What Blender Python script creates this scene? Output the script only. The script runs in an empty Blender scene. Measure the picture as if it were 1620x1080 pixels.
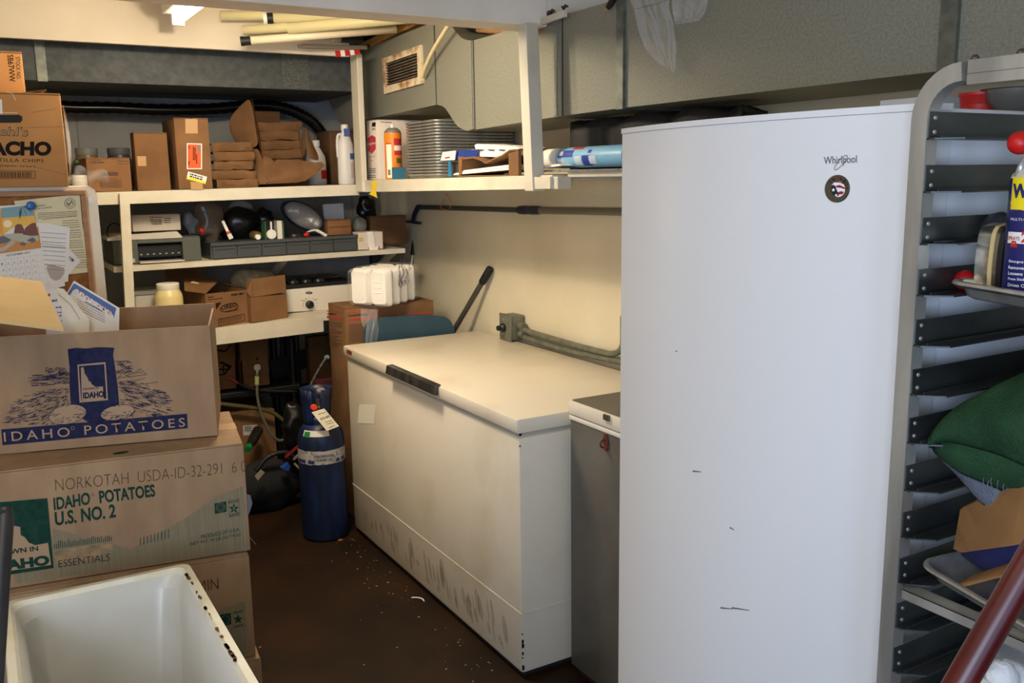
import bpy, bmesh, math, random
from mathutils import Vector, Matrix
random.seed(7)
SC = bpy.context.scene
COL = SC.collection
# ---------------------------------------------------------------- camera
FL, PITCH, YAW, ROLL, CH = 1443.65, .1787, .5299, -.0141, 1.6538
fwd = Vector((math.sin(YAW)*math.cos(PITCH), math.cos(YAW)*math.cos(PITCH), -math.sin(PITCH)))
rt0 = Vector((math.cos(YAW), -math.sin(YAW), 0)); up0 = rt0.cross(fwd)
RT = math.cos(ROLL)*rt0 + math.sin(ROLL)*up0
UP = -math.sin(ROLL)*rt0 + math.cos(ROLL)*up0
CAM = Vector((0, 0, CH))
cd = bpy.data.cameras.new('camera'); cam = bpy.data.objects.new('camera', cd); COL.objects.link(cam)
cd.sensor_fit = 'HORIZONTAL'; cd.sensor_width = 36; cd.lens = FL/1620*36; cd.clip_start = .02
cam.matrix_world = Matrix(((RT.x, UP.x, -fwd.x, 0), (RT.y, UP.y, -fwd.y, 0), (RT.z, UP.z, -fwd.z, CH), (0, 0, 0, 1)))
SC.camera = cam
# ---------------------------------------------------------------- light and exposure
SC.view_settings.view_transform = 'Standard'; SC.view_settings.look = 'None'
SC.view_settings.gamma = 1; SC.view_settings.use_curve_mapping = False
SC.view_settings.exposure = 0.0
W = bpy.data.worlds.new('world'); SC.world = W; W.use_nodes = True
W.node_tree.nodes['Background'].inputs[0].default_value = (.55, .62, .75, 1)
W.node_tree.nodes['Background'].inputs[1].default_value = .15
def area(name, loc, target, sx, sy, power, col, spread=180):
    l = bpy.data.lights.new(name, 'AREA'); l.shape = 'RECTANGLE'; l.size = sx; l.size_y = sy
    l.energy = power; l.color = col; l.spread = math.radians(spread)
    o = bpy.data.objects.new(name, l); COL.objects.link(o); o.location = loc
    o.rotation_euler = (Vector(target)-Vector(loc)).to_track_quat('-Z', 'Y').to_euler()
    return o
# daylight added at an invented left wall opening, beside and behind the camera
area('added_daylight_left', (-1.17, -.62, 1.55), (.9, 1.6, 1.15), 1.2, 1.05, 57, (.62, .75, 1.0))
area('daylight_doorway', (-.5, -2.35, 1.2), (.9, 2.2, .9), .9, 1.8, 24, (.46, .66, 1.0))
def bulb(name, loc, power, col, r=.06):
    l = bpy.data.lights.new(name, 'POINT'); l.energy = power; l.color = col; l.shadow_soft_size = r
    o = bpy.data.objects.new(name, l); COL.objects.link(o); o.location = loc; return o
# second ceiling fixture near the camera (out of the picture), a row of soft sources along its tube
for k in range(3): bulb('near_fixture_light', (-.35, .45+.4*k, 2.28), 5.2, (1, .93, .82))
# the fluorescent tube in view lights the far half of the room
area('fluorescent_light', (.82, 3.2, 2.285), (.95, 3.1, 0), .1, .5, 22, (1, .86, .66))
for k in range(3): bulb('tube_light', (.82, 3.0+.24*k, 2.27), 9.5, (1, .86, .66), .03)

# ---------------------------------------------------------------- helpers
def ray(px, py): return fwd + RT*((px-810)/FL) - UP*((py-540)/FL)
def P(px, py, X=None, Y=None, Z=None):
    """world point where the line of sight of a photo pixel meets a plane of the room"""
    d = ray(px, py)
    if X is not None: t = (X-CAM.x)/d.x
    elif Y is not None: t = (Y-CAM.y)/d.y
    else: t = (Z-CAM.z)/d.z
    return CAM + d*t
def onpl(px, py, pl, eps=0.0):
    p0, n = pl; d = ray(px, py); t = (p0-CAM).dot(n)/d.dot(n)
    q = CAM + d*t; m = n if n.dot(d) < 0 else -n
    return q + m*eps
def plX(v): return (Vector((v, 0, 0)), Vector((1, 0, 0)))
def plY(v): return (Vector((0, v, 0)), Vector((0, 1, 0)))
def plZ(v): return (Vector((0, 0, v)), Vector((0, 0, 1)))
def pl3(a, b, c):
    a, b, c = Vector(a), Vector(b), Vector(c); return (a, (b-a).cross(c-a).normalized())

def lin(v):
    v /= 255; return v/12.92 if v <= .04045 else ((v+.055)/1.055)**2.4
def rgb(r, g, b): return (lin(r), lin(g), lin(b), 1)

MATS = {}
def mat(name, col, rough=.6, metal=0, var=0, scale=20, col2=None, bump=0, bscale=60, spec=.5, coat=0, trans=0, alpha=1, emit=0, stretch=None, contrast=(.35, .65), ior=1.45):
    if name in MATS: return MATS[name]
    m = bpy.data.materials.new(name); m.use_nodes = True; nt = m.node_tree; b = nt.nodes['Principled BSDF']
    b.inputs['Base Color'].default_value = col; b.inputs['Roughness'].default_value = rough
    b.inputs['Metallic'].default_value = metal; b.inputs['Specular IOR Level'].default_value = spec
    b.inputs['Coat Weight'].default_value = coat; b.inputs['Transmission Weight'].default_value = trans
    b.inputs['Alpha'].default_value = alpha; b.inputs['IOR'].default_value = ior
    if emit:
        b.inputs['Emission Color'].default_value = col; b.inputs['Emission Strength'].default_value = emit
    if col2 is not None or bump:
        tc = nt.nodes.new('ShaderNodeTexCoord'); mp = nt.nodes.new('ShaderNodeMapping')
        nt.links.new(tc.outputs['Object'], mp.inputs[0])
        if stretch: mp.inputs['Scale'].default_value = stretch
    if col2 is not None:
        n = nt.nodes.new('ShaderNodeTexNoise'); n.inputs['Scale'].default_value = scale; n.inputs['Detail'].default_value = 6
        nt.links.new(mp.outputs[0], n.inputs[0])
        r = nt.nodes.new('ShaderNodeValToRGB'); r.color_ramp.elements[0].position = contrast[0]; r.color_ramp.elements[1].position = contrast[1]
        r.color_ramp.elements[0].color = col; r.color_ramp.elements[1].color = col2
        nt.links.new(n.outputs[0], r.inputs[0]); nt.links.new(r.outputs[0], b.inputs['Base Color'])
    if bump:
        n2 = nt.nodes.new('ShaderNodeTexNoise'); n2.inputs['Scale'].default_value = bscale; n2.inputs['Detail'].default_value = 4
        nt.links.new(mp.outputs[0], n2.inputs[0])
        bp = nt.nodes.new('ShaderNodeBump'); bp.inputs['Strength'].default_value = bump; bp.inputs['Distance'].default_value = .004
        nt.links.new(n2.outputs[0], bp.inputs['Height']); nt.links.new(bp.outputs[0], b.inputs['Normal'])
    MATS[name] = m; return m
def flat(r, g, b, rough=.6, **k):
    return mat('paint_%d_%d_%d_%d' % (r, g, b, int(rough*100)), rgb(r, g, b), rough, **k)

INV = {}
class MB:
    def __init__(s): s.bm = bmesh.new()
    def face(s, pts):
        vs = [s.bm.verts.new(p) for p in pts]
        try: return s.bm.faces.new(vs)
        except ValueError: return None
    def obox(s, o, u, v, w, bev=0):
        o, u, v, w = map(Vector, (o, u, v, w))
        if u.cross(v).dot(w) < 0: u, v = v, u
        c = [s.bm.verts.new(p) for p in (o, o+u, o+u+v, o+v, o+w, o+u+w, o+u+v+w, o+v+w)]
        fs = [s.bm.faces.new([c[i] for i in q]) for q in ((3, 2, 1, 0), (4, 5, 6, 7), (0, 1, 5, 4), (1, 2, 6, 5), (2, 3, 7, 6), (3, 0, 4, 7))]
        if bev:
            es = {e for f in fs for e in f.edges}
            bmesh.ops.bevel(s.bm, geom=list(es), offset=bev, segments=2, affect='EDGES', profile=.5)
        return s
    def box(s, x0, x1, y0, y1, z0, z1, bev=0):
        return s.obox((min(x0, x1), min(y0, y1), min(z0, z1)), (abs(x1-x0), 0, 0), (0, abs(y1-y0), 0), (0, 0, abs(z1-z0)), bev)
    def bar(s, p, q, w, h, up=(0, 0, 1), bev=0):
        p, q, up = Vector(p), Vector(q), Vector(up); d = (q-p); t = d.normalized()
        a = t.cross(up).normalized(); b = a.cross(t).normalized()
        return s.obox(p-a*w/2-b*h/2, d, a*w, b*h, bev)
    def prism(s, pts, vec, bev=0):
        pts = [Vector(p) for p in pts]; vec = Vector(vec); n = len(pts)
        nn = Vector((0, 0, 0))
        for i in range(n): nn += pts[i].cross(pts[(i+1) % n])
        if nn.dot(vec) > 0: pts = pts[::-1]
        a = [s.bm.verts.new(p) for p in pts]; b = [s.bm.verts.new(p+vec) for p in pts]
        fs = [s.bm.faces.new(a), s.bm.faces.new(b[::-1])]
        for i in range(n):
            j = (i+1) % n; fs.append(s.bm.faces.new([a[j], a[i], b[i], b[j]]))
        if bev:
            es = {e for f in fs[:2] for e in f.edges}
            bmesh.ops.bevel(s.bm, geom=list(es), offset=bev, segments=2, affect='EDGES', profile=.5)
        return s
    def tube(s, path, r, n=12, caps=True):
        path = [Vector(p) for p in path]; k = len(path); rr = r if isinstance(r, (list, tuple)) else [r]*k
        T = []
        for i in range(k):
            d = path[min(i+1, k-1)]-path[max(i-1, 0)]; T.append(d.normalized())
        up = Vector((0, 0, 1)) if abs(T[0].z) < .9 else Vector((1, 0, 0))
        a = T[0].cross(up).normalized(); rings = []
        for i in range(k):
            a = (a - T[i]*a.dot(T[i])).normalized(); b = T[i].cross(a)
            rings.append([s.bm.verts.new(path[i]+(a*math.cos(2*math.pi*j/n)+b*math.sin(2*math.pi*j/n))*rr[i]) for j in range(n)])
        for i in range(k-1):
            for j in range(n):
                s.bm.faces.new([rings[i][j], rings[i][(j+1) % n], rings[i+1][(j+1) % n], rings[i+1][j]])
        if caps:
            s.bm.faces.new(rings[0][::-1]); s.bm.faces.new(rings[-1])
        return s
    def lathe(s, prof, o=(0, 0, 0), axis=(0, 0, 1), n=28, sx=1, sy=1, close=True):
        o = Vector(o); w = Vector(axis).normalized()
        u = w.orthogonal().normalized() if abs(w.z) < .99 else Vector((1, 0, 0)); v = w.cross(u)
        rings = []
        for r, z in prof:
            rings.append([s.bm.verts.new(o+w*z+u*(max(r, 1e-4)*sx*math.cos(2*math.pi*j/n))+v*(max(r, 1e-4)*sy*math.sin(2*math.pi*j/n))) for j in range(n)])
        for i in range(len(prof)-1):
            for j in range(n):
                s.bm.faces.new([rings[i][j], rings[i][(j+1) % n], rings[i+1][(j+1) % n], rings[i+1][j]])
        if close:
            s.bm.faces.new(rings[0][::-1]); s.bm.faces.new(rings[-1])
        return s
    def ball(s, c, r, sc=(1, 1, 1), n=16, noise=0, seed=0):
        m = Matrix.Translation(Vector(c)) @ Matrix.Diagonal((r*sc[0], r*sc[1], r*sc[2], 1))
        g = bmesh.ops.create_uvsphere(s.bm, u_segments=n, v_segments=max(6, n//2+2), radius=1, matrix=m)
        if noise:
            from mathutils import noise as N
            for v in g['verts']:
                d = v.co-Vector(c); v.co = Vector(c)+d*(1+noise*N.noise(d*(2.2/r)*.6+Vector((seed*7.1, seed, 0))))
        return s
    def grid(s, fn, nu, nv, thick=0):
        vs = [[s.bm.verts.new(fn(i/nu, j/nv)) for j in range(nv+1)] for i in range(nu+1)]
        for i in range(nu):
            for j in range(nv):
                s.bm.faces.new([vs[i][j], vs[i+1][j], vs[i+1][j+1], vs[i][j+1]])
        return s
    def build(s, name, m, parent=None, smooth=False, local=False, solid=0, sub=0, label=None, fix=True):
        bm = s.bm
        if fix and len(bm.faces) > 1: bmesh.ops.recalc_face_normals(bm, faces=bm.faces)
        loc = Vector((0, 0, 0))
        if parent is None:
            lo = [min(v.co[i] for v in bm.verts) for i in range(3)]; hi = [max(v.co[i] for v in bm.verts) for i in range(3)]
            loc = Vector(((lo[0]+hi[0])/2, (lo[1]+hi[1])/2, lo[2]))
            bm.transform(Matrix.Translation(-loc))
        elif not local: bm.transform(INV[parent.name])
        me = bpy.data.meshes.new(name); bm.to_mesh(me); bm.free()
        if smooth:
            for p in me.polygons: p.use_smooth = True
        o = bpy.data.objects.new(name, me); COL.objects.link(o)
        if m: me.materials.append(m)
        if parent is None:
            o.location = loc; INV[o.name] = Matrix.Translation(-loc)
        else: o.parent = parent; INV[o.name] = INV[parent.name]
        if smooth == 'auto':
            me.set_sharp_from_angle(angle=math.radians(35))
        if solid:
            md = o.modifiers.new('thickness', 'SOLIDIFY'); md.thickness = solid; md.offset = 0
        if sub:
            md = o.modifiers.new('smooth', 'SUBSURF'); md.levels = sub; md.render_levels = sub
        if label: o['label'] = label
        return o
def thing(name, label, cat, loc=(0, 0, 0), rotz=0, group=None):
    o = bpy.data.objects.new(name, None); COL.objects.link(o); o.empty_display_size = .05
    o.location = loc; o.rotation_euler = (0, 0, rotz)
    INV[o.name] = (Matrix.Translation(Vector(loc)) @ Matrix.Rotation(rotz, 4, 'Z')).inverted()
    o['label'] = label; o['category'] = cat
    if group: o['group'] = group
    return o
def tag(o, label, cat, group=None):
    o['label'] = label; o['category'] = cat
    if group: o['group'] = group
    return o
def struct(o): o['kind'] = 'structure'; return o
def lettering(parent, s, m, BL, BR, TL, name='lettering', bold=0.0, eps=.0008, shear=0, spacing=1):
    """a line of letters whose bounding box fills the parallelogram BL, BR, TL"""
    cu = bpy.data.curves.new(name, 'FONT'); cu.body = s; cu.offset = bold; cu.shear = shear; cu.space_character = spacing; cu.resolution_u = 4
    ob = bpy.data.objects.new(name, cu); COL.objects.link(ob)
    bpy.context.view_layer.update()
    me = bpy.data.meshes.new_from_object(ob.evaluated_get(bpy.context.evaluated_depsgraph_get()))
    bpy.data.objects.remove(ob); bpy.data.curves.remove(cu)
    xs = [v.co.x for v in me.vertices]; ys = [v.co.y for v in me.vertices]
    x0, x1, y0, y1 = min(xs), max(xs), min(ys), max(ys)
    BL, BR, TL = Vector(BL), Vector(BR), Vector(TL); u = BR-BL; v = TL-BL
    n = u.cross(v).normalized(); mid = BL
    if n.dot(mid-CAM) > 0: n = -n
    for q in me.vertices:
        q.co = BL + u*((q.co.x-x0)/max(1e-6, x1-x0)) + v*((q.co.y-y0)/max(1e-6, y1-y0)) + n*eps
    me.transform(INV[parent.name]); me.name = name
    o = bpy.data.objects.new(name, me); COL.objects.link(o); o.parent = parent; INV[o.name] = INV[parent.name]
    me.materials.clear(); me.materials.append(m); return o
def letpx(parent, s, m, pl, bl, br, tl, **k):
    return lettering(parent, s, m, onpl(*bl, pl), onpl(*br, pl), onpl(*tl, pl), **k)
def decal(parent, name, m, pl, polys, eps=.0005, label=None):
    """flat print on a face; polys are outlines in photo pixels on that face"""
    b = MB()
    for q in polys: b.face([onpl(x, y, pl, eps) for x, y in q])
    return b.build(name, m, parent, label=label, fix=False)
def lines_px(parent, name, m, pl, lines, w, eps=.0005):
    b = MB()
    for ln in lines:
        pts = [onpl(x, y, pl, eps) for x, y in ln]
        for a, c in zip(pts, pts[1:]):
            d = c-a
            if d.length < 1e-5: continue
            sd = d.cross(pl[1]).normalized()*w/2
            b.face([a-sd, c-sd, c+sd, a+sd])
    o = b.build(name, m, parent, fix=False)
    if len(lines) > 1: o['kind'] = 'stuff'
    return o
def circ(cx, cy, rx, ry=None, n=24, a0=0, a1=2*math.pi, rot=0):
    ry = ry or rx; o = []
    for i in range(n):
        t = a0+(a1-a0)*i/(n if a1-a0 > 6.2 else n-1); x, y = rx*math.cos(t), ry*math.sin(t)
        o.append((cx+x*math.cos(rot)-y*math.sin(rot), cy+x*math.sin(rot)+y*math.cos(rot)))
    return o
def scribble(parent, m, pl, x0, x1, y, h, slope=0, n=12, eps=.0008, name='fine_print'):
    """an unreadable line of small print as a row of dashes"""
    b = MB(); x = x0
    while x < x1:
        w = random.uniform(1.5, 6)*(h/3); xe = min(x1, x+w); y0 = y+(x-x0)*slope; y1 = y+(xe-x0)*slope
        b.face([onpl(x, y0, pl, eps), onpl(xe, y1, pl, eps), onpl(xe, y1-h, pl, eps), onpl(x, y0-h, pl, eps)]); x = xe+random.uniform(.6, 1.6)*(h/3)
    o = b.build(name, m, parent, fix=False); o['kind'] = 'stuff'; return o
def smoothpath(pts, k=6):
    pts = [Vector(p) for p in pts]; o = []
    for i in range(len(pts)-1):
        p0, p1, p2, p3 = pts[max(i-1, 0)], pts[i], pts[i+1], pts[min(i+2, len(pts)-1)]
        for j in range(k):
            t = j/k; o.append(.5*((2*p1)+(p2-p0)*t+(2*p0-5*p1+4*p2-p3)*t*t+(3*p1-p0-3*p2+p3)*t**3))
    return o+[pts[-1]]

# ---------------------------------------------------------------- materials
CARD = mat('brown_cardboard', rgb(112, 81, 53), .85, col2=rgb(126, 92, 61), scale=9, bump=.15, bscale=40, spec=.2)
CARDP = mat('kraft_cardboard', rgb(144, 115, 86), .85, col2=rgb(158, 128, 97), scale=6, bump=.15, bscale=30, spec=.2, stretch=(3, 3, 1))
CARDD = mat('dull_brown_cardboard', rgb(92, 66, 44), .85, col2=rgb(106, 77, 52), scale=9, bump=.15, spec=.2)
PAPERB = mat('brown_paper', rgb(98, 70, 44), .85, col2=rgb(114, 83, 54), scale=12, bump=.35, bscale=30, spec=.2)
TAPE = mat('packing_tape', rgb(176, 138, 92), .35, spec=.5)
WHITEP = mat('cream_shelf_paint', rgb(204, 197, 178), .5, col2=rgb(186, 177, 154), scale=7, contrast=(.45, .8), bump=.1)
ENAMEL = mat('white_enamel', rgb(226, 224, 218), .28, col2=rgb(218, 215, 206), scale=4, contrast=(.4, .8), bump=.03, bscale=120)
CHESTM = mat('grimy_white_enamel', rgb(218, 208, 188), .33, col2=rgb(196, 181, 152), scale=3.2, contrast=(.5, .85))
CREAMW = mat('cream_wall_paint', rgb(220, 209, 180), .55, col2=rgb(206, 194, 162), scale=2.2, contrast=(.4, .75), bump=.12, bscale=25)
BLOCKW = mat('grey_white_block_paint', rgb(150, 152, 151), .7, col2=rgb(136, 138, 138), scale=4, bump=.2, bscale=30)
CEILM = mat('ceiling_panel_paint', rgb(226, 214, 190), .7, col2=rgb(216, 203, 178), scale=3)
GALV = mat('galvanised_steel', rgb(146, 145, 130), .55, metal=.3, col2=rgb(124, 124, 111), scale=150, contrast=(.3, .7), bump=.04, bscale=80)
GALVD = mat('galvanised_seam', rgb(120, 124, 114), .45, metal=.6, col2=rgb(98, 102, 95), scale=30)
DARKG = mat('dark_gap', rgb(30, 32, 30), .8)
ALU = mat('aluminium', rgb(186, 184, 176), .4, metal=.55, col2=rgb(150, 148, 142), scale=14, stretch=(1, 1, .2), bump=.03)
ALUP = mat('polished_pan_aluminium', rgb(200, 198, 190), .28, metal=.7, col2=rgb(172, 170, 164), scale=30)
STEELG = mat('grey_painted_steel', rgb(112, 108, 100), .45, metal=.35, col2=rgb(98, 94, 88), scale=5)
BLACKP = mat('black_plastic', rgb(26, 26, 28), .4)
BLACKR = mat('black_rubber', rgb(20, 20, 21), .55)
BLACKG = mat('glossy_black_hose', rgb(16, 16, 17), .22)
BLUEINK = mat('blue_ink', rgb(32, 33, 58), .8, col2=rgb(42, 44, 70), scale=60, spec=.1)
GREENINK = mat('green_ink', rgb(22, 52, 42), .8, col2=rgb(32, 64, 52), scale=60, spec=.1)
BLACKINK = mat('black_ink', rgb(34, 28, 24), .8, spec=.1)
PAPER = mat('white_paper', rgb(228, 222, 212), .8, spec=.2)
CREAMP = mat('aged_paper', rgb(222, 208, 168), .8, spec=.2)
RED = flat(176, 26, 24, .4)
FILM = mat('clear_plastic_film', (.95, .95, .95, 1), .12, alpha=.17, spec=.9, bump=.5, bscale=35)
# ================================================================ the room
WX, WY, CZ = 2.17, 5.28, 2.43
def floor_mat():
    m = mat('dark_worn_floor', rgb(46, 29, 16), .5, col2=rgb(26, 18, 12), spec=.22, scale=4.5, contrast=(.3, .7), bump=.08, bscale=18)
    return m
struct(MB().box(-1.3, WX+.1, -2.6, WY+.1, -.06, 0).build('floor', floor_mat()))
struct(MB().box(-1.3, WX+.1, -2.6, WY+.1, CZ, CZ+.06).build('ceiling', CEILM))
struct(MB().box(WX, WX+.1, -2.6, WY+.1, 0, CZ).build('wall_right', CREAMW))
b = MB(); b.box(-1.3, WX, WY, WY+.1, 0, CZ)
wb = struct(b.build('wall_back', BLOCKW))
# mortar joints of the block wall
b = MB()
JM = flat(120, 121, 120, .8)
for z in [.4*k for k in range(1, 6)]: b.box(-1.2, WX, WY-.002, WY, z-.0025, z+.0025)
for k in range(6):
    for i in range(-2, 6):
        x = .1+i*.42+(.21 if k % 2 else 0)
        b.box(x-.0025, x+.0025, WY-.002, WY, k*.4, min(CZ, k*.4+.4))
b.build('mortar_joint', JM, wb)['kind'] = 'stuff'
b = MB(); b.box(-1.3, -1.2, .1, WY, 0, CZ); b.box(-1.3, -1.2, -2.6, -1.35, 0, CZ); b.box(-1.3, -1.2, -1.35, .1, 0, .95); b.box(-1.3, -1.2, -1.35, .1, 2.15, CZ)  # opening in this wall invented for the added daylight
struct(b.build('wall_left', CREAMW))
b = MB(); b.box(-1.2, -1.05, -2.6, -2.5, 0, CZ); b.box(-.05, WX, -2.6, -2.5, 0, CZ); b.box(-1.05, -.05, -2.6, -2.5, 2.1, CZ)
struct(b.build('wall_front', CREAMW))
# lowered panel above the back shelves, header beam across the room
struct(MB().box(-1.2, 1.66, 4.35, 4.38, P(300, 75.5, Y=4.35).z, CZ).build('trim_1', CEILM))
hz = P(600, 20.5, Y=2.79).z
b = MB(); b.box(-1.2, 1.795, 2.79, 2.93, hz, CZ, .004); b.box(1.795, WX-.001, 2.79, 2.93, 2.215, CZ)
HEADM = mat('header_beam_paint', rgb(234, 224, 210), .55, col2=rgb(222, 212, 196), scale=4)
struct(b.build('trim_2', HEADM))

# fluorescent fixture
t = thing('fluorescent_lamp', 'white fluorescent strip light with a glowing tube under the ceiling', 'ceiling light', (.82, 3.6, CZ))
MB().box(.76, .88, 3.14, 4.1, 2.33, CZ, .004).build('fixture_body', flat(232, 228, 220, .5), t)
MB().tube([(.82, 3.15, 2.305), (.82, 4.08, 2.305)], .017, 16).build('fluorescent_tube', mat('lit_tube', (1, .88, .7, 1), .5, emit=7), t, smooth='auto')
b = MB(); b.box(.795, .845, 4.08, 4.1, 2.285, 2.335, .003); b.build('lamp_holder', flat(235, 232, 225, .5), t)

# ================================================================ ducts
DX = 1.80
t = thing('ventilation_duct', 'galvanised rectangular air duct running along the right wall above the freezers', 'duct', (DX, 3, 1.86))
dxb = WX-.02
def duct_sec(pts, m=GALV, name='duct_section', x=DX):
    return MB().prism([(x, y, z) for y, z in pts], (dxb-x, 0, 0)).build(name, m, t)
zb, zt = 1.861, 2.19
duct_sec([(-.4, zb+.012), (1.225, zb+.012), (1.225, zt+.02), (-.4, zt+.02)])
duct_sec([(1.265, zb), (2.35, zb), (2.35, zt), (1.265, zt)])
duct_sec([(2.385, zb), (2.70, zb-.003), (2.70, zt), (2.385, zt)])
duct_sec([(2.712, zb-.003), (3.34, zb-.018), (3.34, zt), (2.712, zt)])
sb = smoothpath([(0, 3.352, 1.846), (0, 3.42, 1.843), (0, 3.50, 1.866), (0, 3.56, 1.908), (0, 3.62, 1.95), (0, 3.69, 1.966)], 4)
st = smoothpath([(0, 3.69, 2.312), (0, 3.58, 2.30), (0, 3.45, 2.215), (0, 3.352, 2.19)], 4)
duct_sec([(p.y, p.z) for p in sb+st])
el = smoothpath([(0, 4.55, 1.951), (0, 4.66, 1.925), (0, 4.76, 1.918), (0, 4.88, 1.945), (0, 4.99, 2.02), (0, 5.07, 2.085), (0, 5.2, 2.19)], 4)
duct_sec([(3.705, 1.966)]+[(p.y, p.z) for p in el]+[(5.2, 2.285), (3.705, 2.312)])
for y0, y1, ex in ((1.225, 1.265, .012), (2.35, 2.385, .012)):
    MB().prism([(DX-ex, y, z) for y, z in ((y0, zb-.004), (y1, zb-.004), (y1, zt+.01), (y0, zt+.01))], (dxb-DX+ex-.002, 0, 0)).build('seam_flange', GALVD, t)
for y0, y1, z0, z1 in ((2.70, 2.712, zb-.002, zt), (3.34, 3.352, 1.846, zt), (3.69, 3.705, 1.968, 2.31)):
    MB().box(DX+.004, dxb-.004, y0, y1, z0, z1).build('seam_joint', DARKG, t)
# raised slip joints next to the seams
MB().box(DX-.004, DX, 2.735, 2.765, zb, zt).build('slip_joint', GALV, t); MB().box(DX-.004, DX, 3.358, 3.385, 1.846, zt).build('slip_joint', GALV, t)
b = MB(); b.bar((DX-.001, 1.27, 2.118), (DX-.001, 1.75, 2.152), .003, .003); b.bar((DX-.001, 1.75, 2.152), (DX-.001, 2.30, 2.147), .003, .003); b.build('crease', GALVD, t)
# vent grille with rusty frame
RUSTY = mat('rusty_cream_paint', rgb(214, 200, 168), .6, col2=rgb(146, 94, 38), scale=14, contrast=(.48, .66))
gc = [P(x, y, X=DX-.001) for x, y in ((608, 93), (669, 71), (671.5, 132), (611, 149))]
gi = [P(x, y, X=DX-.001) for x, y in ((612.5, 101), (663.5, 83.5), (664.5, 122), (614.5, 136.5))]
g = MB()
for i in range(4):
    j = (i+1) % 4; g.prism([gc[i], gc[j], gi[j], gi[i]], (-.012, 0, 0))
gr = g.build('vent_grille', RUSTY, t)
b = MB(); b.face([p+Vector((-.0005, 0, 0)) for p in gi]); b.build('grille_opening', flat(24, 18, 14, .9), gr, fix=False)
for k in range(8):
    f = (k+.6)/8.2; a = gi[0].lerp(gi[3], f); c = gi[1].lerp(gi[2], f)
    MB().bar(a+Vector((-.006, 0, 0)), c+Vector((-.006, 0, 0)), .009, .0035).build('slat', mat('rusty_slat', rgb(134, 124, 104), .5, col2=rgb(100, 72, 44), scale=15), gr)

t = thing('ventilation_duct', 'shaded galvanised duct running along the back wall behind the lowered panel', 'duct', (.6, 4.9, 2.09))
z0 = P(340, 137, Y=4.55).z
MB().box(-1.2, 1.79, 4.55, 5.272, z0, 2.36).build('duct_section', mat('shade_darkened_steel', rgb(86, 90, 89), .6, metal=.3, col2=rgb(70, 73, 72), scale=30), t)  # steel colour darkened to stand in for the shade behind the panel
MB().box(.31, .35, 4.543, 4.55, z0-.004, 2.36).build('seam_flange', GALVD, t)
MB().box(P(446, 110, Y=4.545).x, P(488, 110, Y=4.545).x, 4.545, 4.55, z0+.004, 2.36).build('spangled_patch', mat('spangled_steel', rgb(112, 116, 112), .5, metal=.6, col2=rgb(70, 74, 72), scale=160), t)

# black flexible hose behind the back shelf
hp = [P(x, y, Y=5.1) for x, y in ((60, 165), (112, 170), (180, 171), (250, 174), (330, 173), (385, 168), (420, 167), (455, 173), (485, 187), (503, 202), (512, 218))]
hp = smoothpath(hp, 8)
h = MB(); pts = []; rr = []
for i, p in enumerate(hp): pts.append(p); rr.append(.030+(.0022 if i % 2 else -.0015))
h.tube(pts, rr, 16)
tag(h.build('flexible_hose', BLACKG, None, smooth=True), 'glossy black corrugated hose strung along the back wall', 'hose')

# ================================================================ shelving
RAILM = WHITEP
YS = 4.40
zsl, zsr = P(204, 303, Y=YS).z, P(560, 292, Y=YS).z
t = thing('shelving_unit', 'built in cream painted shelving along the back wall', 'shelving', (1.1, YS, 0))
def zs(x): a, c = P(204, 303, Y=YS), P(560, 292, Y=YS); return zsl+(zsr-zsl)*(x-a.x)/(c.x-a.x)
SX0, SX1 = .20, 1.69
b = MB(); b.prism([(SX0-1.0, YS, zs(SX0-1)-.02), (SX1, YS, zs(SX1)-.02), (SX1, YS, zs(SX1)), (SX0-1.0, YS, zs(SX0-1))], (0, WY-YS-.004, 0))
b.build('upper_shelf_board', RAILM, t)
b = MB(); b.prism([(SX0-.9, YS-.001, zs(SX0-.9)-.055), (SX1, YS-.001, zs(SX1)-.052), (SX1, YS-.001, zs(SX1)+.001), (SX0-.9, YS-.001, zs(SX0-.9)+.001)], (0, -.02, 0))
b.build('front_rail', RAILM, t)
# left post (a little out of plumb)
pa, pb = P(196, 306, Y=YS-.03), P(206, 505, Y=YS-.03)
d = pb-pa
b = MB(); b.bar(pa, pa+d*((zs(.6)-.004)/(pa.z-pb.z)), .04, .035, up=(0, 1, 0)); b.build('post', RAILM, t)
# middle shelf
zm0, zm1 = P(208, 422, Y=4.47).z, P(600, 398, Y=4.47).z
xm0, xm1 = P(180, 424, Y=4.47).x, P(641, 392, Y=4.47).x
b = MB(); b.prism([(xm0, 4.47, zm0-.022), (xm1, 4.47, zm1-.014), (xm1, 4.47, zm1+.01), (xm0, 4.47, zm0+.004)], (0, .62, 0)); b.build('middle_shelf_board', RAILM, t)
ZM = lambda x: zm0+.004+(zm1+.006-zm0)*(x-xm0)/(xm1-xm0)
b = MB(); q = P(606, 400, Y=4.75); b.bar((q.x, 4.6, ZM(q.x)-.03), (q.x, WY-.01, ZM(q.x)-.3), .03, .02); b.build('bracket', RAILM, t)
b = MB(); q = P(437, 415, Y=4.75); b.bar((q.x, 4.6, ZM(q.x)-.03), (q.x, WY-.01, ZM(q.x)-.3), .03, .02); b.build('bracket', RAILM, t)
for px in (590,): # dark upright behind the middle shelf end
    q = P(px, 425, Y=5.1); MB().box(q.x, q.x+.05, 5.1, 5.15, .5, zm1-.02).build('rear_post', flat(60, 60, 58), t)
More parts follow.
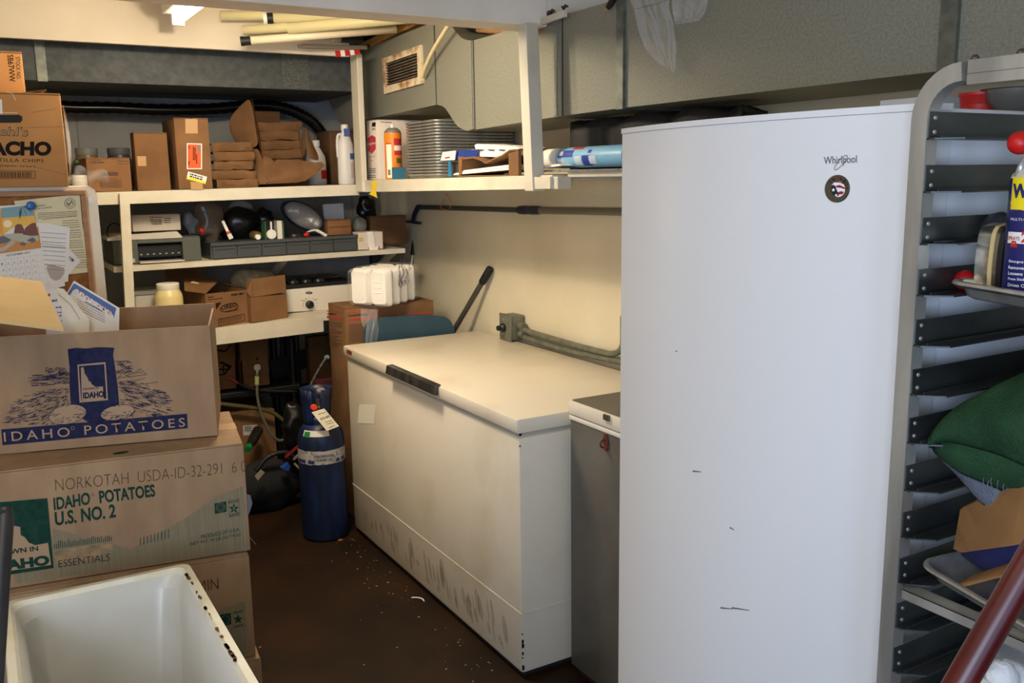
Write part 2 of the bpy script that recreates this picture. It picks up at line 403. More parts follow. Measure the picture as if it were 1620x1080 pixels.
# lower work shelf
YL = 4.40
LA, LB = P(345, 519, Y=YL), P(516, 499, Y=YL)
za = LA.z; zbq = LB.z
def ZL(x): return za+(zbq-za)*(x-LA.x)/(LB.x-LA.x)
b = MB(); b.prism([(-.2, YL, ZL(-.2)-.025), (1.76, YL, ZL(1.76)-.025), (1.76, YL, ZL(1.76)), (-.2, YL, ZL(-.2))], (0, .9, 0)); b.build('lower_shelf_board', RAILM, t)
b = MB(); b.prism([(-.2, YL-.001, ZL(-.2)-.075), (1.47, YL-.001, ZL(1.47)-.075), (1.47, YL-.001, ZL(1.47)-.002), (-.2, YL-.001, ZL(-.2)-.002)], (0, -.022, 0)); b.build('lower_rail', RAILM, t)
for x in (.5, 1.62):
    MB().box(x, x+.06, YL+.3, YL+.36, 0, ZL(x)-.026).build('leg', flat(44, 40, 36), t)

# shelf along the right wall with its two hanging posts
t = thing('wall_shelf', 'cream painted shelf on the right wall hung between two white posts', 'shelf', (1.70, 3.5, 1.6))
RS = 1.70
zr0, zr1 = P(577, 285, X=RS).z, P(850, 277.5, X=RS).z
def ZR(y): return 1.646+(1.657-1.646)*(4.3-y)/(4.3-2.7)
b = MB(); b.prism([(RS, 4.38, ZR(4.38)-.02), (RS, 2.62, ZR(2.62)-.02), (RS, 2.62, ZR(2.62)), (RS, 4.38, ZR(4.38))], (WX-RS-.004, 0, 0)); b.build('shelf_board', RAILM, t)
b = MB(); b.prism([(RS-.001, 4.375, 1.588), (RS-.001, 2.60, 1.612), (RS-.001, 2.60, ZR(2.6)-.006), (RS-.001, 4.375, ZR(4.38)+.001)], (-.02, 0, 0)); b.build('front_rail', RAILM, t)
b = MB(); b.box(RS-.01, RS+.045, 2.57, 2.615, 1.610, 1.652, .003); b.build('end_block', RAILM, t)
b = MB(); b.box(RS+.05, WX-.01, 2.0, 2.60, 1.65, 1.668); b.build('narrow_board', RAILM, t)
b = MB(); b.box(WX-.02, WX-.004, 1.9, 2.62, 1.60, 1.648); b.build('wall_batten', RAILM, t)
# posts: nearer one and the one in the corner
y0 = P(843, 295, X=1.672).y
MB().obox((1.672, y0, 1.603), (.05, 0, 0), (0, .055, 0), (.004, .042, hz-1.605), .003).build('post', RAILM, t)
y0 = P(569, 200, X=1.665).y
MB().box(1.665, 1.693, y0, y0+.09, 1.59, 2.24, .003).build('post', RAILM, t)

# ================================================================ chest freezer
cx0, cx1, cy0, cy1, cz = 1.416, 2.125, 2.394, 3.959, .901
t = thing('chest_freezer', 'long white chest freezer with a lid and dark handle against the cream wall', 'freezer', ((cx0+cx1)/2, (cy0+cy1)/2, 0))
lidb = cz-.05
bd = MB().box(cx0+.012, cx1, cy0+.008, cy1-.008, 0.022, lidb-.014, .012).build('body', CHESTM, t, smooth='auto')
MB().box(cx0+.03, cx1-.02, cy0+.03, cy1-.03, 0.0, .03).build('plinth', DARKG, t)
ld = MB().box(cx0, cx1+.01, cy0, cy1, lidb, cz, .009).build('lid', CHESTM, t, smooth='auto')
MB().box(cx0+.022, cx1, cy0+.018, cy1-.018, lidb-.016, lidb+.003).build('gasket', flat(176, 170, 156), t)
b = MB(); b.box(cx0+.0108, cx0+.013, cy0+.005, cy1-.01, .232, .24, .001); b.box(cx0+.02, cx1-.01, cy0+.0068, cy0+.009, .232, .24, .001)
b.build('pressed_line', CHESTM, bd)
# wrap-over handle
h0, h1 = P(610, 577, X=cx0-.02).y, P(686, 612, X=cx0-.02).y
HM = mat('brushed_dark_handle', rgb(92, 88, 82), .3, metal=.7, col2=rgb(60, 58, 56), scale=5, stretch=(1, 6, 1))
b = MB()
b.prism([(cx0-.016, h0, cz+.003), (cx0+.010, h0, cz+.005), (cx0-.002, h0, cz-.012), (cx0-.004, h0, cz-.034), (cx0-.022, h0, cz-.030)], (0, h1-h0, 0))
hd = b.build('handle', HM, t)
q = P(650, 603, X=cx0-.026); MB().lathe([(.006, 0), (.006, .004)], (cx0-.026, q.y, q.z), (-1, 0, 0)).build('lock', BLACKP, hd)
q = P(553, 557, X=cx0); MB().box(cx0-.003, cx0, q.y-.03, q.y+.03, q.z-.009, q.z+.009, .001).build('badge', mat('red_brown_badge', rgb(120, 52, 34), .4), ld)
decal(t, 'notice_sheet', mat('faded_sheet', rgb(232, 226, 208), .6), plX(cx0+.012), [[(569, 639), (595, 640), (592, 670), (566, 669)]], eps=.001)
# chipped paint on the near corner
b = MB()
for k in range(13):
    z = random.choice([random.uniform(.02, .2), random.uniform(.8, .89)]); s = random.uniform(.003, .008)
    b.box(cx0+.012, cx0+.013+s, cy0+.0065, cy0+.0075, z, z+s*1.8)
b.build('paint_chip', flat(46, 40, 36), bd)['kind'] = 'stuff'
GRIME = mat('grime_smear', rgb(138, 116, 78), .7, alpha=.22)
b = MB()
for k in range(60):
    y = cy0+.1+random.random()**1.2*1.3; z0 = random.uniform(.05, .12); hh = random.uniform(.02, .1); w = random.uniform(.004, .02)
    n = 7; pts = [(cx0+.0113, y+w*math.cos(a)+.4*hh*math.sin(a)*.3, z0+hh*(1+math.sin(a))/2) for a in [2*math.pi*i/n for i in range(n)]]
    b.face(pts)
b.build('grime', GRIME, bd, fix=False)['kind'] = 'stuff'

# ================================================================ grey cabinet freezer
gx = 1.59; gy1 = 2.366; gy0 = 1.72
t = thing('cabinet_freezer', 'low grey steel cabinet with a white trimmed lid between chest freezer and tall freezer', 'freezer', (gx+.28, (gy0+gy1)/2, 0))
MB().box(gx+.006, WX-.05, gy0, gy1-.004, .03, .896, .006).build('body', STEELG, t, smooth='auto')
MB().box(gx+.03, WX-.06, gy0+.01, gy1-.02, 0, .032).build('plinth', DARKG, t)
l = MB().box(gx, WX-.05, gy0, gy1, .902, .945, .006).build('lid_frame', flat(222, 214, 198, .45), t, smooth='auto')
MB().box(gx+.012, WX-.06, gy0+.01, gy1-.008, .9445, .949, .001).build('lid_panel', STEELG, t)
MB().box(gx+.002, WX-.06, gy0+.004, gy1-.002, .884, .9, .004).build('trim_strip', flat(226, 220, 206, .4), t, smooth='auto')
q = P(961, 660, X=gx); MB().box(gx-.008, gx, q.y-.014, q.y+.014, q.z-.009, q.z+.009, .002).build('latch', mat('tarnished_latch', rgb(120, 112, 92), .35, metal=.8), l)
q = P(957, 700, X=gx)
RUST = mat('rusty_iron', rgb(122, 58, 30), .8, col2=rgb(82, 40, 24), scale=40)
hs = MB().prism([(gx+.005, q.y+y*.013, q.z+z*.026) for y, z in ((-.5, -1), (.5, -1), (1, 0), (.5, 1), (-.5, 1), (-1, 0))], (-.004, 0, 0)).build('hasp_plate', RUST, t)
MB().tube([(gx-.002+.012*-math.sin(a), q.y+.004, q.z-.004+.012*math.cos(a)) for a in [math.pi*i/10 for i in range(11)]], .003, 8).build('staple', RUST, hs, smooth=True)

# ================================================================ upright freezer
fx, fy0, fy1, fz = 1.28, .905, 1.682, 1.7556
BOW = .056
t = thing('upright_freezer', 'tall white upright freezer with a bowed door beside the bun pan rack', 'freezer', (fx+.35, (fy0+fy1)/2, 0))
def fbow(y):
    s = (y-(fy0+fy1)/2)/((fy1-fy0)/2); return fx-BOW*(1-s*s)
def bowed(z0, z1, off=0, back=.045, inset=0):
    ys = [fy0+inset+(fy1-fy0-2*inset)*i/32 for i in range(33)]
    return MB().prism([(fbow(y)-off, y, z0) for y in ys]+[(fx+back, fy1-inset, z0), (fx+back, fy0+inset, z0)], (0, 0, z1-z0))
DOORM = mat('white_freezer_door', rgb(224, 224, 224), .22, bump=.035, bscale=260, spec=.5)
dr = bowed(.09, fz-.0115, 0).build('door', DOORM, t, smooth='auto')
cp = bowed(fz-.011, fz, .003).build('door_cap', DOORM, dr, smooth='auto')
MB().box(fx+.052, WX-.16, fy0+.006, fy1-.006, .03, fz-.006, .008).build('cabinet', mat('white_freezer_cabinet', rgb(222, 226, 232), .4), t, smooth='auto')
MB().box(fx+.042, fx+.056, fy0+.02, fy1-.02, .1, fz-.02).build('gasket', flat(150, 152, 156), t)
MB().box(fx+.02, WX-.17, fy0+.02, fy1-.02, 0, .09).build('kick_plate', BLACKP, t)
# name and round badge on the bowed door: a local tangent plane
q0 = P(1325, 300, X=fx-.03)
def doorpl(px, py):
    d = ray(px, py); s = (fx-BOW)/d.x
    for _ in range(30):
        q = CAM+d*s; s *= fbow(q.y)/q.x
    return CAM+d*s
qc = doorpl(1326, 298); e = .01
tang = (Vector((fbow(qc.y+e), qc.y+e, 0))-Vector((fbow(qc.y-e), qc.y-e, 0))).normalized()
dpl = (qc, tang.cross(Vector((0, 0, 1))).normalized())
SILV = mat('grey_lettering', rgb(112, 106, 100), .3, metal=.5)
letpx(dr, 'Whirlpool', SILV, dpl, (1304, 263.5), (1356, 261), (1304, 248), eps=.0015)
lines_px(dr, 'swirl', SILV, dpl, [[(x, y) for x, y in circ(1331, 257, 15, 4, 26, 0, 2*math.pi*1.04, -.85)]], .0009, eps=.0018)
bc = onpl(1324.5, 298.5, dpl); nrm = dpl[1] if dpl[1].dot(bc-CAM) < 0 else -dpl[1]
rb = (onpl(1324.5, 320.5, dpl)-onpl(1324.5, 276.5, dpl)).length/2
bg = MB().lathe([(rb, 0), (rb, .0015), (rb*.94, .003)], bc-nrm*.001, nrm, 40).build('round_badge', mat('bronze_badge', rgb(104, 96, 84), .32, metal=.7), dr, smooth='auto')
bpl = (bc+nrm*.0026, nrm)
A2 = lambda r, n=30, a0=0, a1=6.2831: [(1324.5+.93*r*math.cos(a0+(a1-a0)*i/n), 298+r*math.sin(a0+(a1-a0)*i/n)) for i in range(n)]
decal(bg, 'flag_disc', flat(236, 236, 238, .35), bpl, [[(1326+.93*12*math.cos(a), 299+12.5*math.sin(a)) for a in [2*math.pi*i/28 for i in range(28)]]], eps=.0004)
REDB = flat(150, 28, 30, .4); NAVY = flat(24, 24, 44, .4)
decal(bg, 'red_stripe', REDB, bpl, [[(1321, 287.2), (1327, 286.5), (1333, 289), (1335, 291.5), (1328, 288.6), (1321, 288.5)], [(1323, 293.5), (1329, 292.5), (1337, 296.5), (1337.2, 299.2), (1330, 297), (1323.5, 296.5)], [(1325.5, 304), (1331, 302.2), (1335.6, 303.5), (1333, 307.3), (1327, 307.4)]], eps=.0007)
decal(bg, 'blue_field', NAVY, bpl, [[(1315, 295), (1318, 292), (1322, 294), (1324, 300), (1326, 305), (1328, 309), (1322, 311), (1317, 307), (1314.5, 301)]], eps=.0006)
def star(cx, cy, r): return [(cx+(r if i % 2 == 0 else r*.42)*math.sin(i*math.pi/5), cy-(r if i % 2 == 0 else r*.42)*math.cos(i*math.pi/5)) for i in range(10)]
decal(bg, 'star', flat(240, 240, 240, .4), bpl, [star(1318.8, 300.3, 3.3), star(1323.2, 308.6, 2.6)], eps=.0009)
for i, chh in enumerate('AMERICA'):
    a = -2.35+i*.385; R0, R1 = 14.2, 19.0; w = .115
    f_ = lambda r, aa: (1325+r*.96*math.cos(aa), 298.8+r*math.sin(aa))
    letpx(bg, chh, REDB if i == 2 else flat(30, 28, 30, .4), bpl, f_(R0, a-w), f_(R0, a+w), f_(R1, a-w), eps=.0006, bold=.02)
# scuffs on the door
sc = MB()
for (x0, y0, x1, y1) in ((1140, 961, 1160, 963), (1158, 961, 1186, 965), (1096, 745, 1110, 746), (1069, 555, 1072, 556), (1155, 834, 1162, 838)):
    a, c = doorpl(x0, y0), doorpl(x1, y1); n_ = Vector((-1, 0, 0)); u_ = Vector((0, 0, .0018)); o_ = Vector((-.0006, 0, 0))
    sc.face([a+o_-u_, c+o_-u_*.4, c+o_+u_*.4, a+o_+u_])
sc.build('scuff_mark', flat(110, 106, 100), dr, fix=False)['kind'] = 'stuff'
# ================================================================ potato cartons in the foreground
def seamed_carton(t, L, D, H, m, top=True, tape=True):
    """closed carton in local coordinates: front right corner at the origin, body reaching -L in x and D in y"""
    bd = MB().box(-L, 0, 0, D, 0, H-.004, .004).build('body', m, t, local=True, smooth='auto')
    MB().box(-L+.002, -.002, .002, D/2-.002, H-.004, H, .001).build('flap', m, t, local=True)
    MB().box(-L+.002, -.002, D/2+.002, D-.002, H-.004, H, .001).build('flap', m, t, local=True)
    if tape: MB().box(-L+.001, -.001, D/2-.03, D/2+.03, H-.0005, H+.0006).build('tape', TAPE, t, local=True)
    return bd
def front_plane(t, rot):
    n = Vector((math.sin(rot), -math.cos(rot), 0)); return (Vector(t.location), n)
GREENTINT = mat('green_printed_cardboard', rgb(118, 108, 84), .85, col2=rgb(138, 122, 96), scale=16, stretch=(60, 60, .6), spec=.2)
# --- top carton, open, blue print
r1 = -math.atan2(.118, .463)
t = thing('potato_carton', 'open brown carton with blue potato print, top of the carton stack at left', 'cardboard box', (.466, 2.222, 1.042), r1)
L, D, H, w = .545, .33, .272, .005
B1 = MB().box(-L, 0, 0, w, 0, H, .001).build('front_panel', CARDP, t, local=True)
MB().box(-L, 0, D-w, D, 0, H+.012, .001).build('back_panel', CARDP, t, local=True)
MB().box(-L, -L+w, w, D-w, 0, H, .001).build('side_panel', CARDP, t, local=True)
MB().box(-w, 0, w, D-w, 0, H, .001).build('side_panel', CARDP, t, local=True)
MB().box(-L+w, -w, w, D-w, 0, w).build('bottom_panel', CARDP, t, local=True)
FLAPM = mat('pale_cardboard', rgb(196, 164, 112), .85, col2=rgb(206, 176, 124), scale=8, spec=.2)
F = [P(100, 519, Y=2.07), P(66, 445, Y=2.40), P(0, 437, Y=2.42), P(0, 506, Y=2.06)]
off = (F[3]-F[0])*.9
F = [F[0], F[1], F[1]+(F[2]-F[1])*2.2, F[3]+off*.4]
MB().prism(F, (0, 0, -.007)).build('flap', FLAPM, t)
fl = front_plane(t, r1)
f1 = B1
decal(f1, 'banner', BLUEINK, fl, [[(2, 679), (296, 654), (297, 677), (4, 704)]])
PRT = mat('unprinted_cardboard', rgb(166, 136, 106), .85, spec=.2)
xs0 = 8
letpx(f1, 'IDAHO', PRT, fl, (7, 698.5), (111, 690), (5.5, 683.5), eps=.001, bold=.004, spacing=1.4)
letpx(f1, 'POTATOES', PRT, fl, (134, 687.5), (293, 674.5), (133, 673), eps=.001, bold=.004, spacing=1.4)
lines_px(f1, 'registered_mark', PRT, fl, [circ(115, 677, 2.6, 2.6, 12)+[(117.6, 677)]], .0008, eps=.001)
# potato sack
decal(f1, 'sack', BLUEINK, fl, [[(107, 552), (120, 550), (136, 551), (152, 549), (168, 549), (181, 550), (179, 561), (182, 580), (186, 610), (188, 632), (189, 645), (180, 660), (160, 667), (140, 668), (120, 655), (112, 640), (110, 610), (110, 580)]], eps=.0005)
decal(f1, 'emblem_panel', PRT, fl, [[(122.5, 576.5), (167, 572.5), (171, 632.5), (126, 636.5)]], eps=.0008)
decal(f1, 'emblem_field', BLUEINK, fl, [[(125, 579), (165, 575.5), (168.5, 630), (128.5, 633.5)]], eps=.0011)
decal(f1, 'state_outline', PRT, fl, [[(128, 581), (132.5, 580.5), (134, 590), (138, 596), (141, 603), (143.5, 603), (145, 607), (150, 611), (153, 611.5), (163, 611), (164, 631), (129.5, 633), (129, 612)]], eps=.0014)
letpx(f1, 'GROWN IN', BLUEINK, fl, (131.5, 617), (156, 615), (131.3, 613.5), eps=.0017, bold=.02)
letpx(f1, 'IDAHO', BLUEINK, fl, (131.8, 630.5), (165, 627.5), (131, 620.5), eps=.0017, bold=.05)
# fields: many short pen strokes
ln = []
rr_ = random.Random(3)
def inside_field(x, y):
    if x < 110: return ((x-110)/102)**2+((y-668+(110-x)*.03)/ (55 if y < 668 else 6))**2 < 1 and y > 600-(x-10)*.12 and y < 672
    return ((x-190)/82)**2+((y-640)/38)**2 < 1 and y > 597 and y < 658
for k in range(1250):
    x = rr_.uniform(8, 272); y = rr_.uniform(590, 672)
    if 108 < x < 190 or not inside_field(x, y): continue
    cx = 140; a = math.atan2(y-560, (x-cx)*1.0)
    dx, dy = math.cos(a)*rr_.uniform(3, 8), math.sin(a)*rr_.uniform(1, 3.4)
    ln.append([(x-dx, y-dy*.55), (x+dx*.2, y+.6), (x+dx, y+dy*.7)])
for k in range(70):
    x = rr_.uniform(50, 112); y = rr_.uniform(594, 612) - (x-50)*.09; ln.append([(x-6, y), (x+6, y-.8)])
for k in range(60):
    x = rr_.uniform(74, 108); y = rr_.uniform(582, 602); ln.append([(x-3, y+1), (x, y-1.5), (x+3, y+.5)])
for k in range(42):
    x = rr_.uniform(184, 208); y = rr_.uniform(570, 590); ln.append([(x-4, y+1.5), (x, y-.8), (x+4, y+1)])
ln += [[(186, 600), (194, 588), (198, 592), (206, 597)], [(200, 594), (212, 590), (222, 583), (232, 592)], [(186, 597), (210, 595), (232, 592)], [(188, 604), (212, 602), (230, 598)], [(190, 609), (230, 607), (250, 604)], [(214, 591), (220, 588), (226, 590)]]
lines_px(f1, 'field_strokes', BLUEINK, fl, ln, .0011, eps=.0006)
for (cx, cy, rx, ry, ro) in ((107, 655, 30, 15, -.18), (186, 652, 27, 11.5, -.18)):
    decal(f1, 'printed_potato', PRT, fl, [circ(cx, cy, rx, ry, 30, rot=ro)], eps=.0012)
    o_ = circ(cx, cy, rx, ry, 36, rot=ro); l2 = [o_+[o_[0]]]
    for k in range(70):
        a = rr_.uniform(0, 6.28); q = rr_.uniform(.35, 1); x, y = cx+rx*q*math.cos(a), cy+ry*q*math.sin(a)*.95
        if y > cy-2 or q > .85: l2.append([(x-2.2, y+.4), (x+2.2, y-.4)])
    lines_px(f1, 'potato_strokes', BLUEINK, fl, l2, .001, eps=.0015)
# --- second carton, green print
def idaho_print(t, rot, dy, full=True):
    pl = front_plane(t, rot); bdp = t.children[0]
    S = lambda pts: [(x, y+dy) for x, y in pts]
    return pl, bdp, S
r2 = -math.atan2(.073, .505)
t = thing('potato_carton', 'closed brown carton with green print, second from the top of the stack at left', 'cardboard box', (.505, 2.133, .768), r2)
bd = seamed_carton(t, .57, .335, .271, CARDP)
fl = front_plane(t, r2)
decal(bd, 'printed_tint', GREENTINT, fl, [[(83, 836), (150, 852), (207, 868), (240, 850), (300, 815), (346, 782), (384, 769), (392, 870), (300, 883), (84, 914), (24, 923), (22, 905), (83, 902)]], eps=.0005)
letpx(bd, 'IDAHO', GREENINK, fl, (85.5, 807), (143, 797.5), (84, 787), bold=.03)
letpx(bd, 'POTATOES', GREENINK, fl, (158, 796), (246, 785), (156, 776), bold=.03)
lines_px(bd, 'registered_mark', GREENINK, fl, [circ(146.5, 782, 2, 2, 10)+[(148.5, 782)]], .0007)
letpx(bd, 'U.S. NO. 2', GREENINK, fl, (87.5, 831.5), (183.5, 818), (86, 809.5), bold=.03)
decal(bd, 'emblem_field', GREENINK, fl, [[(-12, 795), (75, 787.5), (85, 898), (-8, 912)]], eps=.0009)
decal(bd, 'state_outline', PRT, fl, [[(-9, 803), (5, 806), (14, 821), (22, 831), (32, 833), (33, 846), (39, 849), (46, 858), (52, 860), (55, 862), (76, 858), (81, 893), (-4, 905)]], eps=.0012)
letpx(bd, 'GROWN IN', GREENINK, fl, (-14, 880), (61, 870.5), (-15, 872), eps=.0015, bold=.03)
letpx(bd, 'IDAHO', GREENINK, fl, (-16, 905.5), (79, 893), (-18, 889), eps=.0015, bold=.06)
DOTB = mat('dotted_ink', rgb(84, 62, 46), .8, spec=.1)
letpx(bd, 'NORKOTAH  USDA-ID-32-291  6 0', DOTB, fl, (88, 776.5), (389, 745.5), (87, 758), bold=-.022)
letpx(bd, 'ESSENTIALS', BLACKINK, fl, (93, 897), (174, 886), (92.5, 886), bold=-.01)
letpx(bd, 'PRODUCE OF U.S.A.', GREENINK, fl, (318, 852), (379, 839.5), (318, 846), bold=.01)
letpx(bd, 'NET WT. 50 LB (22.7 KG)', GREENINK, fl, (301, 864), (380, 848.5), (301, 858), bold=.01)
decal(bd, 'square_seal', GREENINK, fl, [[(339, 796), (358, 792.5), (358.5, 809), (340, 812.5)]], eps=.0009)
lines_px(bd, 'seal_rings', GREENTINT, fl, [circ(349, 802, 7, 6.8, 20)+[(356, 802)], circ(349, 802, 4, 4, 16)+[(353, 802)]], .0008, eps=.0012)
letpx(bd, 'FOOD', GREENINK, fl, (362, 796.5), (377.5, 793.5), (362, 792.5), bold=.02, eps=.001)
letpx(bd, 'SAFE', GREENINK, fl, (363, 817), (378, 814), (363, 813), bold=.02, eps=.001)
decal(bd, 'star', GREENINK, fl, [star(370, 804, 8.6)], eps=.0009)
letpx(bd, '5', GREENTINT, fl, (368, 807), (372, 806.3), (368, 801), bold=.02, eps=.0013)
lines_px(bd, 'seal_border', GREENINK, fl, [[(361.5, 791.5), (378.5, 788.5), (379.5, 814.5), (362.5, 817.8), (361.5, 791.5)]], .0007, eps=.001)
decal(bd, 'scuffed_patch', mat('scuffed_cardboard', rgb(160, 132, 96), .9, col2=rgb(120, 104, 78), scale=50, spec=.1), fl, [[(85, 872), (100, 869), (140, 862), (178, 860), (176, 872), (150, 880), (140, 886), (90, 889)]], eps=.0007)
sl = []
for k in range(30):
    x = 86+k*3.1; sl.append([(x, 868-(x-86)*.14), (x+.6, 857-(x-86)*.12+rr_.uniform(-2, 3))])
for k in range(9): x = 222+k*5.6; sl.append([(x, 862-(x-222)*.25), (x, 850-(x-222)*.3)])
lines_px(bd, 'worn_print', GREENINK, fl, sl, .0015, eps=.0008)
q = P(191, 716, Z=1.0395)
MB().lathe([(.017, 0), (.017, .0006)], (q.x, q.y, 1.0392), (0, 0, 1), 24, 1, .55).build('oval_seal', GREENINK, t)
# --- third carton
t = thing('potato_carton', 'closed brown carton under the green print one, third from top of the stack', 'cardboard box', (.497, 2.12, .499), -.12)
bd = seamed_carton(t, .57, .335, .267, CARDP, tape=False)
fl = front_plane(t, -.12)
decal(bd, 'printed_tint', GREENTINT, fl, [[(240, 990), (329, 973), (388, 950), (393, 1034), (240, 1056)]], eps=.0005)
letpx(bd, 'MIN', DOTB, fl, (313, 936), (346, 931), (312, 919), bold=-.01)
decal(bd, 'square_seal', GREENINK, fl, [[(346, 972), (365, 969), (366, 987), (347, 991)]], eps=.0009)
lines_px(bd, 'seal_rings', GREENTINT, fl, [circ(356, 980, 7, 6.8, 20)+[(363, 980)]], .0008, eps=.0012)
decal(bd, 'star', GREENINK, fl, [star(376.5, 979, 8)], eps=.0009)
letpx(bd, 'FOOD', GREENINK, fl, (369, 971), (384, 968), (369, 967), bold=.02, eps=.001)
letpx(bd, 'SAFE', GREENINK, fl, (370, 993), (385, 990), (370, 989), bold=.02, eps=.001)
# --- fourth and lowest
t = thing('potato_carton', 'closed brown carton fourth from the top of the stack beside the white tub', 'cardboard box', (.505, 2.105, .232), -.1)
bd = seamed_carton(t, .57, .335, .266, CARDP, tape=False)
fl = front_plane(t, -.1)
letpx(bd, '07', DOTB, fl, (377, 1080), (395, 1076), (377, 1068), bold=-.01)
t = thing('potato_carton', 'closed brown carton at the bottom of the stack on the floor', 'cardboard box', (.505, 2.12, .0), -.09)
seamed_carton(t, .57, .335, .231, CARDP, tape=False)

# ================================================================ white tub (utility sink) in the corner of the picture
zr = .85
a = P(290, 894, Z=zr); c = P(22, 941, Z=zr); e = P(373, 1080, Z=zr)
# inner corners of the rim; far rim left to right c -> a, right rim a -> e
xr_ = (a.x+e.x)/2+.012; yf = a.y+.0; xl = c.x-.012
t = thing('utility_tub', 'deep white enamelled tub with a chipped rim in front of the potato cartons', 'sink', ((xl+xr_)/2, 1.55, 0), 0)
TUBM = mat('white_tub_enamel', rgb(206, 202, 192), .3, col2=rgb(194, 190, 176), scale=5, bump=.02)
def tubloop(inset, z, rad, n=6, y0=1.0):
    x0, x1, y1 = xl+inset, xr_-inset, yf-inset; y0 += inset; o = []
    for cx_, cy_, a0 in ((x1-rad, y1-rad, 0), (x0+rad, y1-rad, 90), (x0+rad, y0+rad, 180), (x1-rad, y0+rad, 270)):
        for k in range(n+1):
            an = math.radians(a0+90*k/n); o.append((cx_+rad*math.cos(an), cy_+rad*math.sin(an), z))
    return o
loops = [tubloop(.03, zr-.40, .05), tubloop(-.0, zr-.05, .03), tubloop(-.012, zr-.006, .024), tubloop(-.010, zr, .022), tubloop(.004, zr+.001, .02), tubloop(.010, zr-.008, .03), tubloop(.022, zr-.03, .045), tubloop(.04, zr-.34, .05), tubloop(.07, zr-.375, .05)]
def tubmesh(ls, nm, m, bot=False, topc=False):
    b = MB(); R_ = [[b.bm.verts.new(p) for p in lp] for lp in ls]
    for i in range(len(R_)-1):
        for j in range(len(R_[0])):
            k = (j+1) % len(R_[0]); b.bm.faces.new([R_[i][j], R_[i][k], R_[i+1][k], R_[i+1][j]])
    if topc: b.bm.faces.new(R_[-1])
    if bot: b.bm.faces.new(R_[0][::-1])
    return b.build(nm, m, t, smooth='auto')
tubmesh(loops[:2], 'outer_wall', TUBM, bot=True)
tubmesh(loops[1:6], 'rim', mat('yellowed_rim_enamel', rgb(222, 215, 194), .35, col2=rgb(204, 192, 158), scale=9, contrast=(.4, .7)))
tubmesh(loops[5:], 'basin', TUBM, topc=True)
for x in (xl+.05, xr_-.05):
    for y in (1.06, yf-.06): MB().box(x-.02, x+.02, y-.02, y+.02, 0, zr-.401).build('leg', flat(170, 168, 160, .5), t)
b = MB()
for k in range(22):
    y = yf-.05-random.random()*.42; s = random.uniform(.002, .006)
    b.face([(xr_-.004+s*.7*math.cos(i*1.05)-random.uniform(0, .004), y+2.4*s*math.sin(i*1.05), zr+.0016) for i in range(6)])
b.build('rust_chip', mat('rust_stain', rgb(84, 56, 26), .8), t, fix=False)['kind'] = 'stuff'

# ================================================================ black metal post at the left edge
t = thing('black_post', 'dark metal upright with a rounded top at the left edge in front of the cartons', 'post', (-.03, 1.45, 0))
pa = P(6, 800, Y=1.5); 
DKM = mat('dark_scuffed_metal', rgb(64, 60, 58), .45, metal=.4, col2=rgb(44, 42, 42), scale=9)
top = P(9, 803, Y=1.52); bot = P(-9, 1080, Y=1.40); dirv = (bot-top)
low = top+dirv*(top.z/(top.z-bot.z))
b = MB(); b.tube([top+Vector((0, 0, -.0)), top+dirv*.06, top+dirv*.5, low], [.009, .0125, .0125, .0125], 14); b.build('upright', DKM, t, smooth='auto')
q0 = top+dirv*.02
MB().tube([q0+Vector((-.004, -.012, .002)), q0+Vector((-.004, -.009, .002))], .004, 10).build('bolt_hole', DARKG, t)
MB().bar(low+Vector((-.15, 0, .012)), low+Vector((.05, 0, .012)), .05, .024).build('foot', DKM, t)

# ================================================================ bun pan rack
RX, RY = 1.205, .862
t = thing('bun_pan_rack', 'tall aluminium bun pan rack with angle slides at the right edge', 'rack', (1.5, .6, 0))
s = .026
fr = [(RX+s/2, RY+s/2, 0.05), (RX+s/2, RY+s/2, 1.70)]
arc = [(RX+s/2, RY+s/2-.062*(1-math.cos(a)), 1.727+.062*math.sin(a)) for a in [math.pi/2*i/8 for i in range(9)]]
b = MB()
pth = [Vector(p) for p in fr+arc]
# square tube swept round the bend
ring = []
for i, p in enumerate(pth):
    d = (pth[min(i+1, len(pth)-1)]-pth[max(i-1, 0)]).normalized(); u = Vector((1, 0, 0)); v = d.cross(u)
    ring.append([b.bm.verts.new(p+u*sx*s/2+v*sy*s/2) for sx, sy in ((-1, -1), (1, -1), (1, 1), (-1, 1))])
for i in range(len(ring)-1):
    for j in range(4): b.bm.faces.new([ring[i][j], ring[i][(j+1) % 4], ring[i+1][(j+1) % 4], ring[i+1][j]])
b.bm.faces.new(ring[0]); b.bm.faces.new(ring[-1][::-1])
bmesh.ops.bevel(b.bm, geom=[e for e in b.bm.edges if len(e.link_faces) == 2 and abs(e.calc_face_angle(0)) > 1.2], offset=.002, segments=2, affect='EDGES')
b.build('upright', ALU, t, smooth='auto')
RNY = .36   # near side of the rack
for x, y in ((RX, RNY), (RX+.62, RNY), (RX+.62, RY)):
    MB().box(x, x+s, y, y+s, .05, 1.79, .002).build('upright', ALU, t)
zt_ = P(1535, 113, X=RX).z
y1 = P(1535, 110, X=RX).y
MB().box(RX-.001, RX+.04, RNY, y1+.004, zt_-.003, zt_+.016, .001).build('top_rail', ALU, t)
MB().box(RX-.001, RX+.004, RNY, y1+.004, zt_-.018, zt_-.003, .001).build('top_rail_lip', ALU, t)
MB().box(RX+.64, RX+.646, RNY, RY+s, 1.76, 1.80).build('top_rail', ALU, t)
MB().box(RX, RX+.646, RNY, RNY+s, 1.79, 1.80).build('top_rail', ALU, t)
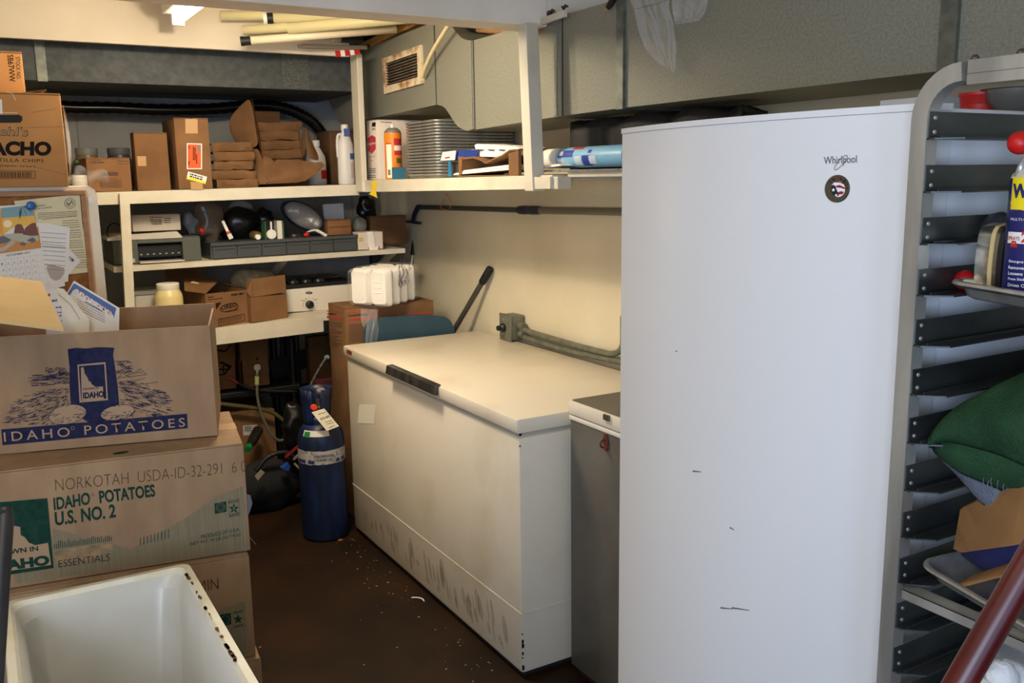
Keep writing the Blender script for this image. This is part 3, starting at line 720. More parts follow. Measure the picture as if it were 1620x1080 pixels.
for px in (1536, 1608):
    q = P(px, 93, X=RX+.015); MB().lathe([(.006, 0), (.006, .004), (.003, .008)], (RX+.018, q.y-.004, zt_+.016), (0, 0, 1), 12).build('bolt', flat(90, 84, 76, .4, metal=.6), t)
SLM = mat('dull_slide_aluminium', rgb(96, 99, 98), .4, metal=.8, col2=rgb(74, 78, 77), scale=18, stretch=(.4, 1, 1), bump=.03)
for k in range(19):
    z = 1.698-.0762*k
    if z < .2: break
    b = MB(); x0, x1 = RX+.003, RX+.63
    # web
    b.box(x0, x1, RY-.0025, RY, z, z+.040)
    # lip with a cut corner, small upturned fold at its root
    b.prism([(x0, RY, z), (x0, RY-.012, z), (x0+.03, RY-.040, z), (x1, RY-.040, z), (x1, RY, z)], (0, 0, .0025))
    b.bar((x0+.01, RY-.016, z+.004), (x1, RY-.016, z+.004), .002, .004)
    sl = b.build('slide', SLM, t)
    for dz in (.011, .031):
        MB().lathe([(.0034, 0), (.0028, .0016), (.001, .0022)], (x0+.012, RY-.0025, z+dz), (0, -1, 0), 10).build('rivet', ALU, sl, smooth='auto')
    if k >= 2:
        b = MB(); b.box(x0, x1, RNY+s, RNY+s+.0025, z, z+.040); b.box(x0, x1, RNY+s, RNY+s+.040, z, z+.0025); b.build('slide', SLM, t)
# front brace below the second pan
za_ = 1.012
MB().box(RX-.004, RX+.022, RNY+s, RY-.012, za_-.006, za_-.002, .001).build('front_brace', ALU, t)
MB().box(RX-.004, RX-.001, RNY+s, RY-.012, za_-.02, za_-.002, .001).build('front_brace', ALU, t)
for x in (RX+s/2, RX+.62+s/2):
    for y in (RNY+s/2, RY+s/2):
        MB().lathe([(.025, 0), (.028, .004), (.028, .016), (.025, .02)], (x, y-.01, .025), (0, 1, 0), 16).build('caster', BLACKR, t, smooth='auto')

def sheet_pan(label, A, B, depth, hgt=.024, group=None):
    """pan whose front rim runs from A (far) to B (near); depth reaches away from the aisle"""
    A, B = Vector(A), Vector(B); v = B-A; W_ = v.length; u = Vector((-v.y, v.x, 0)).normalized()
    if u.x < 0: u = -u
    v.normalize(); n = u.cross(v); n = n if n.z > 0 else -n
    o = A
    t = thing('sheet_pan', label, 'baking tray', tuple(A+u*depth/2+v*W_/2-n*hgt), 0)
    def loop(ins, z, rad, N=6):
        pts = []
        for cx_, cy_, a0 in ((depth-ins-rad, W_-ins-rad, 0), (ins+rad, W_-ins-rad, 90), (ins+rad, ins+rad, 180), (depth-ins-rad, ins+rad, 270)):
            for k in range(N+1):
                an = math.radians(a0+90*k/N); x_, y_ = cx_+rad*math.cos(an), cy_+rad*math.sin(an); pts.append(o+u*x_+v*y_+n*z)
        return pts
    b = MB(); Ls = [loop(.004, -.008, .03), loop(0, -.004, .03), loop(.001, 0, .03), loop(.006, .001, .027), loop(.010, -.002, .026), loop(.019, -hgt+.003, .022), loop(.024, -hgt, .02)]
    R_ = [[b.bm.verts.new(p) for p in lp] for lp in Ls]; m_ = len(R_[0])
    for i in range(len(R_)-1):
        for j in range(m_): b.bm.faces.new([R_[i][j], R_[i][(j+1) % m_], R_[i+1][(j+1) % m_], R_[i+1][j]])
    b.bm.faces.new(R_[-1]); bo = b.build('tray', ALUP, t, smooth='auto')
    bo.modifiers.new('thickness', 'SOLIDIFY').thickness = .0012
    return t
A = P(1491, 442, X=1.235); Bq = P(1640, 466, X=1.213); Bq.y = RNY+.05; Bq = A+(P(1620, 463, X=1.215)-A).normalized()*(A.y-RNY-.045)
sheet_pan('aluminium sheet pan on the rack carrying the blue and yellow spray can', A, Bq, .5)
PZ1 = A.z-.024
A2_ = P(1447, 887, X=1.222); B2_ = A2_+(P(1620, 988, X=1.2)-A2_).normalized()*(A2_.y-RNY-.045)
sheet_pan('aluminium sheet pan on the rack carrying torn cardboard, below the towels', A2_, B2_, .5)
PZ2 = A2_.z-.024
sheet_pan('aluminium sheet pan mostly covered by the green towel on the rack', (1.262, .838, 1.241+.025), (1.262, .42, 1.241+.025), .45)
PZ3 = 1.241
sheet_pan('aluminium sheet pan under the bag of white cotton at the bottom right', (1.24, .838, .708+.025), (1.24, .42, .708+.025), .5)

# --- spray can (blue and yellow)
cx_, cy_ = 1.302, .752; r_ = .033; zb_ = PZ1-.001; zt_ = P(1600, 282, X=cx_-.02).z
t = thing('spray_can', 'blue and yellow spray lubricant can with red straw cap at the right edge', 'spray can', (cx_, cy_, zb_))
NAVYC = flat(34, 36, 96, .3); YEL = flat(238, 214, 30, .35)
def can_h(y): return P(1600, y, X=cx_-.025).z
bd = MB().lathe([(r_*.94, 0), (r_, .004), (r_, zt_-zb_-.004), (r_*.96, zt_-zb_)], (cx_, cy_, zb_), n=48).build('can_body', NAVYC, t, smooth='auto')
MB().lathe([(r_*.97, 0), (r_*.9, .006), (r_*.5, .018), (.012, .022)], (cx_, cy_, zt_), n=32).build('shoulder', flat(206, 198, 176, .4), t, smooth='auto')
MB().lathe([(.009, 0), (.009, .02)], (cx_, cy_, zt_+.02), n=16).build('valve', flat(200, 196, 186, .35), t, smooth='auto')
b = MB(); qk = P(1614, 226, X=cx_-.012); b.ball((qk.x, qk.y, P(1613, 226, X=cx_-.012).z), .0172, (1, 1, .95), 20); b.build('red_cap', mat('red_cap_plastic', rgb(200, 26, 26), .4), t, smooth=True)
MB().tube([(cx_, cy_, zt_+.034), (qk.x, qk.y, qk.z-.004)], .006, 10).build('cap_arm', RED, t, smooth=True)
MB().tube([(cx_-.024, cy_+.014, zt_+.002), (cx_-.018, cy_+.008, zt_+.028)], .0045, 10).build('straw_hinge', flat(190, 190, 190, .3, metal=.5), t, smooth=True)
AV = math.atan2(-cy_, -cx_)  # direction towards the camera
def cyl_pt(u_, z, rr=0):  # u_ metres along the wrap, right of the line of sight is positive
    a = AV-(-u_)/r_
    return Vector((cx_+(r_+rr)*math.cos(a), cy_+(r_+rr)*math.sin(a), z))
def cyl_patch(par, name, m, u0, u1, zlo, zhi, rr=.0004, n=24, curve=0):
    b = MB(); b.grid(lambda i, j: cyl_pt(u0+(u1-u0)*i, (zlo-curve*(1-(2*i-1)**2))*(1-j)+zhi*j, rr), n, 1); return b.build(name, m, par, smooth=True)
def cyl_letters(par, s, m, u0, u1, zlo, zhi, rr=.0008, bold=0, R=None, C=None, av=None):
    o = lettering(par, s, m, (0, 0, 0), (1, 0, 0), (0, 1, 0), bold=bold, eps=0)
    me = o.data; inv = INV[par.name]; R = R or r_; C = C or (cx_, cy_); av = AV if av is None else av
    for v in me.vertices:
        w_ = inv.inverted() @ v.co; uu = u0+(u1-u0)*w_.x; zz = zlo+(zhi-zlo)*w_.y; a = av+uu/R
        v.co = inv @ Vector((C[0]+(R+rr)*math.cos(a), C[1]+(R+rr)*math.sin(a), zz))
    return o
# positive u runs counter-clockwise seen from above = to the right seen from the camera
def sgn_patch(name, m, u0, u1, ylo, yhi, rr, curve=0): return cyl_patch(bd, name, m, u0, u1, can_h(ylo), can_h(yhi), rr, 24, curve)
sgn_patch('yellow_field', YEL, -.034, .05, 341, 281, .0004)
sgn_patch('blue_band', NAVYC, -.034, .05, 341, 331, .0008)
b = MB(); b.grid(lambda i, j: cyl_pt(-.034+.084*i, can_h(318)*(1-j)+j*(can_h(318)-.0135*(1-abs(2*i-.85)**2.2)), .0009), 24, 1); b.build('yellow_curve', YEL, bd, smooth=True)
cyl_letters(bd, 'WD-40', NAVYC, -.031, .034, can_h(313), can_h(290), .0013, .05)
sgn_patch('white_band', flat(230, 226, 220, .4), -.034, .045, 384, 366, .0006)
cyl_letters(bd, 'SPRAYS', flat(170, 40, 34), -.033, -.014, can_h(379), can_h(373), .001, .02)
cyl_letters(bd, '2', flat(190, 30, 28), -.012, -.001, can_h(382), can_h(364), .001, .05)
cyl_letters(bd, 'WAYS', flat(170, 40, 34), .001, .02, can_h(379), can_h(373), .001, .02)
b = MB()
for u0 in (-.028, -.004): b.face([cyl_pt(u0, can_h(390), .0007), cyl_pt(u0+.012, can_h(390), .0007), cyl_pt(u0+.009, can_h(380), .0009), cyl_pt(u0+.003, can_h(380), .0009)])
b.build('red_nozzle_print', flat(188, 40, 32, .4), bd, fix=False)
WHT = flat(232, 230, 228, .5)
for i, s_ in enumerate(('Stops Squeaks', 'Removes & Protects', 'Loosens Rusted Parts', 'Frees Sticky Mechanisms', 'Drives Out Moisture')):
    y_ = 413+i*9.2; cyl_letters(bd, s_, WHT, -.028+.0005*i, .028, can_h(y_+2.2), can_h(y_-3), .0008, .012)
cyl_letters(bd, 'MULTI-USE PRODUCT', WHT, -.03, .03, can_h(348), can_h(344), .0012, .0)
# --- chrome cased tape measure, black bag, red ball
tx, ty = 1.325, .83
o0 = P(1541, 438, X=1.285); o1 = P(1586, 440, X=1.285)
t = thing('tape_measure', 'chrome and yellow tape measure standing beside the spray can', 'tape measure', (o0.x+.03, (o0.y+o1.y)/2, PZ1))
hgt = P(1560, 358, X=1.29).z-PZ1
y0, y1 = o1.y+.003, o0.y
CHR = mat('worn_chrome', rgb(186, 180, 168), .22, metal=.9, col2=rgb(140, 134, 120), scale=60)
def tm(ya, yb, m, nm, ex=0):
    pr = smoothpath([(0, 0, .0), (-.003, 0, hgt*.4), (0, 0, hgt*.8), (.006, 0, hgt*.95), (.018, 0, hgt), (.06, 0, hgt), (.07, 0, hgt*.6), (.07, 0, 0)], 4)
    return MB().prism([(1.287+p.x-ex, ya, PZ1+.0015+p.z+ex*.5*(p.z > hgt*.8)) for p in pr], (0, yb-ya, 0)).build(nm, m, t, smooth='auto')
tm(y0+.008, y1, CHR, 'case'); tm(y0+.014, y0+.02, flat(200, 176, 120, .4), 'tape_strip', .0012); tm(y0-.0, y0+.008, BLACKP, 'side_plate')
b = MB(); b.lathe([(.022, 0), (.022, .001)], (1.322, y0, PZ1+hgt*.5), (0, -1, 0), 24); b.build('yellow_label', flat(206, 196, 40, .4), t)
q = P(1528, 436, X=1.30)
bb = MB(); bb.ball((1.30, q.y, PZ1+.018), .0165, (1, 1.05, .95), 20)
tag(bb.build('red_ball', mat('shiny_red_plastic', rgb(170, 24, 26), .25), None, smooth=True), 'shiny red round knob lying on the pan left of the tape measure', 'knob')
bb = MB(); qk = P(1582, 352, X=1.385); bb.ball((qk.x, qk.y, qk.z-.03), .042, (.8, .8, 1.0), 20, noise=.5, seed=3)
tag(bb.build('black_bag', mat('black_bag_plastic', rgb(58, 58, 62), .25), None, smooth=True), 'crumpled black plastic bag behind the tape measure', 'bag')

# --- towels
def towel(name, label, m, fn, nu=40, nv=30, th=.007):
    b = MB(); b.grid(fn, nu, nv); o = b.build(name, m, None, smooth=True); o.modifiers.new('thickness', 'SOLIDIFY').thickness = th; o.modifiers['thickness'].offset = -1
    return tag(o, label, 'towel')
from mathutils import noise as NZ
TOWG = mat('green_terry', rgb(46, 78, 52), .95, col2=rgb(36, 62, 42), scale=14, bump=.8, bscale=260, spec=.1)
TOWB = mat('blue_grey_terry', rgb(112, 118, 134), .95, col2=rgb(92, 98, 116), scale=14, bump=.8, bscale=260, spec=.1)
def towel_fold(x0, ys, zf, zdrop, bulge, seed, depth=.42):
    """cloth lying on the pan and hanging over its front edge; i runs from the back to the hanging hem, j along the rack"""
    def fn(i, j):
        y = ys[0]+(ys[1]-ys[0])*j; top = zf(j); drop = zdrop(j)
        if i < .6:
            x = x0+.02+depth*(1-i/.6); z = top+.006*math.sin(9*j+i*8)
            z -= .02*max(0, (i-.45)/.15)**2
        else:
            q = (i-.6)/.4; x = x0+.02-bulge*math.sin(q*math.pi*.9)-.012*q; z = top-.02-drop*q
        nz = NZ.noise(Vector((i*4+seed, j*5, seed)))
        return Vector((x+.010*nz*(i > .5), y+.006*nz, z+.008*nz))
    return fn
# left edge of the pile follows the photo outline (1482,650) .. (1490,690)
yl = P(1484, 650, X=1.245).y
towel('green_towel', 'folded green terry towel hanging over a pan on the rack', TOWG,
      towel_fold(1.245, (yl, .45), lambda j: P(1490+130*min(j*2.6, 1), 648-74*min(j*2.6, 1)**.6, X=1.245).z, lambda j: .045+.075*min(j*2.6, 1), .034, 1.3))
towel('green_towel_layer', 'lower layer of green towel peeking out beneath the folded one', TOWG,
      towel_fold(1.252, (yl+.004, .445), lambda j: P(1500, 655, X=1.262).z+.05*min(j*2.2, 1), lambda j: .045+.085*min(j*2.6, 1), .026, 5.1, .3))
towel('blue_grey_towel', 'frayed blue grey towel hanging below the green towel', TOWB,
      towel_fold(1.262, (yl-.002, .44), lambda j: PZ3+.034, lambda j: .055+.062*min(j*2.4, 1)+.016*math.sin(j*9)**2, .020, 8.7, .3))
b = MB()
for k in range(7):
    q = P(1556+k*9, 752+6*math.sin(k*2), X=1.25); b.tube(smoothpath([q, q+Vector((-.004, random.uniform(-.004, .004), -.012)), q+Vector((.001, random.uniform(-.012, .012), -.026))], 4), .0006, 5)
tag(b.build('loose_thread', TOWB, None), 'loose frayed threads dangling from the blue grey towel hem', 'thread')['kind'] = 'stuff'
# --- torn cardboard, navy cloth on the lower pan
pts = [P(x, y, X=xx) for x, y, xx in ((1508, 868, 1.27), (1519, 806, 1.29), (1620, 757, 1.24), (1660, 740, 1.23), (1660, 852, 1.2), (1600, 863, 1.22), (1521, 874, 1.26))]
b = MB(); b.prism(pts, (.004, 0, .003)); tag(b.build('cardboard_piece', mat('tan_fibreboard', rgb(140, 103, 62), .85, col2=rgb(126, 91, 54), scale=14), None), 'tan cardboard piece with clipped corners standing on the lower pan', 'cardboard')
pts = [P(x, y, X=xx) for x, y, xx in ((1515, 928, 1.225), (1540, 913, 1.25), (1640, 880, 1.25), (1640, 905, 1.2), (1575, 915, 1.215), (1530, 927, 1.22))]
b = MB(); b.prism(pts, (0, 0, .004)); tag(b.build('cardboard_piece', mat('tan_fibreboard', None), None), 'narrow pointed cardboard strip resting over the lower pan rim', 'cardboard')
q = P(1545, 890, X=1.33)
bb = MB(); bb.ball((1.345, q.y-.07, PZ2+.05), .07, (.9, 1.5, .68), 24, noise=.25, seed=5)
tag(bb.build('navy_cloth', mat('navy_cloth', rgb(36, 36, 78), .9, bump=.4, bscale=120), None, smooth=True), 'bundled navy blue cloth behind the cardboard on the lower pan', 'cloth')
pts = [P(x, y, X=1.30) for x, y in ((1556, 872), (1600, 862), (1610, 880), (1590, 895), (1570, 893))]
b = MB(); b.prism(pts, (.004, 0, 0)); tag(b.build('cardboard_piece', mat('tan_fibreboard', None), None), 'small curved brown cardboard scrap against the navy cloth', 'cardboard')
# --- bag of white cotton balls
t = thing('cotton_bag', 'clear plastic bag full of white cotton at the bottom right corner', 'bag', (1.34, .62, PZ3))
t.location.z = .711; INV[t.name] = Matrix.Translation(-t.location)
b = MB()
rq = random.Random(5)
for k in range(64):
    b.ball((1.31+rq.uniform(-.075, .075), .62+rq.uniform(-.14, .14), .745+rq.uniform(0, .175)), rq.uniform(.02, .03), (1, 1, .9), 10, noise=.3, seed=k)
cb = b.build('cotton', mat('white_cotton', rgb(226, 226, 226), .95, bump=.6, bscale=140), t, smooth=True); cb['kind'] = 'stuff'
bb = MB(); bb.ball((1.315, .62, .85), .122, (.86, 1.42, 1.1), 36, noise=.3, seed=9)
bb.build('plastic_film', FILM, t, smooth=True)
bar = MB(); pl_ = plX(1.222)
q = [P(x, y, X=1.221) for x, y in ((1541, 1058), (1560, 1048), (1570, 1030), (1548, 1042))]
bar.face(q); lb = bar.build('paper_label', PAPER, t, fix=False)
lines_px(lb, 'barcode', BLACKINK, plX(1.221), [[(1544+i*3.2, 1046-i*2+8), (1549+i*3, 1040-i*2.2)] for i in range(7)], .0012, eps=.0006)
# --- dark red pole leaning in front of the rack
A = P(1519, 1080, Y=.45); Bp = P(1634, 880, Y=.43); d = Bp-A
lo = A-d*(A.z/d.z)*.985; hi = Bp+d*1.6
b = MB(); b.tube([lo, A, Bp, hi], .0135, 20)
t = thing('broom_handle', 'dark red round pole leaning across the rack at the lower right', 'pole', tuple(lo))
b.build('handle', mat('dark_red_gloss_paint', rgb(74, 12, 14), .34, col2=rgb(62, 11, 13), scale=12), t, smooth='auto')
MB().tube([lo-d.normalized()*.005, lo+d.normalized()*.03], .016, 16).build('rubber_tip', BLACKR, t, smooth='auto')
# --- things on top of the upright freezer
zf = fz
q0, q1 = P(1474, 165, Y=1.25), P(1551, 165, Y=1.25)
t = thing('white_box', 'white carton lying on top of the tall freezer behind the rack', 'box', ((q0.x+q1.x)/2, 1.32, zf))
MB().box(q0.x, q1.x, 1.25, 1.38, zf, P(1510, 153, Y=1.25).z, .003).build('body', flat(206, 208, 212, .6), t)
MB().box(q0.x, q0.x+.05, 1.2, 1.25, zf, P(1480, 163, Y=1.22).z, .003).build('end_flap', flat(196, 198, 204, .6), t)
q = P(1549, 172, Y=1.08); r__ = (P(1567, 172, Y=1.08)-P(1531, 172, Y=1.08)).length/2
t = thing('red_cup', 'glossy red plastic cup on top of the tall freezer', 'cup', (q.x, 1.08, zf))
MB().lathe([(r__*.86, 0), (r__, .034), (r__*1.04, .036), (r__*1.04, .041), (r__*.95, .041), (r__*.93, .004)], (q.x, 1.08, zf), n=32).build('cup_body', RED, t, smooth='auto')
q = P(1612, 178, Y=1.0); t = thing('steel_bowl', 'grey metal bowl on top of the tall freezer beside the red cup', 'bowl', (q.x+.01, 1.02, zf))
MB().lathe([(.03, 0), (.05, .02), (.056, .042), (.06, .044), (.054, .042), (.048, .02), (.02, .004)], (q.x+.02, 1.02, zf), n=32).build('bowl_body', flat(120, 122, 120, .3, metal=.7), t, smooth='auto')
# ================================================================ white cabinet with the cork board, things on and before it
YB = 3.10
zc0 = P(75, 295.5, Y=YB).z; xr0 = P(157, 400, Y=YB).x
t = thing('white_cabinet', 'white enamelled cabinet with rounded corners carrying the cork board at left', 'cabinet', (0, YB+.3, 0))
xr0 = P(151, 305, Y=YB).x+.004
b = MB()
pr = [(-.45, 0.03), (xr0+.004, 0.03), (xr0, zc0-.028), (xr0-.006, zc0-.010), (xr0-.022, zc0), (-.45, zc0)]
b.prism([(x, YB, z) for x, z in pr], (0, .6, 0)); b.build('body', mat('cream_enamel', rgb(228, 217, 190), .35, col2=rgb(218, 206, 178), scale=5), t)
MB().box(-.43, xr0-.02, YB+.03, YB+.57, 0, .032).build('plinth', DARKG, t)
pb = plY(YB)
# oval hook plate
h_ = MB()
for c_ in (circ(143.5, 315, 4.4, 7.2, 24),):
    o_ = [onpl(x, y, pb, .001) for x, y in c_]; h_.prism(o_, (0, -.004, 0))
hp_ = h_.build('oval_catch', flat(226, 220, 204, .4), t)
lines_px(hp_, 'slot_outline', flat(140, 134, 120), plY(YB-.0042), [circ(143.5, 314.5, 2.6, 5, 18)+[(146.1, 314.5)], circ(143.5, 315, 4.3, 7.1, 24)+[(147.8, 315)]], .0014)
# cork board
WOODF = mat('oak_frame', rgb(166, 120, 76), .5, col2=rgb(146, 102, 62), scale=12, stretch=(1, 1, 8))
CORK = mat('cork', rgb(156, 100, 52), .9, col2=rgb(126, 78, 40), scale=70)
t = thing('cork_board', 'wood framed cork board hung on the white cabinet behind the cartons', 'notice board', (0, YB, 1.2))
fo = [P(135, 299, Y=YB-.02), P(148, 500, Y=YB-.02)]
x1 = fo[0].x; zt_ = P(60, 302, Y=YB-.02).z
xi = P(127.5, 310, Y=YB-.02).x; zi = P(60, 310, Y=YB-.02).z
fx1 = P(140, 430, Y=YB-.02).x
MB().box(-.4, xi, YB-.008, YB, .98, zi).build('cork_panel', CORK, t)
MB().box(-.4, x1, YB-.02, YB, zi, zt_, .002).build('frame_rail', WOODF, t)
MB().box(xi, x1, YB-.02, YB, .95, zi, .002).build('frame_rail', WOODF, t)
MB().box(-.4, xi, YB-.02, YB, .95, .98, .002).build('frame_rail', WOODF, t)
def sheet(name, label, cat, poly, y, m, curl=.004):
    """sheet of paper pinned to the board: outline in photo pixels, corner lifted a little off the board"""
    b = MB(); pl = plY(y); pts = [onpl(x, yy, pl) for x, yy in poly]
    c = sum((Vector(p) for p in pts), Vector())/len(pts)
    ring = []
    n = len(pts)
    for i in range(n):
        for k in range(5): ring.append(pts[i].lerp(pts[(i+1) % n], k/5))
    b.prism([p+Vector((0, -.0006, 0)) for p in ring], (0, .0006, 0))
    t = tag(b.build(name, m, None), label, cat); return t, plY(y-.0006)
s_, pl = sheet('notice', 'aged certificate sheet with a round state seal pinned at right of the cork board', 'paper', [(22, 318), (126, 307), (130, 352), (143, 429), (143, 430), (108, 434), (60, 434)], YB-.0105, CREAMP)
lines_px(s_, 'state_seal', BLACKINK, pl, [circ(110.5, 321.5, 8.5, 8, 30)+[(119, 321.5)], circ(110.5, 321.5, 5.6, 5.4, 24)+[(116.1, 321.5)], [(106, 320), (110, 325), (113, 319), (116, 323)], [(107, 325), (114, 317)], [(105, 322), (112, 322)]], .0012)
letpx(s_, 'COMPLIANCE', BLACKINK, pl, (48, 328.5), (71, 325.5), (48, 326)); letpx(s_, 'STATE OF ILLINOIS', BLACKINK, pl, (44, 333), (82, 328.5), (44, 330.5))
for i in range(4): scribble(s_, flat(120, 108, 84), pl, 60, 122, 338+i*2.6, 1.1, -.055)
letpx(s_, 'THE RIGHTS OF THE PUBLIC ARE POSTED', BLACKINK, pl, (66, 348.5), (121, 342), (66, 347))
for i in range(20): scribble(s_, flat(128, 116, 90), pl, 98+i*.2, 124+i*.75, 350+i*3.6+(i//4)*1.6, 1.1, -.06)
s_, pl = sheet('notice', 'white envelope with black numbers tucked behind the stained receipt', 'paper', [(106, 404), (109, 393), (128, 413), (109, 434), (104, 434)], YB-.0125, PAPER)
letpx(s_, 'KEY ITEM', BLACKINK, pl, (105, 407.5), (115, 414.5), (107.5, 403.5), bold=.04)
s_, pl = sheet('receipt', 'long stained white receipt hanging in the middle of the cork board', 'paper', [(56, 352), (76, 353), (111, 360), (108, 445), (102, 446), (101, 434), (103, 452), (72, 460), (62, 400)], YB-.0145, PAPER)
for i in range(9): scribble(s_, flat(150, 146, 146), pl, 64+i*.9, 104-i*.1, 368+i*7.2, 1.2, .07)
lines_px(s_, 'ruled_line', flat(110, 106, 106), pl, [[(63, 385), (103, 389)], [(67, 390), (105, 393)], [(71, 418), (102, 424)]], .0012)
STAIN = mat('brown_stain', rgb(126, 88, 44), .8, alpha=.32)
decal(s_, 'stain', STAIN, pl, [[(74, 420), (84, 419), (101, 424), (102, 432), (96, 441), (88, 444), (80, 440), (75, 430)]], eps=.0007)
s_, pl = sheet('wall_calendar', 'calendar page with a beach picture above a november grid', 'calendar', [(-6, 326), (49, 322.5), (58, 352), (66, 400), (79, 459), (60, 461), (-6, 470)], YB-.0165, PAPER)
SUN = lambda r, g, bb: flat(r, g, bb, .5)
decal(s_, 'picture_sky', SUN(120, 156, 160), pl, [[(1.5, 329), (50, 324), (56, 350), (3, 353)]], eps=.0006)
decal(s_, 'picture_glow', SUN(232, 176, 64), pl, [[(2.5, 345), (54, 341), (58, 356), (20, 360), (4, 372)]], eps=.0008)
decal(s_, 'picture_sun', SUN(250, 226, 170), pl, [circ(12, 354, 7, 6, 18)], eps=.001)
decal(s_, 'picture_beach', SUN(196, 130, 52), pl, [[(4, 372), (36, 366), (60, 358), (65, 392), (-6, 402), (-6, 374)]], eps=.0008)
decal(s_, 'picture_surf', SUN(178, 172, 150), pl, [[(4, 371), (36, 367), (60, 372), (62, 380), (40, 384), (20, 380), (6, 376)], [(-6, 396), (10, 388), (20, 378), (24, 384), (8, 396), (-6, 400)]], eps=.001)
decal(s_, 'picture_rock', SUN(112, 62, 40), pl, [[(22, 369), (24, 357), (28, 354), (34, 355), (38, 362), (38, 369)], [(36, 371), (40, 360), (50, 353), (56, 352), (61, 372), (50, 373)]], eps=.0012)
decal(s_, 'picture_stone', SUN(92, 92, 96), pl, [[(-6, 377), (6, 373), (18, 379), (10, 384), (-6, 386)], [(30, 386), (36, 382), (42, 386), (38, 389)], [(42, 380), (52, 375), (57, 380), (52, 384)]], eps=.0013)
decal(s_, 'palm_frond', SUN(60, 70, 40), pl, [[(34, 326), (30, 336), (31, 347), (34, 338)], [(34, 326), (40, 334), (42, 342), (38, 332)], [(34, 326), (46, 330), (50, 336), (42, 330)], [(36, 325), (50, 325), (51, 329), (42, 328)]], eps=.0014)
decal(s_, 'orange_tag', SUN(226, 150, 40), pl, [[(-6, 328), (1, 330), (5, 371), (-6, 373)]], eps=.0012)
letpx(s_, 'NOVEMBER 2021', BLACKINK, pl, (10.5, 406), (47.5, 400.5), (10.5, 402.5), bold=-.005)
lines_px(s_, 'calendar_grid', flat(178, 172, 164), pl, [[(-6, 412+i*9.4), (66+i*2.2, 402.5+i*9.4)] for i in range(6)]+[[(8+i*9.7, 408-i*1.2), (14+i*10.6, 462)] for i in range(6)], .0006)
for r in range(5):
    for c_ in range(6):
        n_ = r*7+c_+1
        if n_ <= 30: x = 2+c_*9.8+r*2; y = 419+r*9.4-c_*1.3; letpx(s_, str(n_), flat(90, 86, 84), pl, (x, y), (x+2.4, y-.3), (x, y-2.6))
q = P(48.5, 325, Y=YB-.018)
t = thing('push_pin', 'round blue push pin holding the calendar', 'pin', tuple(q))
BLUEP = flat(30, 92, 160, .3)
MB().lathe([(.004, 0), (.006, -.006), (.011, -.009), (.0125, -.013), (.009, -.017), (.001, -.018)], q, (0, 1, 0), 20).build('pin_head', BLUEP, t, smooth='auto')
MB().lathe([(.001, 0), (.001, .012)], q, (0, 1, 0), 8).build('pin_shaft', ALU, t)
# papers standing in and behind the open potato carton
def leaf(name, label, cat, pts, m):
    b = MB(); P_ = [P(x, y, Y=yy) for x, y, yy in pts]
    k3 = (0, len(pts)//2, len(pts)-1); pl_ = pl3(*[P_[i] for i in k3]); P_ = [onpl(x, y, pl_) for x, y, yy in pts]
    n = (P_[1]-P_[0]).cross(P_[2]-P_[0]).normalized()
    if n.dot(CAM-P_[0]) < 0: n = -n
    b.prism(P_, -n*.0015); return tag(b.build(name, m, None), label, cat), (P_[0], n)
s_, pl = leaf('booklet', 'blue bordered brochure with a strip of small portraits leaning out of the open carton', 'booklet', [(104, 466, 2.52), (117, 444, 2.52), (189, 487, 2.50), (186, 650, 2.44), (120, 650, 2.44)], PAPER)
BLUEB = flat(70, 96, 150, .45)
decal(s_, 'blue_border', BLUEB, pl, [[(106, 466), (117, 447.5), (184, 487.5), (180, 503), (179, 498), (123, 462), (116, 458.5), (110.5, 467)]], eps=.0006)
sk = [(200, 150, 120), (110, 70, 50), (220, 180, 160), (190, 130, 100), (150, 90, 60), (214, 150, 110)]
for i in range(6):
    x, y = 126.5+i*8.6, 461+i*5.6
    decal(s_, 'portrait', flat(222, 206, 196, .5), pl, [[(x, y), (x+7.4, y+4.8), (x+5.6, y+11), (x-1.6, y+6.6)]], eps=.0009)
    decal(s_, 'portrait_face', flat(*sk[i], .5), pl, [circ(x+3, y+5.4, 2, 2.6, 10)], eps=.0012)
letpx(s_, 'FAMILY', flat(238, 234, 232, .5), pl, (126, 468), (170, 497), (128.5, 461.5), eps=.0014, bold=-.02)
decal(s_, 'round_logo', flat(214, 200, 206, .5), pl, [circ(121, 461, 4.2, 3.8, 18, rot=.5)], eps=.001)
for i in range(5): scribble(s_, flat(130, 122, 128), pl, 122+i*1, 166, 474+i*4.2, 1.2, .5)
scribble(s_, flat(60, 54, 60), pl, 135, 162, 478, 1.8, .56)
s_, pl = leaf('envelope', 'cream opened envelope leaning out of the carton in front of the brochure', 'envelope', [(86, 462, 2.46), (90, 455, 2.46), (101, 457, 2.46), (141, 505, 2.46), (141, 640, 2.46), (106, 640, 2.46), (97, 485, 2.46)], flat(234, 226, 204, .7))
lines_px(s_, 'fold_line', flat(180, 168, 140), pl, [[(92, 465), (112, 482), (126, 505)]], .002)
s_, pl = leaf('flyer', 'white flyer with red dot and black print behind the cream envelope', 'paper', [(70, 456, 2.54), (92, 456, 2.54), (118, 640, 2.47), (78, 640, 2.47)], flat(214, 206, 206, .7))
decal(s_, 'red_dot', RED, pl, [circ(77.5, 466.5, 2, 2.4, 12)], eps=.0008)
letpx(s_, 'SALE', BLACKINK, pl, (82, 477.5), (90.5, 476.5), (81.5, 474), bold=.05)
for i in range(4): scribble(s_, BLACKINK, pl, 88+i*3, 97+i*4, 487+i*8+(i > 1)*-3, 1.6, -.05)

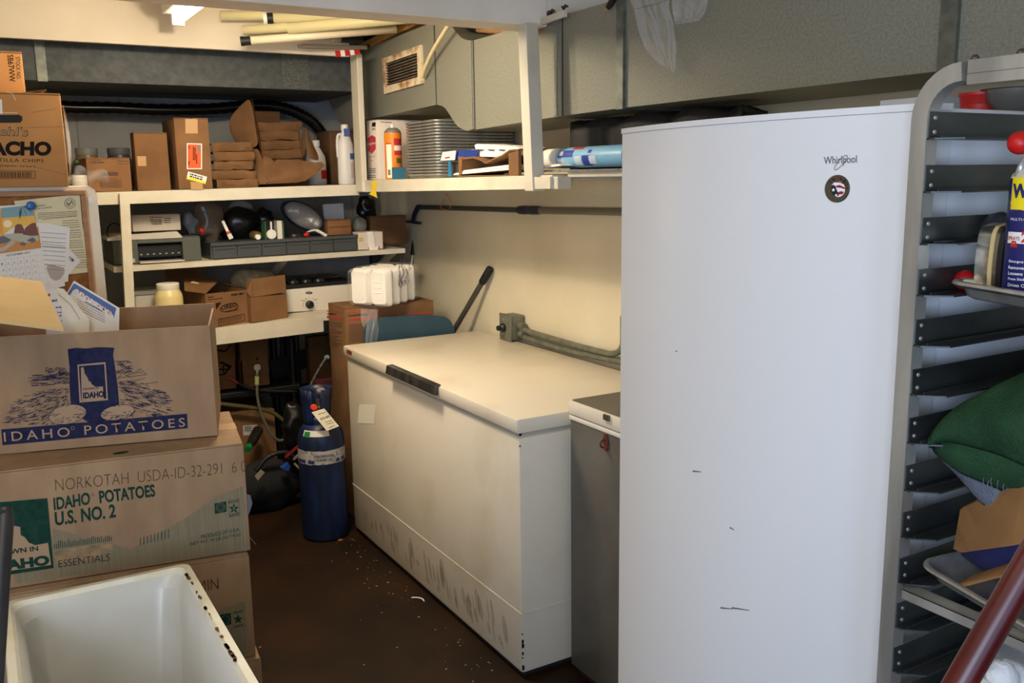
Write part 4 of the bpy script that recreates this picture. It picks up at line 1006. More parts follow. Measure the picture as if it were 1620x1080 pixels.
# ================================================================ boxes on the cabinet
def boxbuild(label, x0, x1, y0, y1, z0, z1, m=CARD, tape=None, group=None, name='cardboard_box', rot=0, seam='x'):
    t = thing(name, label, 'cardboard box', ((x0+x1)/2, (y0+y1)/2, z0), rot, group)
    hx, hy, H = (x1-x0)/2, (y1-y0)/2, z1-z0
    bd = MB().box(-hx, hx, -hy, hy, 0, H-.004, .004).build('body', m, t, local=True, smooth='auto')
    if seam == 'x':
        MB().box(-hx, hx, -hy, -.0015, H-.004, H, .001).build('flap', m, t, local=True); MB().box(-hx, hx, .0015, hy, H-.004, H, .001).build('flap', m, t, local=True)
    else:
        MB().box(-hx, -.0015, -hy, hy, H-.004, H, .001).build('flap', m, t, local=True); MB().box(.0015, hx, -hy, hy, H-.004, H, .001).build('flap', m, t, local=True)
    if tape:
        w = tape
        if seam == 'x': MB().box(-hx-.0006, hx+.0006, -w, w, H-.001, H+.0007).build('tape', TAPE, t, local=True)
        else:
            MB().box(-w, w, -hy-.0007, hy+.0007, H-.0005, H+.0007).build('tape', TAPE, t, local=True)
            MB().box(-w, w, -hy-.0007, -hy, H*.78, H-.0005).build('tape', TAPE, t, local=True)
    return t, bd
zn = zc0; xn = P(111.5, 290, Y=YB-.04).x; YN = YB-.04
znt = P(60, 147, Y=YN).z
t, bd = boxbuild('large brown nacho chip carton with hand hole standing on the white cabinet', -.32, xn-.004, YN, YN+.40, zn, znt, mat('warm_cardboard', rgb(168, 118, 68), .85, col2=rgb(178, 128, 76), scale=7, bump=.15, bscale=35, spec=.2))
pl = plY(YN)
decal(bd, 'hand_hole', DARKG, pl, [[(-20, 182), (30, 181.5), (35, 184), (35.5, 190), (32, 194), (-20, 194.5)]], eps=.0007)
letpx(bd, 'NACHO', BLACKINK, pl, (-39, 246), (81, 246.5), (-39, 222.5), bold=.055)
letpx(bd, 'TORTILLA CHIPS', BLACKINK, pl, (-30, 255), (69, 257), (-30, 249.5), bold=.0, spacing=1.15)
letpx(bd, 'with paper trays', BLACKINK, pl, (-28, 263), (56, 265), (-28, 259.5))
letpx(bd, "Gehl's", BLACKINK, pl, (-20, 214), (44.5, 216), (-20, 199), bold=.02, shear=.1)
letpx(bd, "Gehl's", TAPE, pl, (-19, 213), (43.3, 215), (-19, 200.4), bold=-.008, shear=.1, eps=.0012)
lines_px(bd, 'barcode_border', BLACKINK, pl, [[(-20, 270.5), (55.5, 270.5), (56, 282), (-20, 282)], [(50, 270.5), (50, 282)]], .0012)
lines_px(bd, 'barcode', BLACKINK, pl, [[(x, 272), (x, 281)] for x in [-8+i*2.05+rr_.uniform(-.4, .4) for i in range(28)]], .0016)
lines_px(bd, 'perforation', flat(226, 196, 150), pl, [[(2, 178), (28, 178.5)], [(10, 145), (19, 147), (25, 159)]], .0018)
lines_px(bd, 'crease', flat(130, 88, 50), pl, [[(40, 202), (106, 200)], [(56, 264), (110, 277)], [(50, 178), (88, 172)]], .0012)
decal(bd, 'white_label', PAPER, pl, [[(-10, 157), (3, 157.5), (4, 180), (-10, 180)]], eps=.0009)
fp = [P(41, 144, Y=YN+.2), P(73, 143.5, Y=YN+.2), P(72, 150, Y=YN+.2), P(41, 150, Y=YN+.2)]
b = MB(); b.prism([(P(36, 148, Y=YN+.01).x, YN+.012, znt-.001), (P(74, 143, Y=YN+.01).x, YN+.012, znt+.009), (P(74, 143, Y=YN+.01).x, YN+.2, znt+.012), (P(36, 148, Y=YN+.01).x, YN+.2, znt+.0)], (0, 0, .003)); b.build('raised_flap', CARD, t)
# film along the right edge of the nacho carton
b = MB(); e0 = xn
b.grid(lambda i, j: Vector((e0+.004+.010*math.sin(i*3.1)*(.6+.4*math.sin(j*9)), YN+.02+.06*j, zn+.02+(znt-zn-.05)*i)), 24, 6)
tag(b.build('shrink_film', FILM, None, smooth=True), 'strip of clear shrink film hanging off the right side of the nacho carton', 'plastic film')
YS2 = YN+.22
xs1 = P(40, 140, Y=YS2).x; zst = P(20, 81.5, Y=YS2).z
t, bd = boxbuild('brown carton with sideways stock number on top of the nacho carton', -.2, xs1, YS2, YS2+.12, znt+.002, zst, mat('warm_cardboard', None))
pl = plY(YS2)
letpx(bd, 'STOCK NO.', BLACKINK, pl, (24.5, 90), (26.5, 125.5), (31, 89.7))
letpx(bd, 'SB67WW', BLACKINK, pl, (11.5, 87), (15, 129.5), (21, 86.5), bold=.01)

# ================================================================ upper back shelf
def fbox(label, pl_, pr_, pt, yf, side=None, depth=None, base=None, m=CARD, tape=None, seam='y', name='cardboard_box', group=None):
    """carton on a back shelf: front face between photo columns pl_..pr_, top row pt, front at depth yf, left side seen out to column side"""
    ym = pt+40; x0 = P(pl_, ym, Y=yf).x; x1 = P(pr_, ym, Y=yf).x; z1 = P((pl_+pr_)/2, pt, Y=yf).z
    zb = base if base is not None else zs((x0+x1)/2)+.0015
    d = depth if depth else P(side, ym, X=x0).y-yf
    d = max(.06, min(d, WY-yf-.03))
    t, bd = boxbuild(label, x0, x1, yf, yf+d, zb, z1, m, tape, group, name, seam=seam)
    return t, bd, plY(yf)
t, bd, pl = fbox('small brown carton with faint grey print between bagged rolls and medium carton', 139, 208.5, 249.5, 4.46, depth=.3, m=mat('grey_brown_cardboard', rgb(140, 102, 70), .85, spec=.2, col2=rgb(128, 92, 62), scale=9))
GP = mat('faint_print', rgb(92, 72, 60), .85, spec=.1)
scribble(bd, GP, pl, 141, 165, 258, 2.4); scribble(bd, GP, pl, 186, 203, 255, 1.6, .05); scribble(bd, GP, pl, 186, 203, 259, 1.2, .05); scribble(bd, GP, pl, 145, 160, 254, 1.2)
decal(bd, 'printed_bar', GP, pl, [[(159, 272), (187, 272), (187, 278), (159, 278)]]); scribble(bd, GP, pl, 160, 186, 283, 1.2)
lines_px(bd, 'barcode', GP, pl, [[(160+i*2, 287), (160+i*2, 295)] for i in range(15)]+[[(159, 285.5), (191, 285.5), (192, 296), (159, 296), (159, 285.5)]], .0025)
t, bd, pl = fbox('medium brown carton with a square of tape left of the orange labelled carton', 214, 267, 209.5, 4.43, side=208.5)
decal(bd, 'tape_square', TAPE, pl, [[(217, 247), (231, 247), (231.5, 262.5), (218, 262.5)]])
t, bd, pl = fbox('tall brown carton with orange label and tape on the upper back shelf', 277.5, 332, 186.5, 4.375, side=258.5)
decal(bd, 'tape', TAPE, pl, [[(293, 188), (312.5, 188), (313, 211), (293.5, 211)], [(301.5, 287), (320.5, 289), (321, 300), (302, 300)]])
decal(bd, 'label_border', PAPER, pl, [[(295.5, 226.5), (319.5, 227), (319.5, 267.5), (295.5, 267.5)]], eps=.0008)
OR = flat(226, 84, 24, .6)
decal(bd, 'orange_label', OR, pl, [[(297, 228), (318, 228.5), (318, 266), (297, 266)]], eps=.0011)
decal(bd, 'label_barcode', flat(120, 110, 104), pl, [[(312, 229.5), (317.5, 229.5), (317.5, 240), (312, 240)]], eps=.0014)
for x, y, l in ((306, 232, 24), (308.5, 234, 20), (311, 244, 16), (299, 231, 6), (299, 255, 8)):
    lines_px(bd, 'label_text', BLACKINK, pl, [[(x, y+i*2.2), (x, y+i*2.2+1.5)] for i in range(int(l/2.2))], .006, eps=.0014)
decal(bd, 'white_sticker', PAPER, pl, [[(297.5, 271), (327.5, 279.5), (325, 291), (295, 283)]], eps=.0008)
decal(bd, 'yellow_edge', flat(236, 206, 40, .6), pl, [[(296, 279), (326, 287.5), (325, 291), (295, 283)]], eps=.0011)
for i in range(2): scribble(bd, BLACKINK, pl, 300, 321, 276+i*3.6, 2.2, .28, eps=.0012)

# bagged rolls beside the nacho carton
q = P(136, 280, Y=4.2)
t = thing('bagged_rolls', 'clear plastic bag of white paper rolls behind the nacho carton', 'bag', (P(136, 290, Y=4.5).x, 4.5, zs(.3)))
for px, r in ((127, .032), (141, .032)):
    q = P(px, 285, Y=4.48); MB().lathe([(r*.95, 0), (r, .004), (r, .07), (r*.95, .075)], (q.x, 4.5, zs(q.x)+.0015), n=20).build('paper_roll', PAPER, t, smooth='auto')
q = P(137, 282, Y=4.48)
b = MB(); b.ball((q.x+.01, 4.5, zs(q.x)+.058), .08, (1.1, .9, .75), 36, noise=.9, seed=4); b.build('plastic_film', FILM, t, smooth=True)
# two lidded jars behind the small carton
for i, (pl_, pr_, pt, lab, c_) in enumerate(((118, 156, 234, 'wide glass jar with a grey lid left of its twin behind the small carton', (120, 104, 74)), (169, 207, 234, 'wide jar with a dark lid right behind the small carton', (70, 66, 62)))):
    yj = 4.98; a = P(pl_, 245, Y=yj); c = P(pr_, 245, Y=yj); r = (c.x-a.x)/2; x = (a.x+c.x)/2; zt_ = P((pl_+pr_)/2, pt, Y=yj).z; zb_ = zs(x)+.0015
    t = thing('storage_jar', lab, 'jar', (x, yj, zb_))
    MB().lathe([(r*.96, 0), (r*1.1, .02), (r*1.1, (zt_-zb_)*.66), (r*.9, (zt_-zb_)*.84), (r*.9, (zt_-zb_)*.86)], (x, yj, zb_), n=28).build('jar_body', flat(*c_, .4), t, smooth='auto')
    MB().lathe([(r*.94, (zt_-zb_)*.84), (r*.96, (zt_-zb_)*.86), (r*.96, (zt_-zb_)*.985), (r*.9, zt_-zb_)], (x, yj, zb_), n=28).build('lid', flat(128, 130, 128, .5) if i == 0 else flat(90, 94, 96, .5), t, smooth='auto')
q = P(130, 265, Y=4.8); 
tag(MB().box(q.x-.03, q.x+.05, 4.8, 4.85, zs(q.x)+.0015, P(130, 253, Y=4.8).z, .004).build('green_packet', flat(70, 92, 50), None), 'green packet half hidden behind the bagged rolls', 'packet')

# folded paper bags and torn sacks
def folded_stack(label, pl_, pr_, pt, yf, n, depth, tilt, seed, zb=None):
    x0, x1 = P(pl_, pt+30, Y=yf).x, P(pr_, pt+30, Y=yf).x; z1 = P((pl_+pr_)/2, pt, Y=yf).z
    zb = zb if zb is not None else zs(x0)+.0015
    t = thing('paper_bag_bundle', label, 'paper bags', ((x0+x1)/2, yf+depth/2, zb)); rs = random.Random(seed); h = (z1-zb)/n
    for k in range(n):
        e0, e1 = rs.uniform(-.010, .010), rs.uniform(-.010, .010); dy = rs.uniform(0, .016); zz = zb+k*h
        def fn(i, j, zz=zz, e0=e0, e1=e1, dy=dy, k=k):
            # flattened loop: bottom sheet, rounded fold at the front, top sheet
            x = x0+e0+(x1+e1-x0-e0)*i; sag = .5*tilt*k/n*(i-.5)+.005*NZ.noise(Vector((i*5, k*3.1, seed)))-.5*h*max(0, (k % 3 == 1))*(i > .55)*.5*(i-.55)
            if j < .4: y = yf+dy+depth*(1-j/.4); z = zz+.001
            elif j < .6: a = (j-.4)/.2*math.pi; f_ = (j-.4)/.2; y = yf+dy-.005*math.sin(a)+.006*NZ.noise(Vector((i*7, k*2.3, f_*3+seed))); z = zz+.001+(h-.0035)*f_
            else: y = yf+dy+depth*(j-.6)/.4; z = zz+h-.0025-.004*math.sin((j-.6)/.4*3)
            return Vector((x, y, z+sag))
        b = MB(); b.grid(fn, 14, 20); b.build('folded_bag', PAPERB, t, smooth='auto', solid=.0015)
    return t
folded_stack('lower stack of folded brown paper bags beside the orange labelled carton', 337, 403, 224, 4.42, 5, .34, .02, 2)
folded_stack('higher stack of folded brown paper bags behind the torn sack', 410, 478, 192, 4.62, 7, .34, .03, 5)
def sack(label, outline, yf, depth, seed, open_=True, m=PAPERB):
    """crumpled upright sack: front outline extruded with a creased front sheet"""
    t = thing('paper_sack', label, 'paper bag', tuple(P(outline[0][0], outline[0][1], Y=yf)))
    pts = [P(x, y, Y=yf) for x, y in outline]
    lo = min(p.z for p in pts); 
    for p in pts: p.z = max(p.z, zs(p.x)+.002)
    pts2 = []
    n = len(pts)
    for i in range(n):
        for k in range(4):
            q = pts[i].lerp(pts[(i+1) % n], k/4); nz = NZ.noise(q*9+Vector((seed, 0, 0))); pts2.append(q+Vector((.006*nz, -.012*nz, 0)))
    b = MB(); b.prism(pts2, (.01, depth, 0)); bmesh.ops.triangulate(b.bm, faces=[f for f in b.bm.faces if len(f.verts) > 4])
    b.build('sack_body', m, t, smooth='auto'); return t
def sheet_strip(parent, name, pts, m=PAPERB):
    """bent paper panel given by pairs of photo points with depths"""
    b = MB(); rows = [[P(x, y, Y=yy) for x, y, yy in r] for r in pts]
    vs = [[b.bm.verts.new(p) for p in r] for r in rows]
    for i in range(len(vs)-1):
        for j in range(len(vs[0])-1): b.bm.faces.new([vs[i][j], vs[i+1][j], vs[i+1][j+1], vs[i][j+1]])
    return b.build(name, m, parent, smooth=True, solid=.002, sub=2)
t = thing('paper_sack', 'tall open brown paper sack with a pointed flap reaching up over the hose', 'paper bag', (P(400, 285, Y=4.5).x, 4.5, zs(1.2)))
sheet_strip(t, 'sack_panel', [[(360, 186, 4.62), (362, 208, 4.62), (372, 226, 4.60), (386, 240, 4.56)], [(384, 162, 4.54), (384, 196, 4.54), (388, 222, 4.52), (395, 236, 4.50)], [(397, 149, 4.50), (402, 186, 4.48), (407, 212, 4.47), (411, 232, 4.47)]])
sheet_strip(t, 'sack_gusset', [[(397, 149, 4.50), (402, 186, 4.48), (407, 212, 4.47), (411, 232, 4.47)], [(400, 158, 4.56), (405, 190, 4.54), (410, 214, 4.52), (412, 236, 4.5)], [(403, 176, 4.66), (408, 200, 4.62), (412, 218, 4.58), (413, 238, 4.54)]])
sheet_strip(t, 'sack_front', [[(386, 238, 4.52), (400, 258, 4.50), (404, 276, 4.46), (406, 291, 4.44)], [(398, 236, 4.5), (408, 254, 4.47), (414, 272, 4.44), (420, 291, 4.42)], [(409, 232, 4.47), (414, 250, 4.45), (424, 270, 4.43), (430, 288, 4.42)]])
t = sack('crumpled wide brown sack lying open at the shelf edge before the stacked bags', [(405, 292), (438, 290), (470, 289), (484, 286), (498, 276), (512, 262), (508, 256), (494, 257), (470, 252), (438, 252), (430, 262), (424, 284)], 4.43, .15, 3)
sheet_strip(t, 'torn_flap', [[(483, 250, 4.45), (486, 220, 4.46), (484, 196, 4.5)], [(496, 254, 4.46), (492, 228, 4.47), (486, 202, 4.51)], [(508, 256, 4.5), (500, 236, 4.52), (489, 218, 4.54)]])
sheet_strip(t, 'dark_flap', [[(476, 248, 4.62), (474, 222, 4.62), (480, 202, 4.62)], [(482, 252, 4.56), (484, 224, 4.56), (484, 198, 4.56)]])
sheet_strip(t, 'side_panel', [[(419, 290, 4.42), (416, 262, 4.43), (413, 240, 4.45)], [(436, 284, 4.43), (436, 268, 4.44), (438, 254, 4.45)]])
# dark wide roll or bag behind the sacks
q = P(427, 188, Y=4.95)
t, bd, pl = fbox('dark brown folded sack standing behind the higher stack of bags', 398, 445, 176, 4.98, depth=.1, m=CARDD)
# jugs and cartons at the right end
def jug(label, pl_, pr_, pt, pneck, yj, m, capm, zb=None, lab=None, group=None):
    a, c = P(pl_, 270, Y=yj), P(pr_, 270, Y=yj); r = (c.x-a.x)/2; x = (a.x+c.x)/2
    zb = zs(x)+.0015 if zb is None else zb; zt_ = P((pl_+pr_)/2, pt, Y=yj).z; zn_ = P(x, pneck, Y=yj).z if False else P((pl_+pr_)/2, pneck, Y=yj).z; H = zt_-zb; hn = zn_-zb
    t = thing('bleach_jug', label, 'jug', (x, yj, zb), 0, group)
    MB().lathe([(r*.92, 0), (r, .008), (r*1.0, hn*.62), (r*.9, hn*.76), (r*.55, hn*.92), (r*.36, hn*.99), (r*.36, hn)], (x, yj, zb), n=28, sy=.8).build('jug_body', m, t, smooth='auto')
    MB().lathe([(r*.42, hn), (r*.44, hn+.004), (r*.42, H-.003), (r*.38, H)], (x, yj, zb), n=20).build('cap', capm, t, smooth='auto')
    hd = smoothpath([(x-r*.3, yj, zb+hn*.93), (x-r*.82, yj, zb+hn*.92), (x-r*.98, yj, zb+hn*.74), (x-r*.94, yj, zb+hn*.5)], 5)
    MB().tube(hd, r*.16, 10).build('handle', m, t, smooth=True); return t, x, r, zb, H
JUGM = mat('translucent_white_plastic', rgb(214, 212, 206), .4, col2=rgb(200, 198, 192), scale=5)
t, x, r, zb, H = jug('white plastic jug with a blue label beside the corner post', 535, 561, 197, 207, 4.50, JUGM, JUGM)
BLC = flat(70, 90, 150, .5)
def jl(z0, z1, a0, a1, m, nm): # label patch on the front of the jug
    b = MB(); b.grid(lambda i, j: Vector((x+r*1.015*math.cos(a0+(a1-a0)*i), 4.50+r*1.015*.8*math.sin(a0+(a1-a0)*i), zb+z0+(z1-z0)*j)), 10, 1); return b.build(nm, m, t, smooth=True)
jl(H*.42, H*.52, -1.35, -.6, BLC, 'blue_label'); jl(H*.1, H*.36, -1.3, -.5, flat(190, 170, 160, .5), 'printed_label')
b = MB(); b.box(x-.012, x+.018, 4.50-r*.5, 4.50-r*.45, zb+H*.8, zb+H*.93); b.build('neck_tag', BLC, t)
t, x2, r2_, zb2, H2 = jug('white plastic jug with a red mark mostly hidden behind the torn sack', 487, 516, 222, 232, 4.72, JUGM, JUGM)
b = MB(); b.grid(lambda i, j: Vector((x2+r2_*1.02*math.cos(-1.4+1.1*i), 4.72+r2_*1.02*.8*math.sin(-1.4+1.1*i), zb2+.03+.045*j)), 8, 1); b.build('red_mark', RED, t, smooth=True)
fbox('dark brown carton standing behind the white jugs on the upper back shelf', 522, 562, 207, 4.86, side=502, m=CARDD)
# ================================================================ middle shelf
def yz(px, py, Y): return P(px, py, Y=Y)
# printer
YP = 4.52
x0, x1 = P(196, 400, Y=YP).x-.045, P(318.5, 400, Y=YP).x
zb = ZM(.8)+.002; zlid = P(300, 376, Y=YP).z; ztop = P(285, 363.5, Y=YP+.05).z
PRG = mat('dark_grey_green_plastic', rgb(78, 82, 74), .5); PRL = mat('light_grey_plastic', rgb(188, 182, 170), .45)
t = thing('printer', 'grey all in one inkjet printer on the middle shelf behind the left post', 'printer', ((x0+x1)/2, YP+.15, zb))
xa, xb = P(219, 400, Y=YP).x, P(289.5, 400, Y=YP).x; zo0, zo1 = P(255, 413, Y=YP).z, P(255, 384, Y=YP).z
b = MB(); b.box(x0, xa, YP, YP+.30, zb, zlid, .004); b.box(xb, x1, YP, YP+.30, zb, zlid, .004); b.box(xa-.002, xb+.002, YP, YP+.30, zo1, zlid, .003); b.box(xa-.002, xb+.002, YP+.12, YP+.30, zb, zo1+.002); b.box(xa-.002, xb+.002, YP, YP+.13, zb, zo0-.004)
b.build('body', PRG, t)
ld = MB().prism([(x0-.02, YP-.005, zlid+.002), (xb, YP-.005, zlid+.002), (xb, YP-.005, zlid+.010), (xb-.02, YP-.005, ztop-.004), (x0+.02, YP-.005, ztop-.012), (x0-.02, YP-.005, zlid+.012)], (0, .29, 0)); ld.build('scanner_lid', PRL, t)
MB().box(xb+.001, x1-.002, YP, YP+.29, zlid+.001, zlid+.006).build('control_panel', PRG, t)
MB().box(xa, xb, YP+.03, YP+.12, zo0+.02, zo1-.012).build('print_carriage', BLACKP, t)
bt = MB()
MB().box(xa, xb, YP-.03, YP+.1, zo0-.004, zo0+.002, .001).build('paper_tray', PRL, t)
MB().box(xa+.02, xb-.02, YP-.031, YP-.028, zo0-.02, zo0-.010).build('tray_handle', flat(170, 168, 164), t)
for k in range(7):
    x = xa+.012+(xb-xa-.03)*k/6; z = P(255, 401.5, Y=YP).z
    MB().box(x, x+.009, YP+.028, YP+.0305, z-.003, z+.002).build('button', flat(170, 168, 170), t)
q = P(210, 411, Y=YP); MB().box(q.x-.016, q.x+.01, YP-.002, YP, q.z-.012, q.z+.006).build('card_slot', flat(160, 158, 150), t)
# cable at the left of the post
cb = smoothpath([P(184, 377, Y=4.62), P(170, 372, Y=4.62), P(172, 358, Y=4.64), P(182, 353, Y=4.66), P(196, 362, Y=4.6)], 6)+[]
tag(MB().tube(cb, .003, 8).build('cable', BLACKR, None, smooth=True), 'thin black cable looping out left of the shelf post', 'cable')
# white box on the printer
t, bd, pl = fbox('white flat carton with small print lying on the printer', 211.5, 288, 339.5, YP+.02, depth=.16, base=ztop+.001, m=mat('off_white_carton', rgb(196, 186, 172), .7), name='white_carton')
t['category'] = 'box'
scribble(bd, flat(150, 60, 50), pl, 236, 258, 344.5, 1.6); 
for i in range(4): scribble(bd, BLACKINK, pl, 237+i, 256, 348.5+i*2.2, 1.3)
for i in range(3): scribble(bd, BLACKINK, pl, 260, 270, 346+i*3.2, 1.3)

# drawer organiser
YO = 4.50
fl_, fr_ = P(334, 398, Y=YO), P(567, 384, Y=YO)
zt0, zt1 = P(334, 385, Y=YO).z, P(566, 371.5, Y=YO).z
t = thing('drawer_organiser', 'long dark grey organiser with six small drawers on the middle shelf', 'drawer unit', ((fl_.x+fr_.x)/2, YO+.13, ZM(1.3)))
ORG = mat('charcoal_plastic', rgb(62, 66, 66), .5)
xL, xR = fl_.x, fr_.x
def zot(x): return zt0+(zt1-zt0)*(x-xL)/(xR-xL)
b = MB(); b.prism([(xL, YO+.012, ZM(xL)+.002), (xR, YO+.012, ZM(xR)+.002), (xR, YO+.012, zot(xR)), (xL, YO+.012, zot(xL))], (0, .25, 0)); b.build('case', ORG, t)
b = MB(); b.prism([(xL, YO, zot(xL)-.014), (xR, YO, zot(xR)-.014), (xR, YO, zot(xR)+.001), (xL, YO, zot(xL)+.001)], (0, .02, 0)); b.build('top_rim', ORG, t)
cuts = [335.5, 375, 414, 453.5, 490.5, 528, 566]
for a, c in zip(cuts, cuts[1:]):
    xa, xc = P(a, 395, Y=YO).x+.004, P(c, 395, Y=YO).x-.004
    b = MB(); b.prism([(xa, YO+.002, ZM(xa)+.006), (xc, YO+.002, ZM(xc)+.006), (xc, YO+.002, zot(xc)-.019), (xa, YO+.002, zot(xa)-.019)], (0, .02, 0)); d_ = b.build('drawer', ORG, t)
    MB().prism([(xa+.01, YO-.003, zot(xa)-.03), (xc-.01, YO-.003, zot(xc)-.03), (xc-.01, YO-.003, zot(xc)-.024), (xa+.01, YO-.003, zot(xa)-.024)], (0, .006, 0)).build('pull', ORG, d_)
def lump(name, label, cat, px0, px1, py0, py1, Y, m, noise=.4, seed=0, d=.7, dz=0):
    a, c = P(px0, (py0+py1)/2, Y=Y), P(px1, (py0+py1)/2, Y=Y); tp, bt = P((px0+px1)/2, py0, Y=Y), P((px0+px1)/2, py1, Y=Y)
    r = (c.x-a.x)/2; rz = (tp.z-bt.z)/2; b = MB(); b.ball(((a.x+c.x)/2, Y, (tp.z+bt.z)/2), r, (1, d, rz/r), 28, noise, seed)
    return tag(b.build(name, m, None, smooth=True), label, cat)
BAGD = mat('grey_film_bag', rgb(96, 88, 78), .25, alpha=.75, bump=.6, bscale=30); BLKBAG = mat('black_bag_film', rgb(18, 18, 19), .28, bump=.5, bscale=35)
lump('plastic_bag', 'grey translucent plastic bag bundle on the organiser right of the printer', 'bag', 305, 352, 314, 384, 4.66, BAGD, .4, 2)
lump('plastic_bag', 'small clear bag with blue print slumped on the right end of the printer', 'bag', 290, 317, 338, 372, 4.66, mat('blue_grey_film', rgb(120, 132, 150), .3, alpha=.7, bump=.6, bscale=30), .5, 3, .5)
lump('red_tin', 'dark red round tin peeking out between printer and organiser', 'lid', 314, 325, 359, 370, 4.62, RED, 0, 0)
lump('white_cushion', 'pale grey rounded cushion behind the black bags on the middle shelf', 'cushion', 361, 401, 315, 342, 4.86, mat('pale_vinyl', rgb(150, 148, 146), .5), .1, 4)
lump('black_bag', 'large crumpled black plastic bag in the middle of the organiser top', 'bag', 346, 412, 331, 383, 4.70, BLKBAG, .4, 6)
lump('black_bag', 'tall black bag arching behind the small bottle on the organiser', 'bag', 397, 434, 326, 380, 4.74, BLKBAG, .35, 8)
# brush
A_, B_ = P(352, 349, Y=4.55), P(366, 378, Y=4.53); d = (B_-A_)
t = thing('paint_brush', 'white paint brush with a red band standing against the black bag', 'brush', tuple(B_))
MB().bar(A_, A_+d*.6, .014, .008, up=(0, 1, 0), bev=.002).build('handle', PAPER, t); MB().bar(A_+d*.58, A_+d*.72, .018, .01, up=(0, 1, 0)).build('ferrule', flat(170, 60, 40), t); MB().bar(A_+d*.72, B_, .022, .011, up=(0, 1, 0), bev=.002).build('bristles', flat(206, 204, 190), t)
# bottle lying with its white cap to the front
q = P(408.5, 375, Y=4.53)
t = thing('small_bottle', 'small dark bottle lying with its white cap forward on the organiser', 'bottle', (q.x, 4.6, q.z-.02))
MB().lathe([(.015, 0), (.017, .004), (.024, .014), (.024, .09), (.02, .095)], (q.x+.006, 4.545, q.z+.003), (0, 1, 0), 20).build('bottle_body', flat(96, 84, 40, .4), t, smooth='auto')
MB().lathe([(.012, 0), (.0135, .003), (.0135, .02)], (q.x, 4.528, q.z), (0, 1, 0), 20).build('cap', flat(232, 230, 226, .4), t, smooth='auto')
# open green edged box with a white measuring scoop
a, c = P(421, 380, Y=4.54), P(450, 379, Y=4.54); zt_ = P(436, 350, Y=4.54).z
t = thing('open_box', 'upright open box with green edges holding a white scoop on the organiser', 'box', ((a.x+c.x)/2, 4.58, a.z))
GRNB = flat(70, 110, 76); DKB = flat(40, 38, 36)
MB().box(a.x, a.x+.003, 4.54, 4.62, a.z, zt_).build('side_panel', GRNB, t); MB().box(c.x-.003, c.x, 4.54, 4.62, a.z, zt_).build('side_panel', GRNB, t)
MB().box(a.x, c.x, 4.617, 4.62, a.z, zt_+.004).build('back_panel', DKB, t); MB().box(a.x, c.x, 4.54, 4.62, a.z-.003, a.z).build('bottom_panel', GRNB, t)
MB().box(P(439, 365, Y=4.545).x, P(447, 365, Y=4.545).x, 4.545, 4.61, a.z, P(440, 349, Y=4.545).z, .003).build('white_pack', flat(210, 204, 190), t)
q = P(429.5, 370.5, Y=4.535)
t = thing('measuring_scoop', 'round white measuring scoop with its handle up in the green edged box', 'scoop', (q.x, 4.535, q.z-.024))
MB().lathe([(.022, 0), (.0245, .003), (.0245, .006), (.02, .012)], (q.x, 4.53, q.z), (0, 1, 0), 28).build('bowl', flat(226, 222, 212, .35), t, smooth='auto')
MB().bar(q+Vector((0, 0, .022)), q+Vector((.001, 0, .062)), .008, .005, up=(0, 1, 0)).build('handle', flat(226, 222, 212, .35), t)
# headlight
cH = P(480.5, 341.5, Y=4.60); u = (P(511, 358, Y=4.60)-P(450, 325, Y=4.60))/2; n_ = Vector((0, -1, 0)); v = u.cross(n_).normalized()*(u.length*.52)
t = thing('car_headlight', 'oval glass car headlight leaning on the organiser', 'headlight', tuple(cH))
def ell(f, off, N=40): return [cH+u*(math.cos(2*math.pi*i/N)*f)+v*(math.sin(2*math.pi*i/N)*f)+Vector((0, off, 0)) for i in range(N)]
def ellmesh(rings, nm, m, cap=True, **k):
    b = MB(); R_ = [[b.bm.verts.new(p) for p in r] for r in rings]
    for i in range(len(R_)-1):
        for j in range(len(R_[0])): b.bm.faces.new([R_[i][j], R_[i][(j+1) % len(R_[0])], R_[i+1][(j+1) % len(R_[0])], R_[i+1][j]])
    if cap: b.bm.faces.new(R_[-1])
    return b.build(nm, m, t, smooth='auto', **k)
ellmesh([ell(1.06, .03), ell(1.06, 0), ell(.97, -.008), ell(.94, .01)], 'rim', mat('dark_blue_rim', rgb(34, 38, 56), .3), cap=False)
ellmesh([ell(.95, .005), ell(.9, .03), ell(.6, .05), ell(.2, .06)], 'reflector', mat('headlight_reflector', rgb(126, 128, 120), .2, metal=.9))
ellmesh([ell(.95, -.002), ell(.85, -.014), ell(.6, -.026), ell(.3, -.032)], 'lens', mat('clear_glass', (1, 1, 1, 1), .04, alpha=.2, spec=1))
for f, r in ((-.45, .03), (.3, .034)):
    cc = cH+u*f+Vector((0, .02, 0)); MB().lathe([(r, 0), (r*.8, .012), (r*.3, .02)], cc, (0, 1, 0), 24, close=False).build('lamp_cup', mat('headlight_reflector', None), t, smooth='auto')
q = P(485, 372, Y=4.53); b = MB(); b.ball(q+Vector((0, 0, .002)), .012, (1.3, 1, 1), 14); tag(b.build('red_stopper', RED, None, smooth=True), 'small red stopper lying under the headlight', 'stopper')
b = MB(); b.tube(smoothpath([P(486, 367, Y=4.56), P(498, 364, Y=4.54), P(508, 368, Y=4.53), P(517, 374, Y=4.52)], 6), [.004]*3+[.006]*5+[.009]*8+[.012]*2+[.008], 10); tag(b.build('white_glove', flat(196, 190, 180), None, smooth=True), 'crumpled white glove hanging at the organiser edge under the headlight', 'glove')
lump('dark_bottle_row', 'dark glass jar lying under the headlight', 'jar', 455, 482, 366, 380, 4.64, flat(40, 36, 36, .3), 0, 0)
